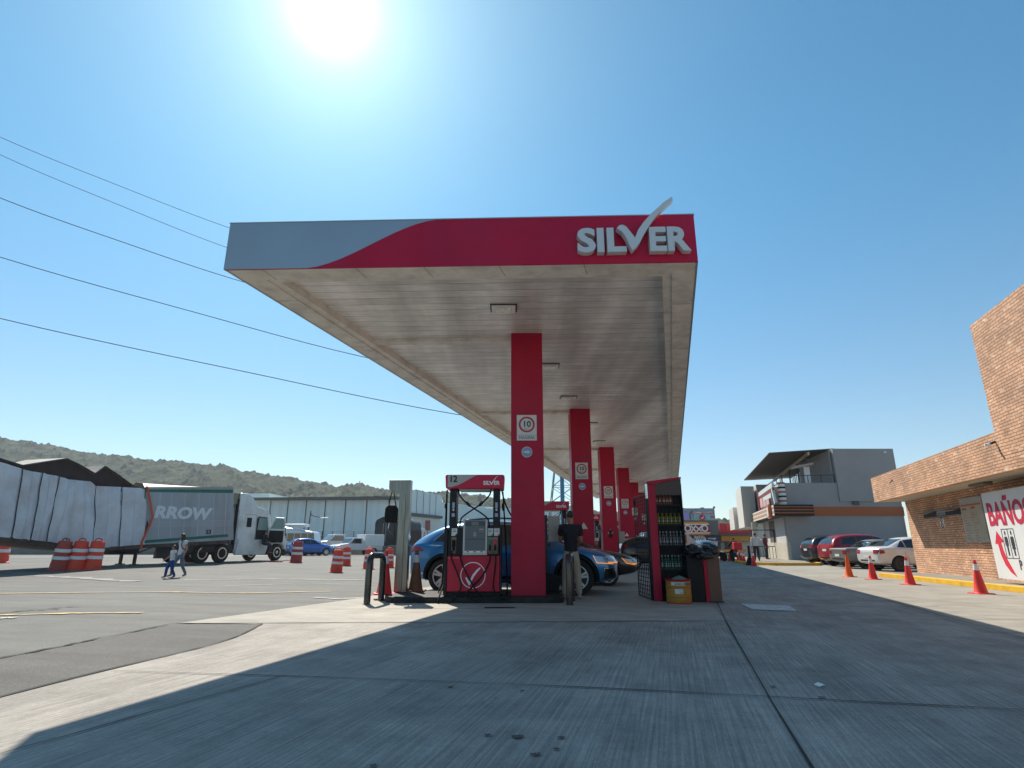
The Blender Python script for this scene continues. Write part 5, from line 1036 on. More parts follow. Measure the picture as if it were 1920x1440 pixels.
wo=Matrix.Translation(T0)@Matrix.Rotation(hd_,4,'Z')
mb=MB()
for k in range(7):
    a=wo@Vector((2.9+.35*k,-.75+rnd.uniform(-.15,.15),.03)); b=wo@Vector((3.2+.35*k,-.85+rnd.uniform(-.25,.2),.05)); mb.bar(a,b,.12,.03)
mb.bar(wo@Vector((3.6,-.5,.9)),wo@Vector((3.75,-.62,.05)),.06,.02)
tag(mb.build('strap_pile',mat('strap_orange',(.75,.10,.03)),None),'heap of orange webbing on the ground below the open truck door','strap')
# ---------------------------------------------------------------- warehouse side
WHB=mat('warehouse_sheet',(.80,.85,.82),.6,0,.05,.3,dirt=(.62,.72,.74),dscale=.12,damt=.7,stretch=(1,1,.15)); WHD=mat('dark_eave',(.10,.10,.10),.7); CONCW=mat('warehouse_beige',(.72,.72,.66),.7,0,.05,.3)
def facade(nm,label,cat,pts,Y0,Y1,m,dep,xtra=None):
    """front wall between two points with a sloping top, built with depth"""
    o=thing(nm,label,cat); (x0,zb,z0),(x1,zb1,z1)=pts
    d=Vector((x1-x0,Y1-Y0,0)).normalized(); nb=xtra or Vector((-d.y,d.x,0))*dep
    a=Vector((x0,Y0,0));b=Vector((x1,Y1,0)); up=lambda p,z: Vector((p.x,p.y,z))
    vs=[up(a,zb),up(b,zb),up(b,z1),up(a,z0),up(a+nb,zb),up(b+nb,zb),up(b+nb,z1),up(a+nb,z0)]
    MB().add(vs,[(0,1,2,3),(5,4,7,6),(4,0,3,7),(1,5,6,2),(3,2,6,7),(4,5,1,0)]).build('wall',m,o); return o,a,b,d
YW=118
pL=hp(478,936,YW+14); pR=hp(752,934,YW-8)
wh,a,b,d=facade('warehouse','long pale blue-grey metal warehouse with a dark sloping eave behind the truck','warehouse',[(pL.x,0,pL.z),(pR.x,0,pR.z)],YW+14,YW-8,WHB,40)
nn_=Vector((d.y,-d.x,0))
for t in [i/7.5 for i in range(1,8)]: p=a+(b-a)*t+nn_*.06; MB().box(p.x-.07,p.x+.07,p.y-.1,p.y,0,pL.z+(pR.z-pL.z)*t-.2).build('downpipe',DGREY,wh)
MB().bar(Vector((a.x-1,a.y,pL.z))+nn_*.5,Vector((b.x,b.y,pR.z))+nn_*.5,1.6,.55).build('eave',WHD,wh)
mb=MB()
for k in range(18):
    t=(k+.5)/18; p=a+(b-a)*t+nn_*.04; w0=rnd.uniform(.5,1.3); q_=p+d*w0; z=pL.z-1; mb.add([(p.x,p.y,.0),(q_.x,q_.y,0),(q_.x,q_.y,z),(p.x,p.y,z)],[(0,1,2,3)])
mb.build('translucent_panel',mat('bluish_sheet',(.72,.78,.80),.6),wh)
p0=hp(495,927,150); p1=hp(566,941,150)
wh2,_,_,_=facade('warehouse','low-pitched pale roof of the building behind the long warehouse','warehouse',[(hp(380,930,150).x,0,p0.z),(hp(505,927,150).x,0,p0.z+.3)],150,150,WHB,30)
# right block
pA=hp(766,917,100); pB=hp(826,931,112)
wb_,a,b,d=facade('warehouse_block','taller grey panelled office block on the right end of the warehouse','warehouse',[(pA.x,0,pA.z),(pB.x,0,pA.z+.0)],100,112,WHB,14,Vector((-1.2,14,0)))
zz1=hp(766,964,100).z
mb=MB(); nn_=Vector((d.y,-d.x,0))
for t in (.25,.45,.65,.85): p=a+(b-a)*t+nn_*.05; mb.box(p.x-.03,p.x+.03,p.y-.1,p.y,zz1,pA.z)
mb.build('panel_joint',mat('joint_grey',(.3,.33,.34),.7),wb_); 
pp=a+(b-a)*.0+nn_*.4; MB().bar(Vector((a.x,a.y,zz1))+nn_*.3,Vector((b.x,b.y,zz1))+nn_*.3,.6,.5).build('overhang_edge',WHD,wb_)
v0=[a+nn_*.12,b+nn_*.12]; MB().add([(v0[0].x,v0[0].y,0),(v0[1].x,v0[1].y,0),(v0[1].x,v0[1].y,zz1-.3),(v0[0].x,v0[0].y,zz1-.3)],[(0,1,2,3)]).build('lower_wall',CONCW,wb_)
MB().box((a+(b-a)*.55).x,(a+(b-a)*.55).x+.9,(a+(b-a)*.55).y-.6,(a+(b-a)*.55).y-.5,3.6,5.4).build('wall_sign',mat('faded_red_sign',(.45,.10,.10),.6),wb_)
pC=hp(824,957,135); pD=hp(960,951,135)
wc,a,b,d=facade('warehouse_hall','pale building with dark lettering seen between the pump pillars','warehouse',[(pC.x-8,0,hp(824,958,135).z),(pD.x+18,0,hp(975,948,135).z)],135,135,mat('pale_sheet',(.74,.80,.78),.6,0,.04,.3),30)
p=hp(868,962,134.8); text('wall_lettering','HAZ NEGOCIO',.42,INK,wc,(p.x,134.8,hp(868,963,134.8).z),bold=.03); text('wall_lettering','NOGALES',.5,INK,wc,(p.x,134.8,hp(868,971.5,134.8).z),bold=.03)
# concrete road barrier
brr=MB(); bl=[gpt(440,1038),gpt(560,1037),gpt(640,1036),gpt(800,1036)]
for p_,q_ in zip(bl,bl[1:]): p_=Vector((p_.x*62/p_.y,62,0)); q_=Vector((q_.x*62/q_.y,62,0)); brr.box(p_.x,q_.x-.1,61.8,62.2,0,1.05)
tag(brr.box(-60,-31,61.8,62.2,0,1.05).build('road_barrier',mat('weathered_concrete',(.22,.21,.18),.85,0,.15,1.5),None),'low weathered concrete barrier along the far side of the road','barrier')
fn=thing('perimeter_fence','thin dark wire fence in front of the warehouse','fence'); mb=MB()
for k in range(24): x=-42+1.5*k; mb.box(x-.04,x+.04,84,84.08,0,3.0)
mb.build('fence_posts',DGREY,fn); mb=MB()
for k in range(9): mb.box(-42,-7.5,84.03,84.05,.5+.3*k,.52+.3*k)
mb.build('fence_wires',DGREY,fn)
lpz=thing('street_lamp','slim street lamp in front of the warehouse wall','street lamp',(*hp(575,1000,80).xy,0)); zt=hp(576,958,80).z
MB().tube([(0,0,0),(.3,0,zt)],[.11,.07],8).build('pole',DGREY,lpz); MB().tube(bez([(.3,0,zt),(.5,0,zt-.6),(1.9,0,zt-.9)],4),.05,6).build('arm',DGREY,lpz); MB().box(1.7,2.8,-.2,.2,zt-1.05,zt-.88).build('lamp_head',WHT,lpz,.04)
# far road vehicles
def boxcar(nm,label,cat,u0,u1,v0,v1,Y,parts):
    o=thing(nm,label,cat,(*hp((u0+u1)/2,1000,Y).xy,gz(hp(u0,1000,Y).x,Y))); W_=(u1-u0)/1072*Y*.965; Hh=(v1-v0)/1072*Y*.965
    return o,W_,Hh
def roadwheels(o,xs,r,y=-.05,yy=1.9):
    for x in xs:
        for yk in (y,yy): w_=MB().lathe([(r*.6,-.1),(r*.95,-.1),(r,0),(r*.95,.1),(r*.6,.1)],18,Matrix.Rotation(R(90),4,'X')).build('wheel',TYRE,o); w_.location=(x,yk,r); MB().lathe([(r*.6,-.06),(r*.3,-.1)],14,Matrix.Rotation(R(90),4,'X')).build('rim',CHROME,w_)
bs,Wb,Hb=boxcar('minibus','white minibus with a row of dark side windows behind the open truck door','bus',520,592,996,1036,57,0)
MB().prism([(-Wb/2,.4),(Wb/2-.3,.4),(Wb/2,1.2),(Wb/2-.3,2.2),(-Wb/2,2.75)],0,2.1).build('body',WHC,bs,.12); MB().box(-Wb/2+.3,Wb/2-1.2,.4,1.7,2.7,2.95).build('roof_unit',WHT,bs,.08)
for k in range(5): MB().box(-Wb/2+.35+.66*k,-Wb/2+.92+.66*k,-.02,.0,1.35,2.05).build('side_window',GLASS,bs)
roadwheels(bs,(-Wb/2+.8,Wb/2-.8),.36)
def pickup(loc,rz,label,box=0,pm=WHC,sc=1):
    o=thing('pickup_truck',label,'pickup',loc,rz,None,sc)
    MB().prism([(0,.45),(0,1.05),(1.9,1.08),(2.05,1.1),(2.25,1.65),(3.2,1.68),(3.75,1.15),(4.6,1.02),(5.05,.9),(5.1,.5)],-.9,.9).build('body',pm,o,.06)
    for s in (-1,1): MB().prism([(2.35,1.12),(2.42,1.55),(3.15,1.57),(3.55,1.14)],s*.905-.004,s*.905+.004).build('side_window',GLASS,o)
    MB().prism([(3.28,1.60),(3.72,1.18),(3.73,1.20),(3.30,1.63)],-.75,.75).build('windscreen',GLASS,o)
    for s in (-1,1): MB().box(5.05,5.12,s*.65-.18,s*.65+.18,.72,.9).build('headlight',HEADL,o)
    MB().box(5.09,5.13,-.42,.42,.62,.88).build('grille',BLK,o)
    roadwheels(o,(.95,4.1),.36,-.85,.85)
    if box: MB().box(-.1,2.0,-.95,.95,.9,2.0).build('cargo_box',WHT,o,.04)
    return o
g_=lambda x,y: (x,y,gz(x,y))
pickup((-16.2,66,.12),R(215),'white delivery truck with a hood facing the road behind the drums',0,sc=1.25); 
pickup((-13.6,60.5,.12),R(222),'white pickup with a box behind the two bright drums',1)
car('sedan',WHC,(-21.5,62.8,.12),R(200),'white car right behind the minibus bonnet, left of the blue hatchback',None,1,'ten')
car('sedan',WHC,(-6.2,63.2,.12),R(205),'white car just left of the tarpaulin truck',None,1,'ten')
car('hatch',WHC,(-27.2,66,.12),R(180),'white car left edge of the vehicles behind the barrel',None,1,'ten')
# flatbed with tarpaulin
fl_=thing('tarpaulin_truck','high stake-sided truck covered with a black tarpaulin behind the steel post','truck',(-12.05,62,.12),R(80))
TARP=mat('black_tarpaulin',(.022,.022,.025),.6,0,.25,3,bump=.8,bscale=3)
# local x forward (away), rear end at x=0
mb=MB(); n_=7
vs=[]
for i in range(9):
    x=i*.95
    for y,z in ((0,1.2),(0,3.2),(.15,3.55),(.8,3.85),(1.25,3.92),(1.7,3.85),(2.35,3.55),(2.5,3.2),(2.5,1.2)): vs.append((x,y+.03*rnd.uniform(-1,1),z+ (.10*rnd.uniform(-1,1) if z>3 else 0)))
k=9; fs=[(i*k+j,i*k+j+1,(i+1)*k+j+1,(i+1)*k+j) for i in range(8) for j in range(8)]+[tuple(range(k))[::-1]]
mb.add(vs,fs,0,True).build('tarpaulin',TARP,fl_,angle=60)
mb=MB(); 
for i in range(26): mb.box(.1+.3*i,.1+.3*i+.14,-.06,-.01,1.2,2.6)
mb.build('stake_side',mat('stake_wood_red',(.11,.05,.045),.8,0,.2,5),fl_)
MB().box(-.1,7.7,.0,2.5,.95,1.2).build('bed_frame',DGREY,fl_); MB().box(-.15,-.05,.9,1.7,.6,1.0).build('rear_box',BLK,fl_); MB().prism([(-.1,1.2),(-.02,1.2),(-.02,3.4),(-.1,3.4)],.3,2.2).build('rear_flap',TARP,fl_)
mb=MB().bar((-.13,.4,2.0),(-.13,1.2,2.7),.03,.03); mb.box(-.13,-.10,1.2,1.26,1.3,3.2).box(-.13,-.10,1.5,1.56,1.3,3.2).build('rear_ropes',mat('grey_rope',(.25,.25,.25),.8),fl_)
MB().prism([(7.9,.6),(9.9,.6),(10.0,1.8),(9.6,2.9),(7.9,2.95)],.1,2.4).build('cab',WHC,fl_,.08); MB().box(9.0,9.5,.08,.1,1.9,2.5).build('cab_window',GLASS,fl_)
roadwheels(fl_,(1.0,2.3,8.9),.5,.1,2.3)
# light dark traffic behind the pumps: grey van in front of the farther pumps
vn=thing('grey_van','silver-grey van parked between the far columns behind the dark hatchback','van',(8.6,39.0,0),0)
MB().prism([(0,.45),(0,1.5),(.25,1.95),(2.9,1.95),(3.6,1.2),(4.4,1.05),(4.6,.5)],0,1.8).build('body',SILP,vn,.08)
for a_,b_,c_ in ((.3,1.1,1.75),(1.2,2.0,1.75),(2.1,2.9,1.75)): MB().box(a_,b_,-.02,0,1.2,c_).build('side_window',GLASS,vn)
roadwheels(vn,(.9,3.7),.33,.05,1.7)
# ---------------------------------------------------------------- lattice tower, masts and cables
def lattice(nm,label,x,y,wb,wt,h,nseg,m,t=.10):
    o=thing(nm,label,'tower',(x,y,0)); mb=MB(); cs=[(-1,-1),(1,-1),(1,1),(-1,1)]
    P_=lambda i,z: Vector((cs[i%4][0]*(wb+(wt-wb)*z/h)/2,cs[i%4][1]*(wb+(wt-wb)*z/h)/2,z))
    for i in range(4): mb.bar(P_(i,0),P_(i,h),t*1.6,t*1.6)
    o1=mb.build('leg',m,o); mb=MB()
    for k in range(nseg):
        z0,z1=h*k/nseg,h*(k+1)/nseg
        for i in range(4): mb.bar(P_(i,z0),P_(i+1,z1),t,t); mb.bar(P_(i+1,z0),P_(i,z1),t,t); mb.bar(P_(i,z1),P_(i+1,z1),t,t)
    mb.build('bracing',m,o); return o
gal=mat('galvanised_steel',(.16,.17,.18),.5,.5)
tw=hp(1058,1000,100); T1=lattice('power_pylon','steel lattice pylon rising between the first two red columns',tw.x,100,6.2,1.6,19,7,gal,.075)
o=thing('signal_mast','blue steel pole standing in front of the lattice pylon','pole',(*hp(1055,950,96).xy,0)); MB().tube([(0,0,0),(0,0,16)],[.38,.32],14).build('pole_shaft',mat('blue_paint',(.04,.16,.28),.5),o); MB().box(-.5,.5,-.05,.05,15.8,16).build('pole_cap',DGREY,o)
q=hp(673,924,600); lattice('hill_mast','thin radio mast on the hill crest left of the steel post',q.x,600,1.2,.4,hp(673,902,600).z,14,gal,.25)
q=hp(866,935,600); lattice('hill_mast','thin radio mast on the hill crest seen inside the dispenser frame',q.x,600,1.6,.8,hp(866,924,600).z,14,gal,.3)
WIRE=mat('cable_black',(.03,.04,.06),.6)
for i,(u0,v0,u1,v1,r_) in enumerate([(0,257,432,428,.035),(0,290,425,464,.035),(0,371,437,523,.05),(0,482,680,669,.05),(0,597,850,776,.05)]):
    a_=hp(u0,v0,62); b_=hp(u1,v1,74); d_=(b_-a_); a2=a_-d_*.5; 
    zc=[15.2,15.9,17.2,17.0,16.6][i]
    ef=Vector((tw.x,100,[21,20,19,18.2,17.4][i]))
    pts=[a2+Vector((0,0,1.6)),a_,a_+d_*.5-Vector((0,0,.22)),b_]; e=b_+d_*.6; e.z=b_.z-abs(d_.z)*.35; pts.append(e)
    tag(MB().tube(bez(pts,6),r_,5).build('power_cable',WIRE,None),['highest thin cable, ending behind the silver corner of the canopy','second thin cable just under the highest one','thick cable meeting the lower left corner of the canopy','thick cable crossing behind the middle of the canopy edge','lowest thick cable reaching farthest along the canopy edge'][i],'cable','overhead cables')
# ---------------------------------------------------------------- brick building
BR=bpy.data.materials.new('tan_brick'); BR.use_nodes=True; n=BR.node_tree; P=n.nodes['Principled BSDF']; N=n.nodes.new; L=n.links.new
P.inputs['Roughness'].default_value=.85; tc=N('ShaderNodeTexCoord'); s_=N('ShaderNodeSeparateXYZ'); L(tc.outputs['Object'],s_.inputs[0]); ad=N('ShaderNodeMath'); L(s_.outputs[0],ad.inputs[0]); L(s_.outputs[1],ad.inputs[1]); cb_=N('ShaderNodeCombineXYZ'); L(ad.outputs[0],cb_.inputs[0]); L(s_.outputs[2],cb_.inputs[1])
nz_=N('ShaderNodeTexNoise'); nz_.inputs['Scale'].default_value=2.5; nz_.inputs['Detail'].default_value=3; L(cb_.outputs[0],nz_.inputs[0]); dv=N('ShaderNodeVectorMath'); dv.operation='MULTIPLY_ADD'; L(nz_.outputs['Color'],dv.inputs[0]); dv.inputs[1].default_value=(.035,.03,0); L(cb_.outputs[0],dv.inputs[2])
bk=N('ShaderNodeTexBrick'); L(dv.outputs[0],bk.inputs[0]); bk.inputs['Scale'].default_value=1; bk.inputs['Brick Width'].default_value=.25; bk.inputs['Row Height'].default_value=.073; bk.inputs['Mortar Size'].default_value=.008; bk.inputs['Mortar Smooth'].default_value=.3; bk.inputs['Bias'].default_value=-.1
bk.inputs['Color1'].default_value=(.67,.375,.22,1); bk.inputs['Color2'].default_value=(.50,.275,.165,1); bk.inputs['Mortar'].default_value=(.13,.07,.05,1)
n2=N('ShaderNodeTexNoise'); n2.inputs['Scale'].default_value=9; n2.inputs['Detail'].default_value=4; q_=N('ShaderNodeMapping'); q_.inputs['Scale'].default_value=(.4,1.2,1); L(cb_.outputs[0],q_.inputs[0]); L(q_.outputs[0],n2.inputs[0])
r_=N('ShaderNodeMapRange'); r_.inputs[1].default_value=.6; r_.inputs[2].default_value=.68; r_.inputs[3].default_value=0; r_.inputs[4].default_value=.75; L(n2.outputs[0],r_.inputs[0]); m1=N('ShaderNodeMix'); m1.data_type='RGBA'; L(r_.outputs[0],m1.inputs[0]); L(bk.outputs[0],m1.inputs[6]); m1.inputs[7].default_value=(.80,.64,.50,1)
n3=N('ShaderNodeTexNoise'); n3.inputs['Scale'].default_value=1.3; n3.inputs['Detail'].default_value=7; L(cb_.outputs[0],n3.inputs[0]); r3=N('ShaderNodeMapRange'); r3.inputs[1].default_value=.35; r3.inputs[2].default_value=.7; r3.inputs[3].default_value=1.15; r3.inputs[4].default_value=.72; L(n3.outputs[0],r3.inputs[0]); v3=N('ShaderNodeVectorMath'); v3.operation='SCALE'; L(m1.outputs[2],v3.inputs[0]); L(r3.outputs[0],v3.inputs['Scale']); L(v3.outputs[0],P.inputs[0])
b3=N('ShaderNodeBump'); b3.inputs['Distance'].default_value=.012; b3.inputs['Strength'].default_value=.8; b3.invert=True; L(bk.outputs['Fac'],b3.inputs['Height']); L(b3.outputs[0],P.inputs['Normal'])
W0=Vector((15.75,23.35)); bd=Vector((-.292,-.956)); ang=math.atan2(bd.y,bd.x)  # local +x runs along the wall towards the camera, local +y is away from the drive? 
bb=thing('brick_building','tan brick building with a deep roof overhang and a taller brick tower on the right','building',(W0.x,W0.y,0),ang)
Mi=bb.matrix_basis.inverted() if False else (Matrix.Translation((W0.x,W0.y,0))@Matrix.Rotation(ang,4,'Z')).inverted()
# drive side normal in local coordinates
nl=Mi.to_3x3()@Vector((-.956,.292,0)); SG=-1 if nl.y<0 else 1     # local y sign of the drive side
def lb(mb,x0,x1,y0,y1,z0,z1): ya,yb=sorted((SG*y0,SG*y1)); return mb.box(x0,x1,ya,yb,z0,z1)
ZSF=2.75; OV=1.05; cr_=Mi@gp(1640,943,ZSF); tl_=Mi@gp(1864,808,0).to_3d()
def onfac(u,v):   # fascia plane, local coordinates
    r=ray(u,v); nrm=Vector((-.956,.292,0)); p0=Vector((W0.x,W0.y,0))+nrm*OV; t=(p0-Vector((0,0,CAM_H))).dot(nrm)/r.dot(nrm); return Mi@(Vector((0,0,CAM_H))+r*t)
def onwall(u,v,off=0):
    r=ray(u,v); nrm=Vector((-.956,.292,0)); p0=Vector((W0.x,W0.y,0))+nrm*off; t=(p0-Vector((0,0,CAM_H))).dot(nrm)/r.dot(nrm); return Mi@(Vector((0,0,CAM_H))+r*t)
print('fascia corner',onfac(1640,943),onfac(1631,897),onfac(1920,877),'tower',onfac(1864,808),onfac(1818,612),onfac(1920,540),'wall',onwall(1720,1069),onwall(1694,942),onwall(1872,1083))
xe=onfac(1640,943).x; zf=onfac(1635,943).z; zp=onfac(1633,897).z; xt=onfac(1864,808).x; zt_=onfac(1818,612).z; xw=onwall(1720,1069).x
ZSF=zf
wm_=MB(); lb(wm_,xw,22,0,-6,.0,ZSF+.02); wl=wm_.build('wall',BR,bb)
fm=MB(); lb(fm,xe,22,OV,OV-.2,ZSF,zp); lb(fm,xe,xe+.2,OV-.2,-6,ZSF,zp); fm.build('roof_fascia',BR,bb)
sm_=MB(); lb(sm_,xe+.2,22,OV-.2,.002,ZSF-.0,ZSF+.12); lb(sm_,xe+.2,xw,.0,-6,ZSF,ZSF+.12); sm_.build('soffit',mat('soffit_cream',(.50,.46,.38),.7,0,.05,2),bb)
rf=MB(); lb(rf,xe+.2,22,OV-.2,-6,zp-.3,zp-.2); rf.build('roof',mat('roof_grey',(.2,.2,.19),.8),bb)
tm_=MB(); lb(tm_,xt,22,OV+.004,-4,zp-.6,zt_); tm_.build('tower',BR,bb)
for u0,u1 in ((1676,1701),(1733,1766),(1813,1859)):
    vv_=[955,941,907][[1676,1733,1813].index(u0)]
    # lamps on the soffit
    r=ray((u0+u1)/2,vv_-1); t=(ZSF-CAM_H)/r.z; c_=Mi@(Vector((0,0,CAM_H))+r*t); c_.x=max(c_.x,xe+.95)
    f_=MB(); f_.box(c_.x-.42,c_.x+.5,c_.y-.11,c_.y+.11,ZSF-.07,ZSF-.003); f_.build('soffit_lamp',mat('shaded_lamp_housing',(.16,.14,.11),.5),bb,.01)  # housing coloured dark to stand for the shade under the soffit
# window slot with tilted panes
a_=onwall(1731,962); b_=onwall(1806,948); c_=onwall(1731,972); x0,x1=a_.x,onwall(1805,955).x; z0,z1=onwall(1733,971.5).z,onwall(1731,961).z
o=MB(); lb(o,x0,x1,.006,-.05,z0,z1); wn_=o.build('window',mat('dark_opening',(.01,.01,.012),.6),bb)
for f0,f1,op in ((0,.37,1),(.37,.62,0),(.62,1,1)):
    xa,xb=x0+(x1-x0)*f0+.03,x0+(x1-x0)*f1-.03; y1_=SG*.012; y2=SG*(.25 if op else .014)
    zt1=z1-.02; zb1=z0+(.10 if op else .02); MB().add([(xa,y1_,zt1),(xb,y1_,zt1),(xb,y2,zb1),(xa,y2,zb1),(xa,y1_+SG*.012,zt1+.012),(xb,y1_+SG*.012,zt1+.012),(xb,y2+SG*.012,zb1+.012),(xa,y2+SG*.012,zb1+.012)],[(0,1,2,3),(4,5,6,7),(0,1,5,4),(2,3,7,6),(1,2,6,5),(0,3,7,4)]).build('window_pane',mat('dusty_pane',(.20,.18,.15),.3) if op else mat('blue_pane',(.12,.15,.17),.2),wn_)
fr_=MB(); lb(fr_,x0-.02,x1+.02,.02,.006,z1,z1+.025); lb(fr_,x0-.02,x1+.02,.02,.006,z0-.025,z0); fr_.build('window_frame',STEEL,wn_)
# notice board
x0,x1=onwall(1803,938).x,onwall(1858,1015).x+.15; z1=onwall(1804,936).z; z0=onwall(1822,1017).z
nb=thing('notice_board','glass-fronted notice case with a faded paper list on the brick wall','notice board',(W0.x,W0.y,0),ang)
o=MB(); lb(o,x0,x1,.08,.005,z0,z1); o.build('case',mat('aluminium_frame',(.42,.44,.44),.4,.6),nb); o=MB(); lb(o,x0+.06,x1-.02,.086,.081,z0+.08,z1-.13); o.build('paper',mat('faded_paper',(.36,.36,.29),.7,0,.12,4,dirt=(.42,.28,.2),dscale=3,damt=.5),nb)
mb=MB(); RP=mat('faded_red_print',(.35,.10,.08),.7)
lb(mb,x0+.10,x1-.1,.089,.0865,z1-.24,z1-.19); lb(mb,x0+.12,x0+.42,.089,.0865,z1-.36,z1-.29); lb(mb,x0+.72,x0+1.0,.089,.0865,z1-.34,z1-.27)
for k in range(15): lb(mb,x0+.12+.04*(k%3),x0+.12+.2+.1*((k*7)%3),.088,.0865,z1-.45-.075*k,z1-.437-.075*k); lb(mb,x0+.66,x0+.85+.1*((k*5)%3),.088,.0865,z1-.45-.075*k,z1-.437-.075*k)
mb.build('printing',RP,nb)
# small P-like route sign
sp_=thing('small_wall_sign','small white sign with a dark curved arrow under the open window slot','sign',(W0.x,W0.y,0),ang)
p_=onwall(1767.5,980); o=MB(); lb(o,p_.x-.16,p_.x+.16,.02,.005,onwall(1767,989).z,onwall(1767,972).z); o.build('plate',PLATE,sp_)
zc_=p_.z; mb=MB()
for (dx,dz,a0,a1) in ((0,.10,-60,240),(.0,-.10,120,420)):
    pts=[(p_.x+dx+.075*math.cos(R(a0+(a1-a0)*k/12)),SG*.024,zc_+dz+.075*math.sin(R(a0+(a1-a0)*k/12))) for k in range(13)]; mb.tube(pts,.013,6)
mb.tube([(p_.x-.04,SG*.024,zc_+.04),(p_.x+.04,SG*.024,zc_-.04)],.013,6); mb.build('arrow_mark',mat('dark_purple_print',(.08,.02,.08),.6),sp_)
# camera and bracket on the fascia
for (u,v,l_) in ((1867,832,'security_camera'),(1674,903,'wall_hook')):
    p_=onfac(u,v); cmr=thing(l_,'small white security camera on the brick fascia below the tower' if 'cam' in l_ else 'short rusty metal bracket on the brick fascia near its left end','camera' if 'cam' in l_ else 'bracket',(W0.x,W0.y,0),ang)
    y_=SG*OV
    if 'cam' in l_: MB().tube([(p_.x,y_,p_.z+.05),(p_.x,y_+SG*.12,p_.z)],.03,10).build('bracket',DGREY,cmr); MB().tube([(p_.x,y_+SG*.10,p_.z-.03),(p_.x-.03,y_+SG*.22,p_.z-.01)],[.04,.036],12).build('camera_body',WHT,cmr)
    else: MB().tube([(p_.x,y_,p_.z+.06),(p_.x+.03,y_+SG*.12,p_.z-.06)],.02,8).build('hook',RUST,cmr)
# banner: a tilted white board
bnr=thing('bathroom_banner','large white board reading BAÑOS with a red arrow by the brick wall','sign',(W0.x,W0.y,0),ang)
OB=.62
tlp=onwall(1838,930,OB*.35); blp=onwall(1873,1085,OB*1.1); 
xl=(tlp.x+blp.x)/2+.30; ztop=tlp.z; zbot=max(blp.z,.14); print('banner',tlp,blp)
LB=3.4; HB=ztop-zbot; tilt=0
yb=SG*(OB*.9)
def bx_(x,z,off=0): return (xl+x,yb+SG*off,zbot+z)
def flat(poly,name,m,off=.004,par=bnr):
    return MB().add([bx_(x,z,off) for x,z in poly]+[bx_(x,z,off-.003) for x,z in poly],[tuple(range(len(poly)))]+[(i,(i+1)%len(poly),(i+1)%len(poly)+len(poly),i+len(poly)) for i in range(len(poly))]).build(name,m,par)
flat([(0,0),(LB,0),(LB,HB),(0,HB)],'board',mat('banner_white',(.66,.67,.67),.6,0,.03,2),0)
mb=MB(); lb(mb,xl-.0,xl+.05,abs(yb)-.06,abs(yb)-.03,zbot-.02,ztop); lb(mb,xl,xl+LB,abs(yb)-.06,abs(yb)-.03,ztop-.05,ztop); lb(mb,xl,xl+.05,.02,abs(yb)-.03,ztop-.05,ztop); mb.build('frame',mat('galv_frame',(.30,.31,.31),.5,.5),bnr)
BRD=mat('banner_red',(.50,.01,.05),.6)
print('banner size',HB)
rzb=0
def btext(s,h,x,z,m,sx,bold,ext=.002):
    # text runs along local +x seen from the drive side
    o=text('lettering',s,h,m,bnr,bx_(x,z,.006),(R(90),0,0) if SG<0 else (R(90),0,PI),ext,bold,sx); return o
btext('BAÑOS',HB*.255,.14,HB*.615,BRD,.80,.04)
btext('P',HB*.10,1.22,HB*.12,mat('navy_ink',(.05,.03,.09),.6),.8,.03); btext('ASE',HB*.10,1.42,HB*.12,mat('navy_ink',(.05,.03,.09)),.8,.03)
arr=[(.42,HB*.545),(.20,HB*.40),(.33,HB*.385),(.42,HB*.25),(.62,HB*.12),(.95,HB*.03),(.86,HB*.12),(.70,HB*.20),(.60,HB*.30),(.56,HB*.41),(.70,HB*.42)]
flat([(.42,HB*.545),(.22,HB*.395),(.36,HB*.40),(.40,HB*.27),(.52,HB*.16),(.72,HB*.08),(.98,HB*.03),(.82,HB*.13),(.68,HB*.22),(.58,HB*.32),(.54,HB*.41),(.70,HB*.42)],'arrow',mat('arrow_red',(.62,.01,.04),.6))
mb=MB()
for x,zA,zB in ((.68,.24,.565),(.98,.24,.565),(1.28,.24,.565)): lb(mb,xl+x,xl+x+.012,abs(yb)+.008,abs(yb)+.003,zbot+HB*zA,zbot+HB*zB)
lb(mb,xl+.68,xl+1.29,abs(yb)+.008,abs(yb)+.003,zbot+HB*.56,zbot+HB*.565); lb(mb,xl+.68,xl+1.29,abs(yb)+.008,abs(yb)+.003,zbot+HB*.235,zbot+HB*.24)
mb.build('panel_outline',INK,bnr)
def figure(cx,dress):
    o=[]; s=HB*.28; z0=HB*.265; M=lambda x,z: (cx+x*s*.52,z0+z*s)
    flat([M(.10*math.cos(2*PI*k/14),.90+.10*math.sin(2*PI*k/14)) for k in range(14)],'figure_head',INK)
    b_=[(-.16,.76),(.16,.76),(.24,.70),(.26,.40),(.20,.38),(.17,.62),(.13,.62),(.26,.26) if dress else (.13,.36),(.12,.26) if dress else (.12,.36),(.10,0),(.02,0),(.0,.30 if not dress else .26),(-.02,0),(-.10,0),(-.12,.26) if dress else (-.12,.36),(-.26,.26) if dress else (-.13,.36),(-.13,.62),(-.17,.62),(-.20,.38),(-.26,.40),(-.24,.70)]
    flat([M(*p) for p in b_],'figure_body',INK)
figure(.835,0); figure(1.135,1)
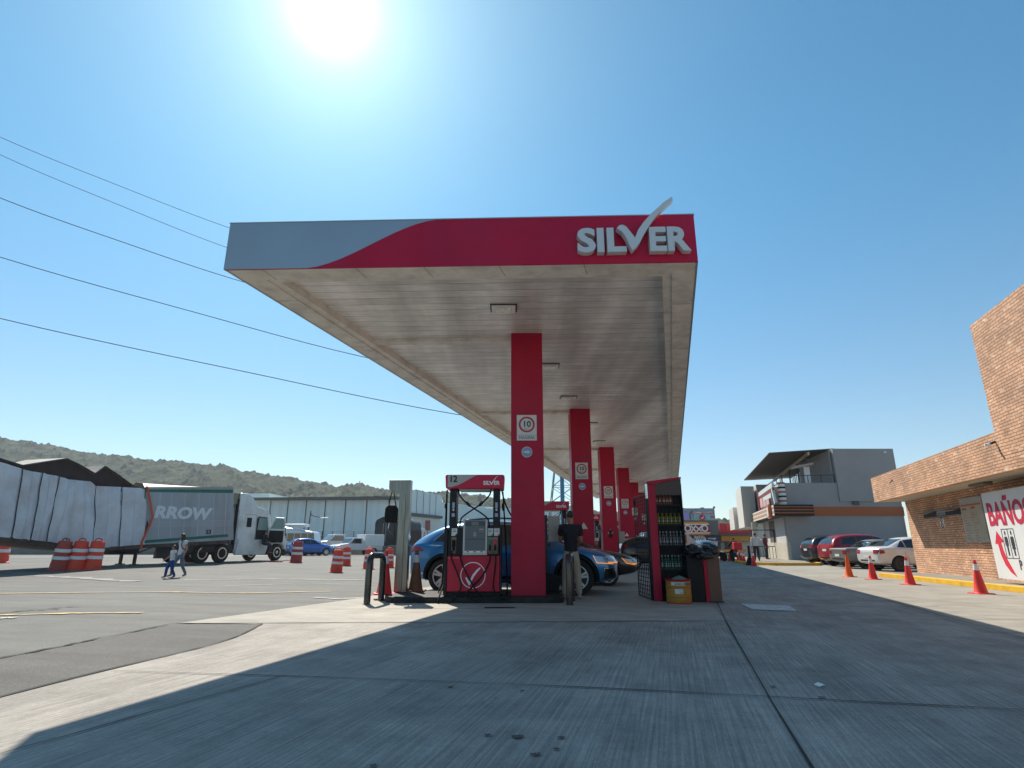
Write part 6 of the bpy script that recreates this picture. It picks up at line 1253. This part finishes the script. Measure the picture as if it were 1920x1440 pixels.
# sidewalk under the building, kerb
sw_=MB(); lb(sw_,xw-1.2,22,2.6,-.0,.0,.13); o=sw_.build('sidewalk',SWK,None); o.matrix_world=Matrix.Translation((W0.x,W0.y,0))@Matrix.Rotation(ang,4,'Z'); o.location=(W0.x,W0.y,0); o.rotation_euler=(0,0,ang); struct(o)
k1=onwall(1648,1082,2.62)
print('kerb',Mi@gp(1648,1082,0),Mi@gp(1920,1113,0),'SG',SG)
kp0=Mi@gp(1648,1082,0); kp1=Mi@gp(1920,1113,0)
kr=MB(); kr.prism([(0,0)]*0 or [(kp0.x,.0),(kp0.x,.14),(kp0.x,.14)],0,0) if False else None
dK=(kp1-kp0); ext_=kp0+dK*3
kr=MB(); wK=Vector((0,-SG*.16,0))
kr.add([kp0,ext_,ext_+wK,kp0+wK]+[p+Vector((0,0,.15)) for p in (kp0,ext_,ext_+wK,kp0+wK)],[(0,1,2,3),(4,5,6,7),(0,1,5,4),(2,3,7,6),(1,2,6,5),(0,3,7,4)])
o=kr.build('kerb',YK,None,.015); o.location=(W0.x,W0.y,0); o.rotation_euler=(0,0,ang); struct(o)
o=bpy.data.objects['sidewalk']; me=o.data; me.clear_geometry(); vs=[kp0+wK,ext_+wK,Vector((22,-SG*.1,0)),Vector((kp0.x,-SG*.1,0))]
me.from_pydata([v+Vector((0,0,z)) for z in (0,.142) for v in vs],[],[(0,1,2,3),(4,5,6,7),(0,1,5,4),(1,2,6,5),(2,3,7,6),(3,0,4,7)])
# ---------------------------------------------------------------- corner restaurant
PLW=mat('grey_plaster',(.34,.32,.315),.85,0,.06,1,dirt=(.34,.32,.32),dscale=.6,damt=.4,bump=.2,bscale=12); PLL=mat('light_plaster',(.50,.50,.50),.8,0,.04,1); OR=mat('orange_band',(.42,.10,.025),.6,0,.04,2); STO=mat('stone_cladding',(.50,.46,.38),.85,0,.3,14,bump=1,bscale=18); CRM=mat('cream_plaster',(.62,.60,.55),.8,0,.04,1)
sh_=thing('restaurant_building','grey two-storey restaurant with orange band and a roof terrace under a dark awning','building')
c0_=gp(1478,1054,0); k_=40.0/c0_.y; c0_=Vector((18.62,40.0,0)); ld=Vector((.27,.963,0)); rt=Vector((1,0,0))
def quad(a,b,z0,z1,name,m,par=sh_,th=.25,nrm=None):
    d_=(b-a).normalized(); n_=nrm or Vector((-d_.y,d_.x,0)); vs=[a,b,b+n_*th,a+n_*th]; return MB().add([v+Vector((0,0,z)) for z in(z0,z1) for v in vs],[(0,3,2,1),(4,5,6,7),(0,1,5,4),(1,2,6,5),(2,3,7,6),(3,0,4,7)]).build(name,m,par)
EX=26.75; far=c0_+ld*11
quad(c0_,Vector((EX,40,0)),0,5.25,'wall',PLW)
quad(c0_+Vector((-.0,.26,0)),far,0,5.25,'wall',PLL,th=.25,nrm=Vector((1,-.27,0)).normalized())
quad(Vector((22.5,39.90,0)),Vector((EX,39.90,0)),3.98,7.62,'upper_wall',PLW,th=5)
quad(Vector((EX,40.3,0)),Vector((EX+2.5,49,0)),0,7.5,'wall',PLW,th=.25)
quad(Vector((20.05,39.93,0)),Vector((EX+.02,39.93,0)),3.02,3.62,'orange_band',OR,th=.06)
# stone base on the left face
nL=Vector((-.963,.27,0)); quad(c0_+nL*.03+Vector((0,-.0,0)),c0_+ld*9+nL*.03,0,1.28,'stone_base',STO,th=.08,nrm=nL)
quad(c0_+Vector((-.1,-.05,0)),c0_+Vector((.12,-.05,0)),0,1.28,'stone_base',STO,th=.05,nrm=Vector((0,1,0)))
quad(c0_+nL*.01,c0_+ld*4.5+nL*.01,1.28,3.0,'wall_panel',mat('tan_plaster',(.30,.27,.24),.85,0,.06,2),th=.03,nrm=nL)
# striped canopy
cn=[Vector((17.55,39.1,0)),Vector((20.2,39.1,0))]
bands=[(2.98,3.14,BLK),(3.14,3.22,OR),(3.22,3.34,BLK),(3.34,3.42,OR),(3.42,3.54,BLK),(3.54,3.60,OR),(3.60,3.74,BLK)]
lc0=Vector((17.55,39.1,0)); lc1=lc0+ld*14.5
cnp=thing('x','','')if False else None
body=MB().add([v+Vector((0,0,z)) for z in (2.99,3.72) for v in (lc0,Vector((20.2,39.1,0)),Vector((20.2,39.9,0)),Vector((18.6,40.0,0)),lc1+Vector((1,0,0)),lc1)],[(0,5,4,3,2,1),(6,7,8,9,10,11)]+[(i,(i+1)%6,(i+1)%6+6,i+6) for i in range(6)]).build('entrance_canopy',BLK,sh_)
for z0,z1,m in bands:
    if m is OR: quad(Vector((17.56,39.08,0)),Vector((20.2,39.08,0)),z0,z1,'canopy_stripe',OR,body,.018)
for i,z0 in enumerate((3.02,3.16,3.30,3.44,3.58)): quad(lc0+nL*.03,lc1+nL*.03,z0,z0+.12,'canopy_stripe',[CRM,mat('pale_orange',(.55,.30,.16),.6)][i%2],body,.02,nrm=-nL)
quad(lc0+ld*1.0+nL*.22,lc0+ld*1.7+nL*.22,2.86,3.78,'canopy_badge',mat('orange_badge',(.60,.17,.07),.5),body,.15,nrm=-nL)
quad(lc0+ld*1.1+nL*.25,lc0+ld*1.6+nL*.25,3.0,3.6,'badge_mark',WHTP,body,.02,nrm=-nL)
# round striped corner column
M=Matrix.Translation((18.55,39.85,0)); mc=MB()
for k in range(5): mc.lathe([(.24,3.76+.30*k),(.24,3.76+.30*k+.18)],16,M,0); 
co_=mc.build('corner_column',WHT,sh_); mc=MB()
for k in range(5): mc.lathe([(.26,3.94+.30*k),(.26,3.94+.30*k+.12)],16,M,k%2)
mc.build('column_ring',[OR,BLK],co_)
# slanted sign frame on the left face above the canopy
sg_=thing('restaurant_sign','white and red slanted sign frame with pink panels above the striped canopy','sign')
s0=lc0+ld*.9+Vector((.25,0,0)); s1=lc0+ld*8.2+Vector((.25,0,0)); up_=lambda p,z: Vector((p.x,p.y,z))
SW=mat('sign_white',(.66,.70,.68),.5); SR=mat('sign_dark_red',(.28,.03,.03),.5); SPK=mat('sign_pink',(.62,.42,.40),.6)
mb=MB(); mb.bar(up_(s0,5.1),up_(s1,5.0),.15,.32); mb.bar(up_(s0,4.45),up_(s1+(s0-s1)*.35,4.5),.12,.28); mb.bar(up_(s0-ld*.3,3.8),up_(s0+ld*.5,5.1),.16,.30); mb.build('white_bars',SW,sg_)
mb=MB(); mb.bar(up_(s0,4.84),up_(s1,4.74),.10,.14); mb.bar(up_(s1,3.8),up_(s1,5.3),.25,.25); mb.bar(up_(s0+ld*2,3.85),up_(s1,3.85),.1,.1); mb.bar(up_(s0+ld*2,3.85),up_(s0+ld*2,4.4),.08,.08); mb.build('red_bars',SR,sg_)
for k in range(3): q0=s1+(s0-s1)*(.05+.22*k); q1=s1+(s0-s1)*(.05+.22*k+.19); quad(q0,q1,3.95,4.65,'pink_panel',SPK,sg_,.05,nrm=nL)
MB().bar(up_(s0+Vector((.1,.2,0)),3.8),up_(s0+Vector((.3,.5,0)),5.0),.5,.04).build('tan_panel',mat('tan_panel',(.50,.36,.24),.6),sg_)
# back part of the building seen on the left, taller pale volume
quad(far+Vector((-.2,0,0)),far+Vector((3.5,0,0)),3.0,6.2,'rear_volume',PLL,th=5,nrm=ld); v_=far
quad(far+Vector((-1.4,.5,0)),far+Vector((-.25,.5,0)),2.6,6.1,'rear_volume',CRM,th=5,nrm=ld); quad(far+ld*6+Vector((-1.9,0,0)),far+ld*6+Vector((-.3,0,0)),2.55,4.6,'rear_annex',CRM,th=5,nrm=ld)
quad(far+Vector((.6,-.03,0)),far+Vector((2.0,-.03,0)),4.4,5.1,'dark_opening',INK,th=.02)
# entrance
quad(c0_+ld*4.6+nL*.0,c0_+ld*7.5+nL*.0,0,2.9,'door_recess',mat('recess_brown',(.12,.09,.08),.7),th=.05,nrm=nL)
MB().add([v+Vector((0,0,z)) for z in (0,2.98) for v in [c0_+ld*10.3+nL*1.0,c0_+ld*10.3+nL*.6,c0_+ld*10.9+nL*.6,c0_+ld*10.9+nL*1.0]],[(0,1,2,3),(4,5,6,7),(0,1,5,4),(1,2,6,5),(2,3,7,6),(3,0,4,7)]).build('pillar',CRM,sh_)
gt_=thing('glass_door','black framed glass gate standing open at the restaurant entrance','door'); p_=c0_+ld*5+nL*.1; q_=p_+nL*1.6-ld*.3
mb=MB(); mb.bar(p_,up_(p_,2.2),.06,.06); mb.bar(q_,up_(q_,2.2),.06,.06); mb.bar(up_(p_,2.2),up_(q_,2.2),.06,.06); mb.bar(up_(p_,.1),up_(q_,.1),.06,.06); mb.bar(up_(p_,1.0),up_(q_,1.0),.05,.05); mb.build('door_frame',BLK,gt_)
mb=MB(); [mb.bar(p_+(q_-p_)*(k/7),up_(p_+(q_-p_)*(k/7),1.0),.025,.025) for k in range(1,7)]; mb.build('door_bars',DGREY,gt_)
# terrace: rail, awning, corrugated wall, beam
mb=MB(); rz0=5.27
mb.bar((18.7,40.1,5.75),(22.45,40.1,5.8),.05,.05)
for k in range(5): mb.bar((18.8+.9*k,40.1,rz0),(18.8+.9*k,40.1,5.8),.04,.04)
for k in range(6): q_=Vector((18.7,40.2,0))+ld*(1.6*k); mb.bar(up_(q_,rz0),up_(q_,5.75),.04,.04)
mb.bar((18.7,40.2,5.72),up_(Vector((18.7,40.2,0))+ld*9,5.7),.05,.05); mb.build('terrace_rail',DGREY,sh_)
aw=[hp(1395,901,47),hp(1442,850,50),hp(1563,843,40.3),hp(1470,900,40.3)]
AWN=mat('dark_awning',(.075,.06,.05),.7,0,.08,2,stretch=(1,8,1))
al,ar_=hp(1395,901,51.5),hp(1442,850.5,40.6); br_=hp(1563,842.5,40.3); bl_=hp(1484,896.5,51.5)
MB().add([al,bl_,br_,ar_]+[p+Vector((0,0,.07)) for p in (al,bl_,br_,ar_)],[(0,1,2,3),(4,5,6,7),(0,1,5,4),(1,2,6,5),(2,3,7,6),(3,0,4,7)]).build('awning',AWN,sh_)
TIM=mat('tan_beam',(.48,.38,.26),.6)
ba,bb_=hp(1451,901,50.5),hp(1516,850,40.4); MB().bar(ba,bb_,.13,.2).build('sloping_beam',TIM,sh_)
mb=MB()
for t in (.25,.48,.7,.93): q_=ba+(bb_-ba)*t; mb.bar((q_.x,q_.y,rz0-.3),(q_.x,q_.y,q_.z),.08,.08)
mb.build('terrace_post',DGREY,sh_)
mb=MB(); k=0
pA_,pB_=bl_.copy(),Vector((22.44,40.1,7.55))
for i in range(44):
    q0=pA_+(pB_-pA_)*(i/44); q1=pA_+(pB_-pA_)*((i+1)/44); o_=nL*(.05 if i%2 else 0); mb.add([(q0+o_).xy.to_3d()+Vector((0,0,rz0-.3)),(q1+o_).xy.to_3d()+Vector((0,0,rz0-.3)),q1+o_,q0+o_],[(0,1,2,3)])
mb.build('corrugated_wall',mat('pale_corrugated',(.50,.45,.38),.6),sh_)
MB().box(20.9,21.3,41.05,41.12,rz0,6.5).build('terrace_door',WHT,sh_); MB().prism([(20.0,6.3),(21.4,6.6),(21.4,6.75),(20.0,6.5)],40.6,41.1).build('door_hood',mat('pinkish_hood',(.40,.30,.27),.7),sh_)
MB().box(23.35,23.75,39.8,39.9,3.75,4.0).build('wall_light',mat('dark_lamp',(.06,.06,.05),.4),sh_,.02)
MB().box(26.0,26.15,39.75,39.9,7.3,7.4).build('security_camera',WHT,sh_)
pj=thing('white_downpipe','pale metal duct running down the right end of the grey restaurant wall','pipe',(EX+.3,39.7,0)); MB().box(-.12,.12,-.1,.1,0,3.9).build('duct',mat('pale_duct',(.52,.58,.62),.4,.3),pj); MB().box(-.14,.14,-.12,.12,1.9,1.95).build('duct_collar',DGREY,pj)
mb=MB(); mb.add([v+Vector((0,0,z)) for z in (0,.14) for v in [Vector((13.6,34.8,0)),Vector((16.6,33.2,0)),Vector((18.6,38.0,0)),c0_,far,far+nL*3.2]],[(0,1,2,3,4,5),(6,7,8,9,10,11)]+[(i,(i+1)%6,(i+1)%6+6,i+6) for i in range(6)]); 
o=mb.build('sidewalk',SWK,None); struct(o)
kc=MB(); pts=[far+nL*3.3,Vector((13.5,34.8,0)),Vector((14.6,33.1,0)),Vector((17.0,33.1,0)),Vector((18.4,36.5,0))]
for a_,b_ in zip(pts,pts[1:]): kc.bar((a_.x,a_.y,.078),(b_.x,b_.y,.078),.17,.156)
struct(kc.build('kerb',YK,None))
# person at the restaurant door
q=gp(1415,1059.5,.0)
J=pose(elR=(-.30,-.12,1.2),wrR=(-.34,-.32,1.3),paR=(-.35,-.38,1.33),anL=(.12,.14,.1),toL=(.14,0,.04))
person('man in a pale shirt and dark trousers standing at the open restaurant door',(17.05,39.8,.14) if False else (15.35,37.4,.14),PI-.4,J,1.0,SKIN,WTEE,mat('dark_trousers',(.03,.03,.04)),SHD,HAIRD,0,1.4)
person('person in a dark maroon top just inside the restaurant door',(17.85,41.8,.14),.8,pose(),1.0,mat('skin_tan',(.3,.15,.1)),mat('maroon_cloth',(.12,.02,.03),.8),mat('dark_trousers',(.03,.03,.04)),SHD,HAIRD,0,1.3)
# ---------------------------------------------------------------- convenience store
YO=62.0
st_=thing('convenience_store','low convenience store with a large red OXXO sign, yellow and red fascia and glass front','shop building')
def ob(u0,u1,v0,v1,y0,y1,name,m,par=st_,bev=0):
    a_,b_=hp(u0,v0,y0),hp(u1,v1,y0); return MB().box(a_.x,b_.x,y0,y1,b_.z,a_.z).build(name,m,par,bev)
GRYS=mat('slate_fascia',(.10,.115,.14),.5); MRN=mat('maroon_sign',(.20,.008,.03),.4); AMBR=mat('amber_band',(.60,.27,.04),.5); REDF=mat('red_fascia',(.42,.02,.035),.5)
ob(1150,1440,990,1043,YO+.3,YO+10,'wall',CRM)
ob(1262,1349,975.5,1003,YO-.6,YO+.29,'sign_tower',GRYS); ob(1349,1410,981,1000,YO-.2,YO+.28,'red_fascia',REDF); ob(1349,1420,1000.5,1004,YO-.3,YO+.28,'slate_band',GRYS); ob(1352,1410,1004.5,1014.5,YO-.2,YO+.28,'amber_band',AMBR)
ob(1150,1262,981,1000,YO-.2,YO+.28,'red_fascia',REDF); ob(1150,1262,1004,1014,YO-.2,YO+.28,'amber_band',AMBR)
for u in (1361,1371,1382,1392): ob(u,u+.5,982,999,YO-.23,YO-.2,'fascia_joint',SR)
lg_=ob(1281,1331,983.5,998.5,YO-.75,YO-.61,'logo_panel',MRN)
a_=hp(1281,979,YO-.8); b_=hp(1331,1003,YO-.8); cx_=(a_.x+b_.x)/2; 
za=lambda v: hp(1300,v,YO-.8).z
ux=lambda u: hp(u,990,YO-.8).x
def opoly(pts,name,m,y0=YO-.79,y1=YO-.755): return MB().prism([(ux(u),za(v)) for u,v in pts],y0,y1).build(name,m,lg_)
opoly([(1281.5,982),(1329.5,982),(1327,978.3),(1284,978.3)],'logo_band',AMBR); opoly([(1281,983.8),(1330,983.8),(1329.7,982),(1281.2,982)],'logo_line',WHTP)
opoly([(1283,999.8),(1331,999.8),(1328,1002.8),(1286,1002.8)],'logo_band',AMBR); opoly([(1282.7,998.2),(1331.3,998.2),(1331,999.8),(1283,999.8)],'logo_line',WHTP)
LW=mat('logo_white',(.72,.72,.74),.4)
mb=MB()
for c_ in (1289.7,1321.5): ring(mb,ux(c_),za(990.5),.22*1.0,.36*1.0,YO-.80,YO-.757,28)
mb.build('logo_letter_o',LW,lg_)
mb=MB(); P2=lambda u,v: (ux(u),YO-.775,za(v))
mb.bar(P2(1296,985),P2(1304.5,997),.04,.13); mb.bar(P2(1305,985),P2(1294.5,999),.045,.13); mb.bar(P2(1304,986),P2(1315.5,996.5),.04,.13); mb.bar(P2(1318,984.3),P2(1305.5,997),.045,.13); mb.bar(P2(1294.5,999),P2(1289,999.6),.045,.12); mb.bar(P2(1318,984.3),P2(1323,984),.045,.12)
mb.build('logo_letter_x',LW,lg_)
bnn=ob(1279,1351,1005,1014,YO-.5,YO-.3,'promotion_banner',mat('navy_banner',(.02,.035,.10),.5))
text('banner_text','3x$20',.30,WHTP,bnn,(ux(1301),YO-.52,za(1009.5)),bold=.05); text('banner_text','-2x$28',.30,WHTP,bnn,(ux(1301),YO-.52,za(1013.7)),bold=.05); text('banner_text','ANDATTI',.14,WHTP,bnn,(ux(1327),YO-.52,za(1011)),bold=.02)
for u0,u1,m in ((1281,1292,GLASS),(1297,1308,REDF),(1309,1321,mat('poster_tan',(.35,.28,.2),.5)),(1327,1335,PLATE),(1338.5,1346.5,PLATE),(1351,1359,mat('poster_blue',(.3,.38,.45),.5)),(1360,1372,GLASS)): ob(u0,u1,1017,1030 if m is not GLASS else 1036,YO+.22,YO+.29,'window',m)
ob(1324,1372,1015.5,1037,YO+.25,YO+.295,'shopfront_glass',GLASS); ob(1337,1400,1030.5,1034.5,YO-8,YO-7.9,'yellow_tape',AMBR)
# billboard behind the store
bl_=thing('billboard','grey wall behind the store with purple and travel advertisements and a red disc','billboard')
YB=78
def bbx(u0,u1,v0,v1,y0,y1,nm,m): a_,b_=hp(u0,v0,y0),hp(u1,v1,y0); return MB().box(a_.x,b_.x,y0,y1,b_.z,a_.z).build(nm,m,bl_)
bbx(1240,1347,953,1035,YB,YB+12,'wall',mat('bluegrey_wall',(.30,.34,.36),.7)); ad1=bbx(1276,1292.5,960,976,YB-.3,YB-.05,'purple_advert',mat('purple_print',(.26,.24,.50),.6)); ad2=bbx(1295.5,1341,959.5,976.5,YB-.3,YB-.05,'travel_advert',mat('teal_print',(.25,.38,.42),.6,0,.3,.8))
bbx(1296,1338,959.6,963.2,YB-.36,YB-.31,'red_header',REDF)
ub=lambda u: hp(u,970,YB-.4).x
zb_=lambda v: hp(1310,v,YB-.4).z
MB().lathe([(.38,0),(.38,.05)],24,Matrix.Translation((ub(1317),YB-.34,zb_(970)))@Matrix.Rotation(R(90),4,'X'),sm=False).build('red_disc',REDF,bl_)
MB().prism([(ub(1314.5),zb_(971)),(ub(1315.5),zb_(970)),(ub(1316.8),zb_(971.7)),(ub(1319.5),zb_(967.5)),(ub(1320),zb_(968)),(ub(1317),zb_(973.2))],YB-.45,YB-.40).build('check_emblem',WHTP,bl_)
bbx(1332,1341,967,971,YB-.34,YB-.31,'sunset_patch',mat('sunset_print',(.35,.15,.12),.6)); bbx(1338,1341,949.5,953,YB,YB+.3,'roof_box',DGREY)
text('header_text','CAMBIA TU RUTA',.22,WHTP,bl_,(ub(1301),YB-.37,zb_(962.5)),bold=.02)
sl_=thing('twin_street_lamp','twin-armed street lamp above the billboard','street lamp',(*hp(1302,1000,75).xy,0)); zt=hp(1302,957,75).z
MB().tube([(0,0,0),(0,0,zt)],[.12,.07],8).build('pole',gal,sl_); MB().tube([(0,0,zt),(-1.2,0,zt+.25)],.04,6).tube([(0,0,zt),(1.2,0,zt+.3)],.04,6).build('arm',gal,sl_); MB().box(-1.5,-1.1,-.1,.1,zt+.2,zt+.3).box(1.1,1.5,-.1,.1,zt+.27,zt+.36).build('lamp_head',DGREY,sl_)
# motorcyclists
def moto(loc,rz,label,plabel,top,hel,box):
    o=thing('motorcycle',label,'motorcycle',loc,rz)
    for x in (-.65,.65): w_=MB().lathe([(.2,-.05),(.29,-.05),(.31,0),(.29,.05),(.2,.05)],20,Matrix.Rotation(R(90),4,'X')).build('wheel',TYRE,o); w_.location=(x,0,.31)
    MB().prism([(-.7,.62),(-.2,.7),(.1,.85),(.4,.85),(.62,.55),(.3,.35),(-.3,.3)],-.13,.13).build('body',BLKP,o,.03); MB().bar((.65,0,.31),(.42,0,1.0),.06,.06).build('fork',CHROME,o); MB().tube([(.40,-.33,1.02),(.44,0,1.0),(.40,.33,1.02)],.018,6).build('handlebar',BLK,o)
    if box: b_=MB().box(-.85,-.35,-.26,.26,.78,1.28).build('delivery_box',mat('red_box',(.62,.02,.02),.5),None,.04); b_.location=loc; b_.rotation_euler=(0,0,rz); tag(b_,'red square delivery box on the back of the motorcycle by the shop kerb','box')
    J=pose(hip=(0,0,.83),waist=(0,-.03,.97),chest=(0,-.07,1.15),chest2=(0,-.1,1.27),neck=(0,-.13,1.36),jaw=(0,-.16,1.42),head=(0,-.17,1.48),crown=(0,-.16,1.54),shL=(.18,-.1,1.27),shR=(-.18,-.1,1.27),elL=(.28,-.28,1.08),wrL=(.3,-.46,1.04),paL=(.3,-.5,1.03),elR=(-.28,-.28,1.08),wrR=(-.3,-.46,1.04),paR=(-.3,-.5,1.03),thL=(.14,-.1,.78),knL=(.24,-.38,.62),anL=(.24,-.2,.24),toL=(.25,-.36,.2),thR=(-.14,-.1,.78),knR=(-.24,-.38,.62),anR=(-.24,-.2,.24),toR=(-.25,-.36,.2))
    person(plabel,loc,rz+PI/2,J,1.0,SKIN,top,mat('dark_trousers',(.03,.03,.04)),SHD,hel,0,1.3)
moto((14.6,42.5,0),2.0,'dark motorcycle waiting behind the far cones','rider in a white and dark jacket on the motorcycle behind the far cones',WTEE,mat('white_helmet',(.6,.6,.62),.2),0)
moto((15.2,40.6,0),1.5,'dark motorcycle with a red delivery box at the back','rider in a dark jacket on the motorcycle with the red delivery box',NAVY,mat('black_helmet',(.02,.02,.02),.2),1)
# scrub by the fence
LEAF=mat('dry_leaf_green',(.09,.11,.045),.8,0,.4,2)
def bush(x,y,w_,h_,label):
    o=thing('shrub',label,'shrub',(x,y,gz(x,y))); mb=MB()
    for i in range(420):
        a=rnd.uniform(0,2*PI); rr=w_*.5*rnd.random()**.5; z=h_*rnd.random()**.7*(1-.5*(rr/(w_*.5))**2); c=Vector((rr*math.cos(a),rr*.6*math.sin(a),z+.1)); s=.12
        u_=Vector((rnd.uniform(-1,1),rnd.uniform(-1,1),rnd.uniform(-1,1))).normalized()*s; v_=u_.cross(Vector((rnd.uniform(-1,1),rnd.uniform(-1,1),rnd.uniform(-1,1)))).normalized()*s; mb.add([c-u_,c+v_*.6,c+u_,c-v_*.6],[(0,1,2,3)])
    mb.build('foliage',LEAF,o,fix=False); mb=MB(); [mb.tube([(0,0,0),(rnd.uniform(-.3,.3)*w_,0,h_*.7)],.03,5) for _ in range(6)]; mb.build('stem',RUST,o)
for i,(u,Y,w_,h_) in enumerate([(612,80,4,2.2),(684,80,5,2.4),(700,76,3,1.6),(636,82,3,1.8)]): bush(hp(u,1000,Y).x,Y,w_,h_,['low olive shrub left of the white delivery truck, by the fence','broad olive shrub just left of the tarpaulin truck','small shrub touching the tarpaulin truck on its left','shrub behind the white delivery truck roof'][i])
# remaining parts of the distance: low pale wall behind the far pumps
fw=thing('far_building','pale low building closing the view behind the far columns','building'); a_=hp(960,1000,90); b_=hp(1290,1000,90)
MB().box(a_.x,b_.x,90,100,0,4.2).build('wall',mat('pale_far_wall',(.45,.48,.48),.7,0,.05,.3),fw); MB().box(a_.x,b_.x,89.8,90,3.6,4.0).build('roof_edge',REDF,fw)
for o in list(bpy.data.objects):
    if o.name.startswith('x') and o.type=='EMPTY': bpy.data.objects.remove(o)
# ---------------------------------------------------------------- haze
hz=MB().box(-1405,1405,-205,1505,-9,140).build('haze',mat('haze_tmp',(1,1,1)),None); hz['kind']='stuff'
HM_=bpy.data.materials.new('thin_haze'); HM_.use_nodes=True; n=HM_.node_tree; n.nodes.remove(n.nodes['Principled BSDF']); pv=n.nodes.new('ShaderNodeVolumePrincipled'); pv.inputs['Color'].default_value=(.86,.94,1,1); pv.inputs['Density'].default_value=.0003; pv.inputs['Anisotropy'].default_value=.2
n.links.new(pv.outputs[0],n.nodes['Material Output'].inputs['Volume']); hz.data.materials.clear(); hz.data.materials.append(HM_)
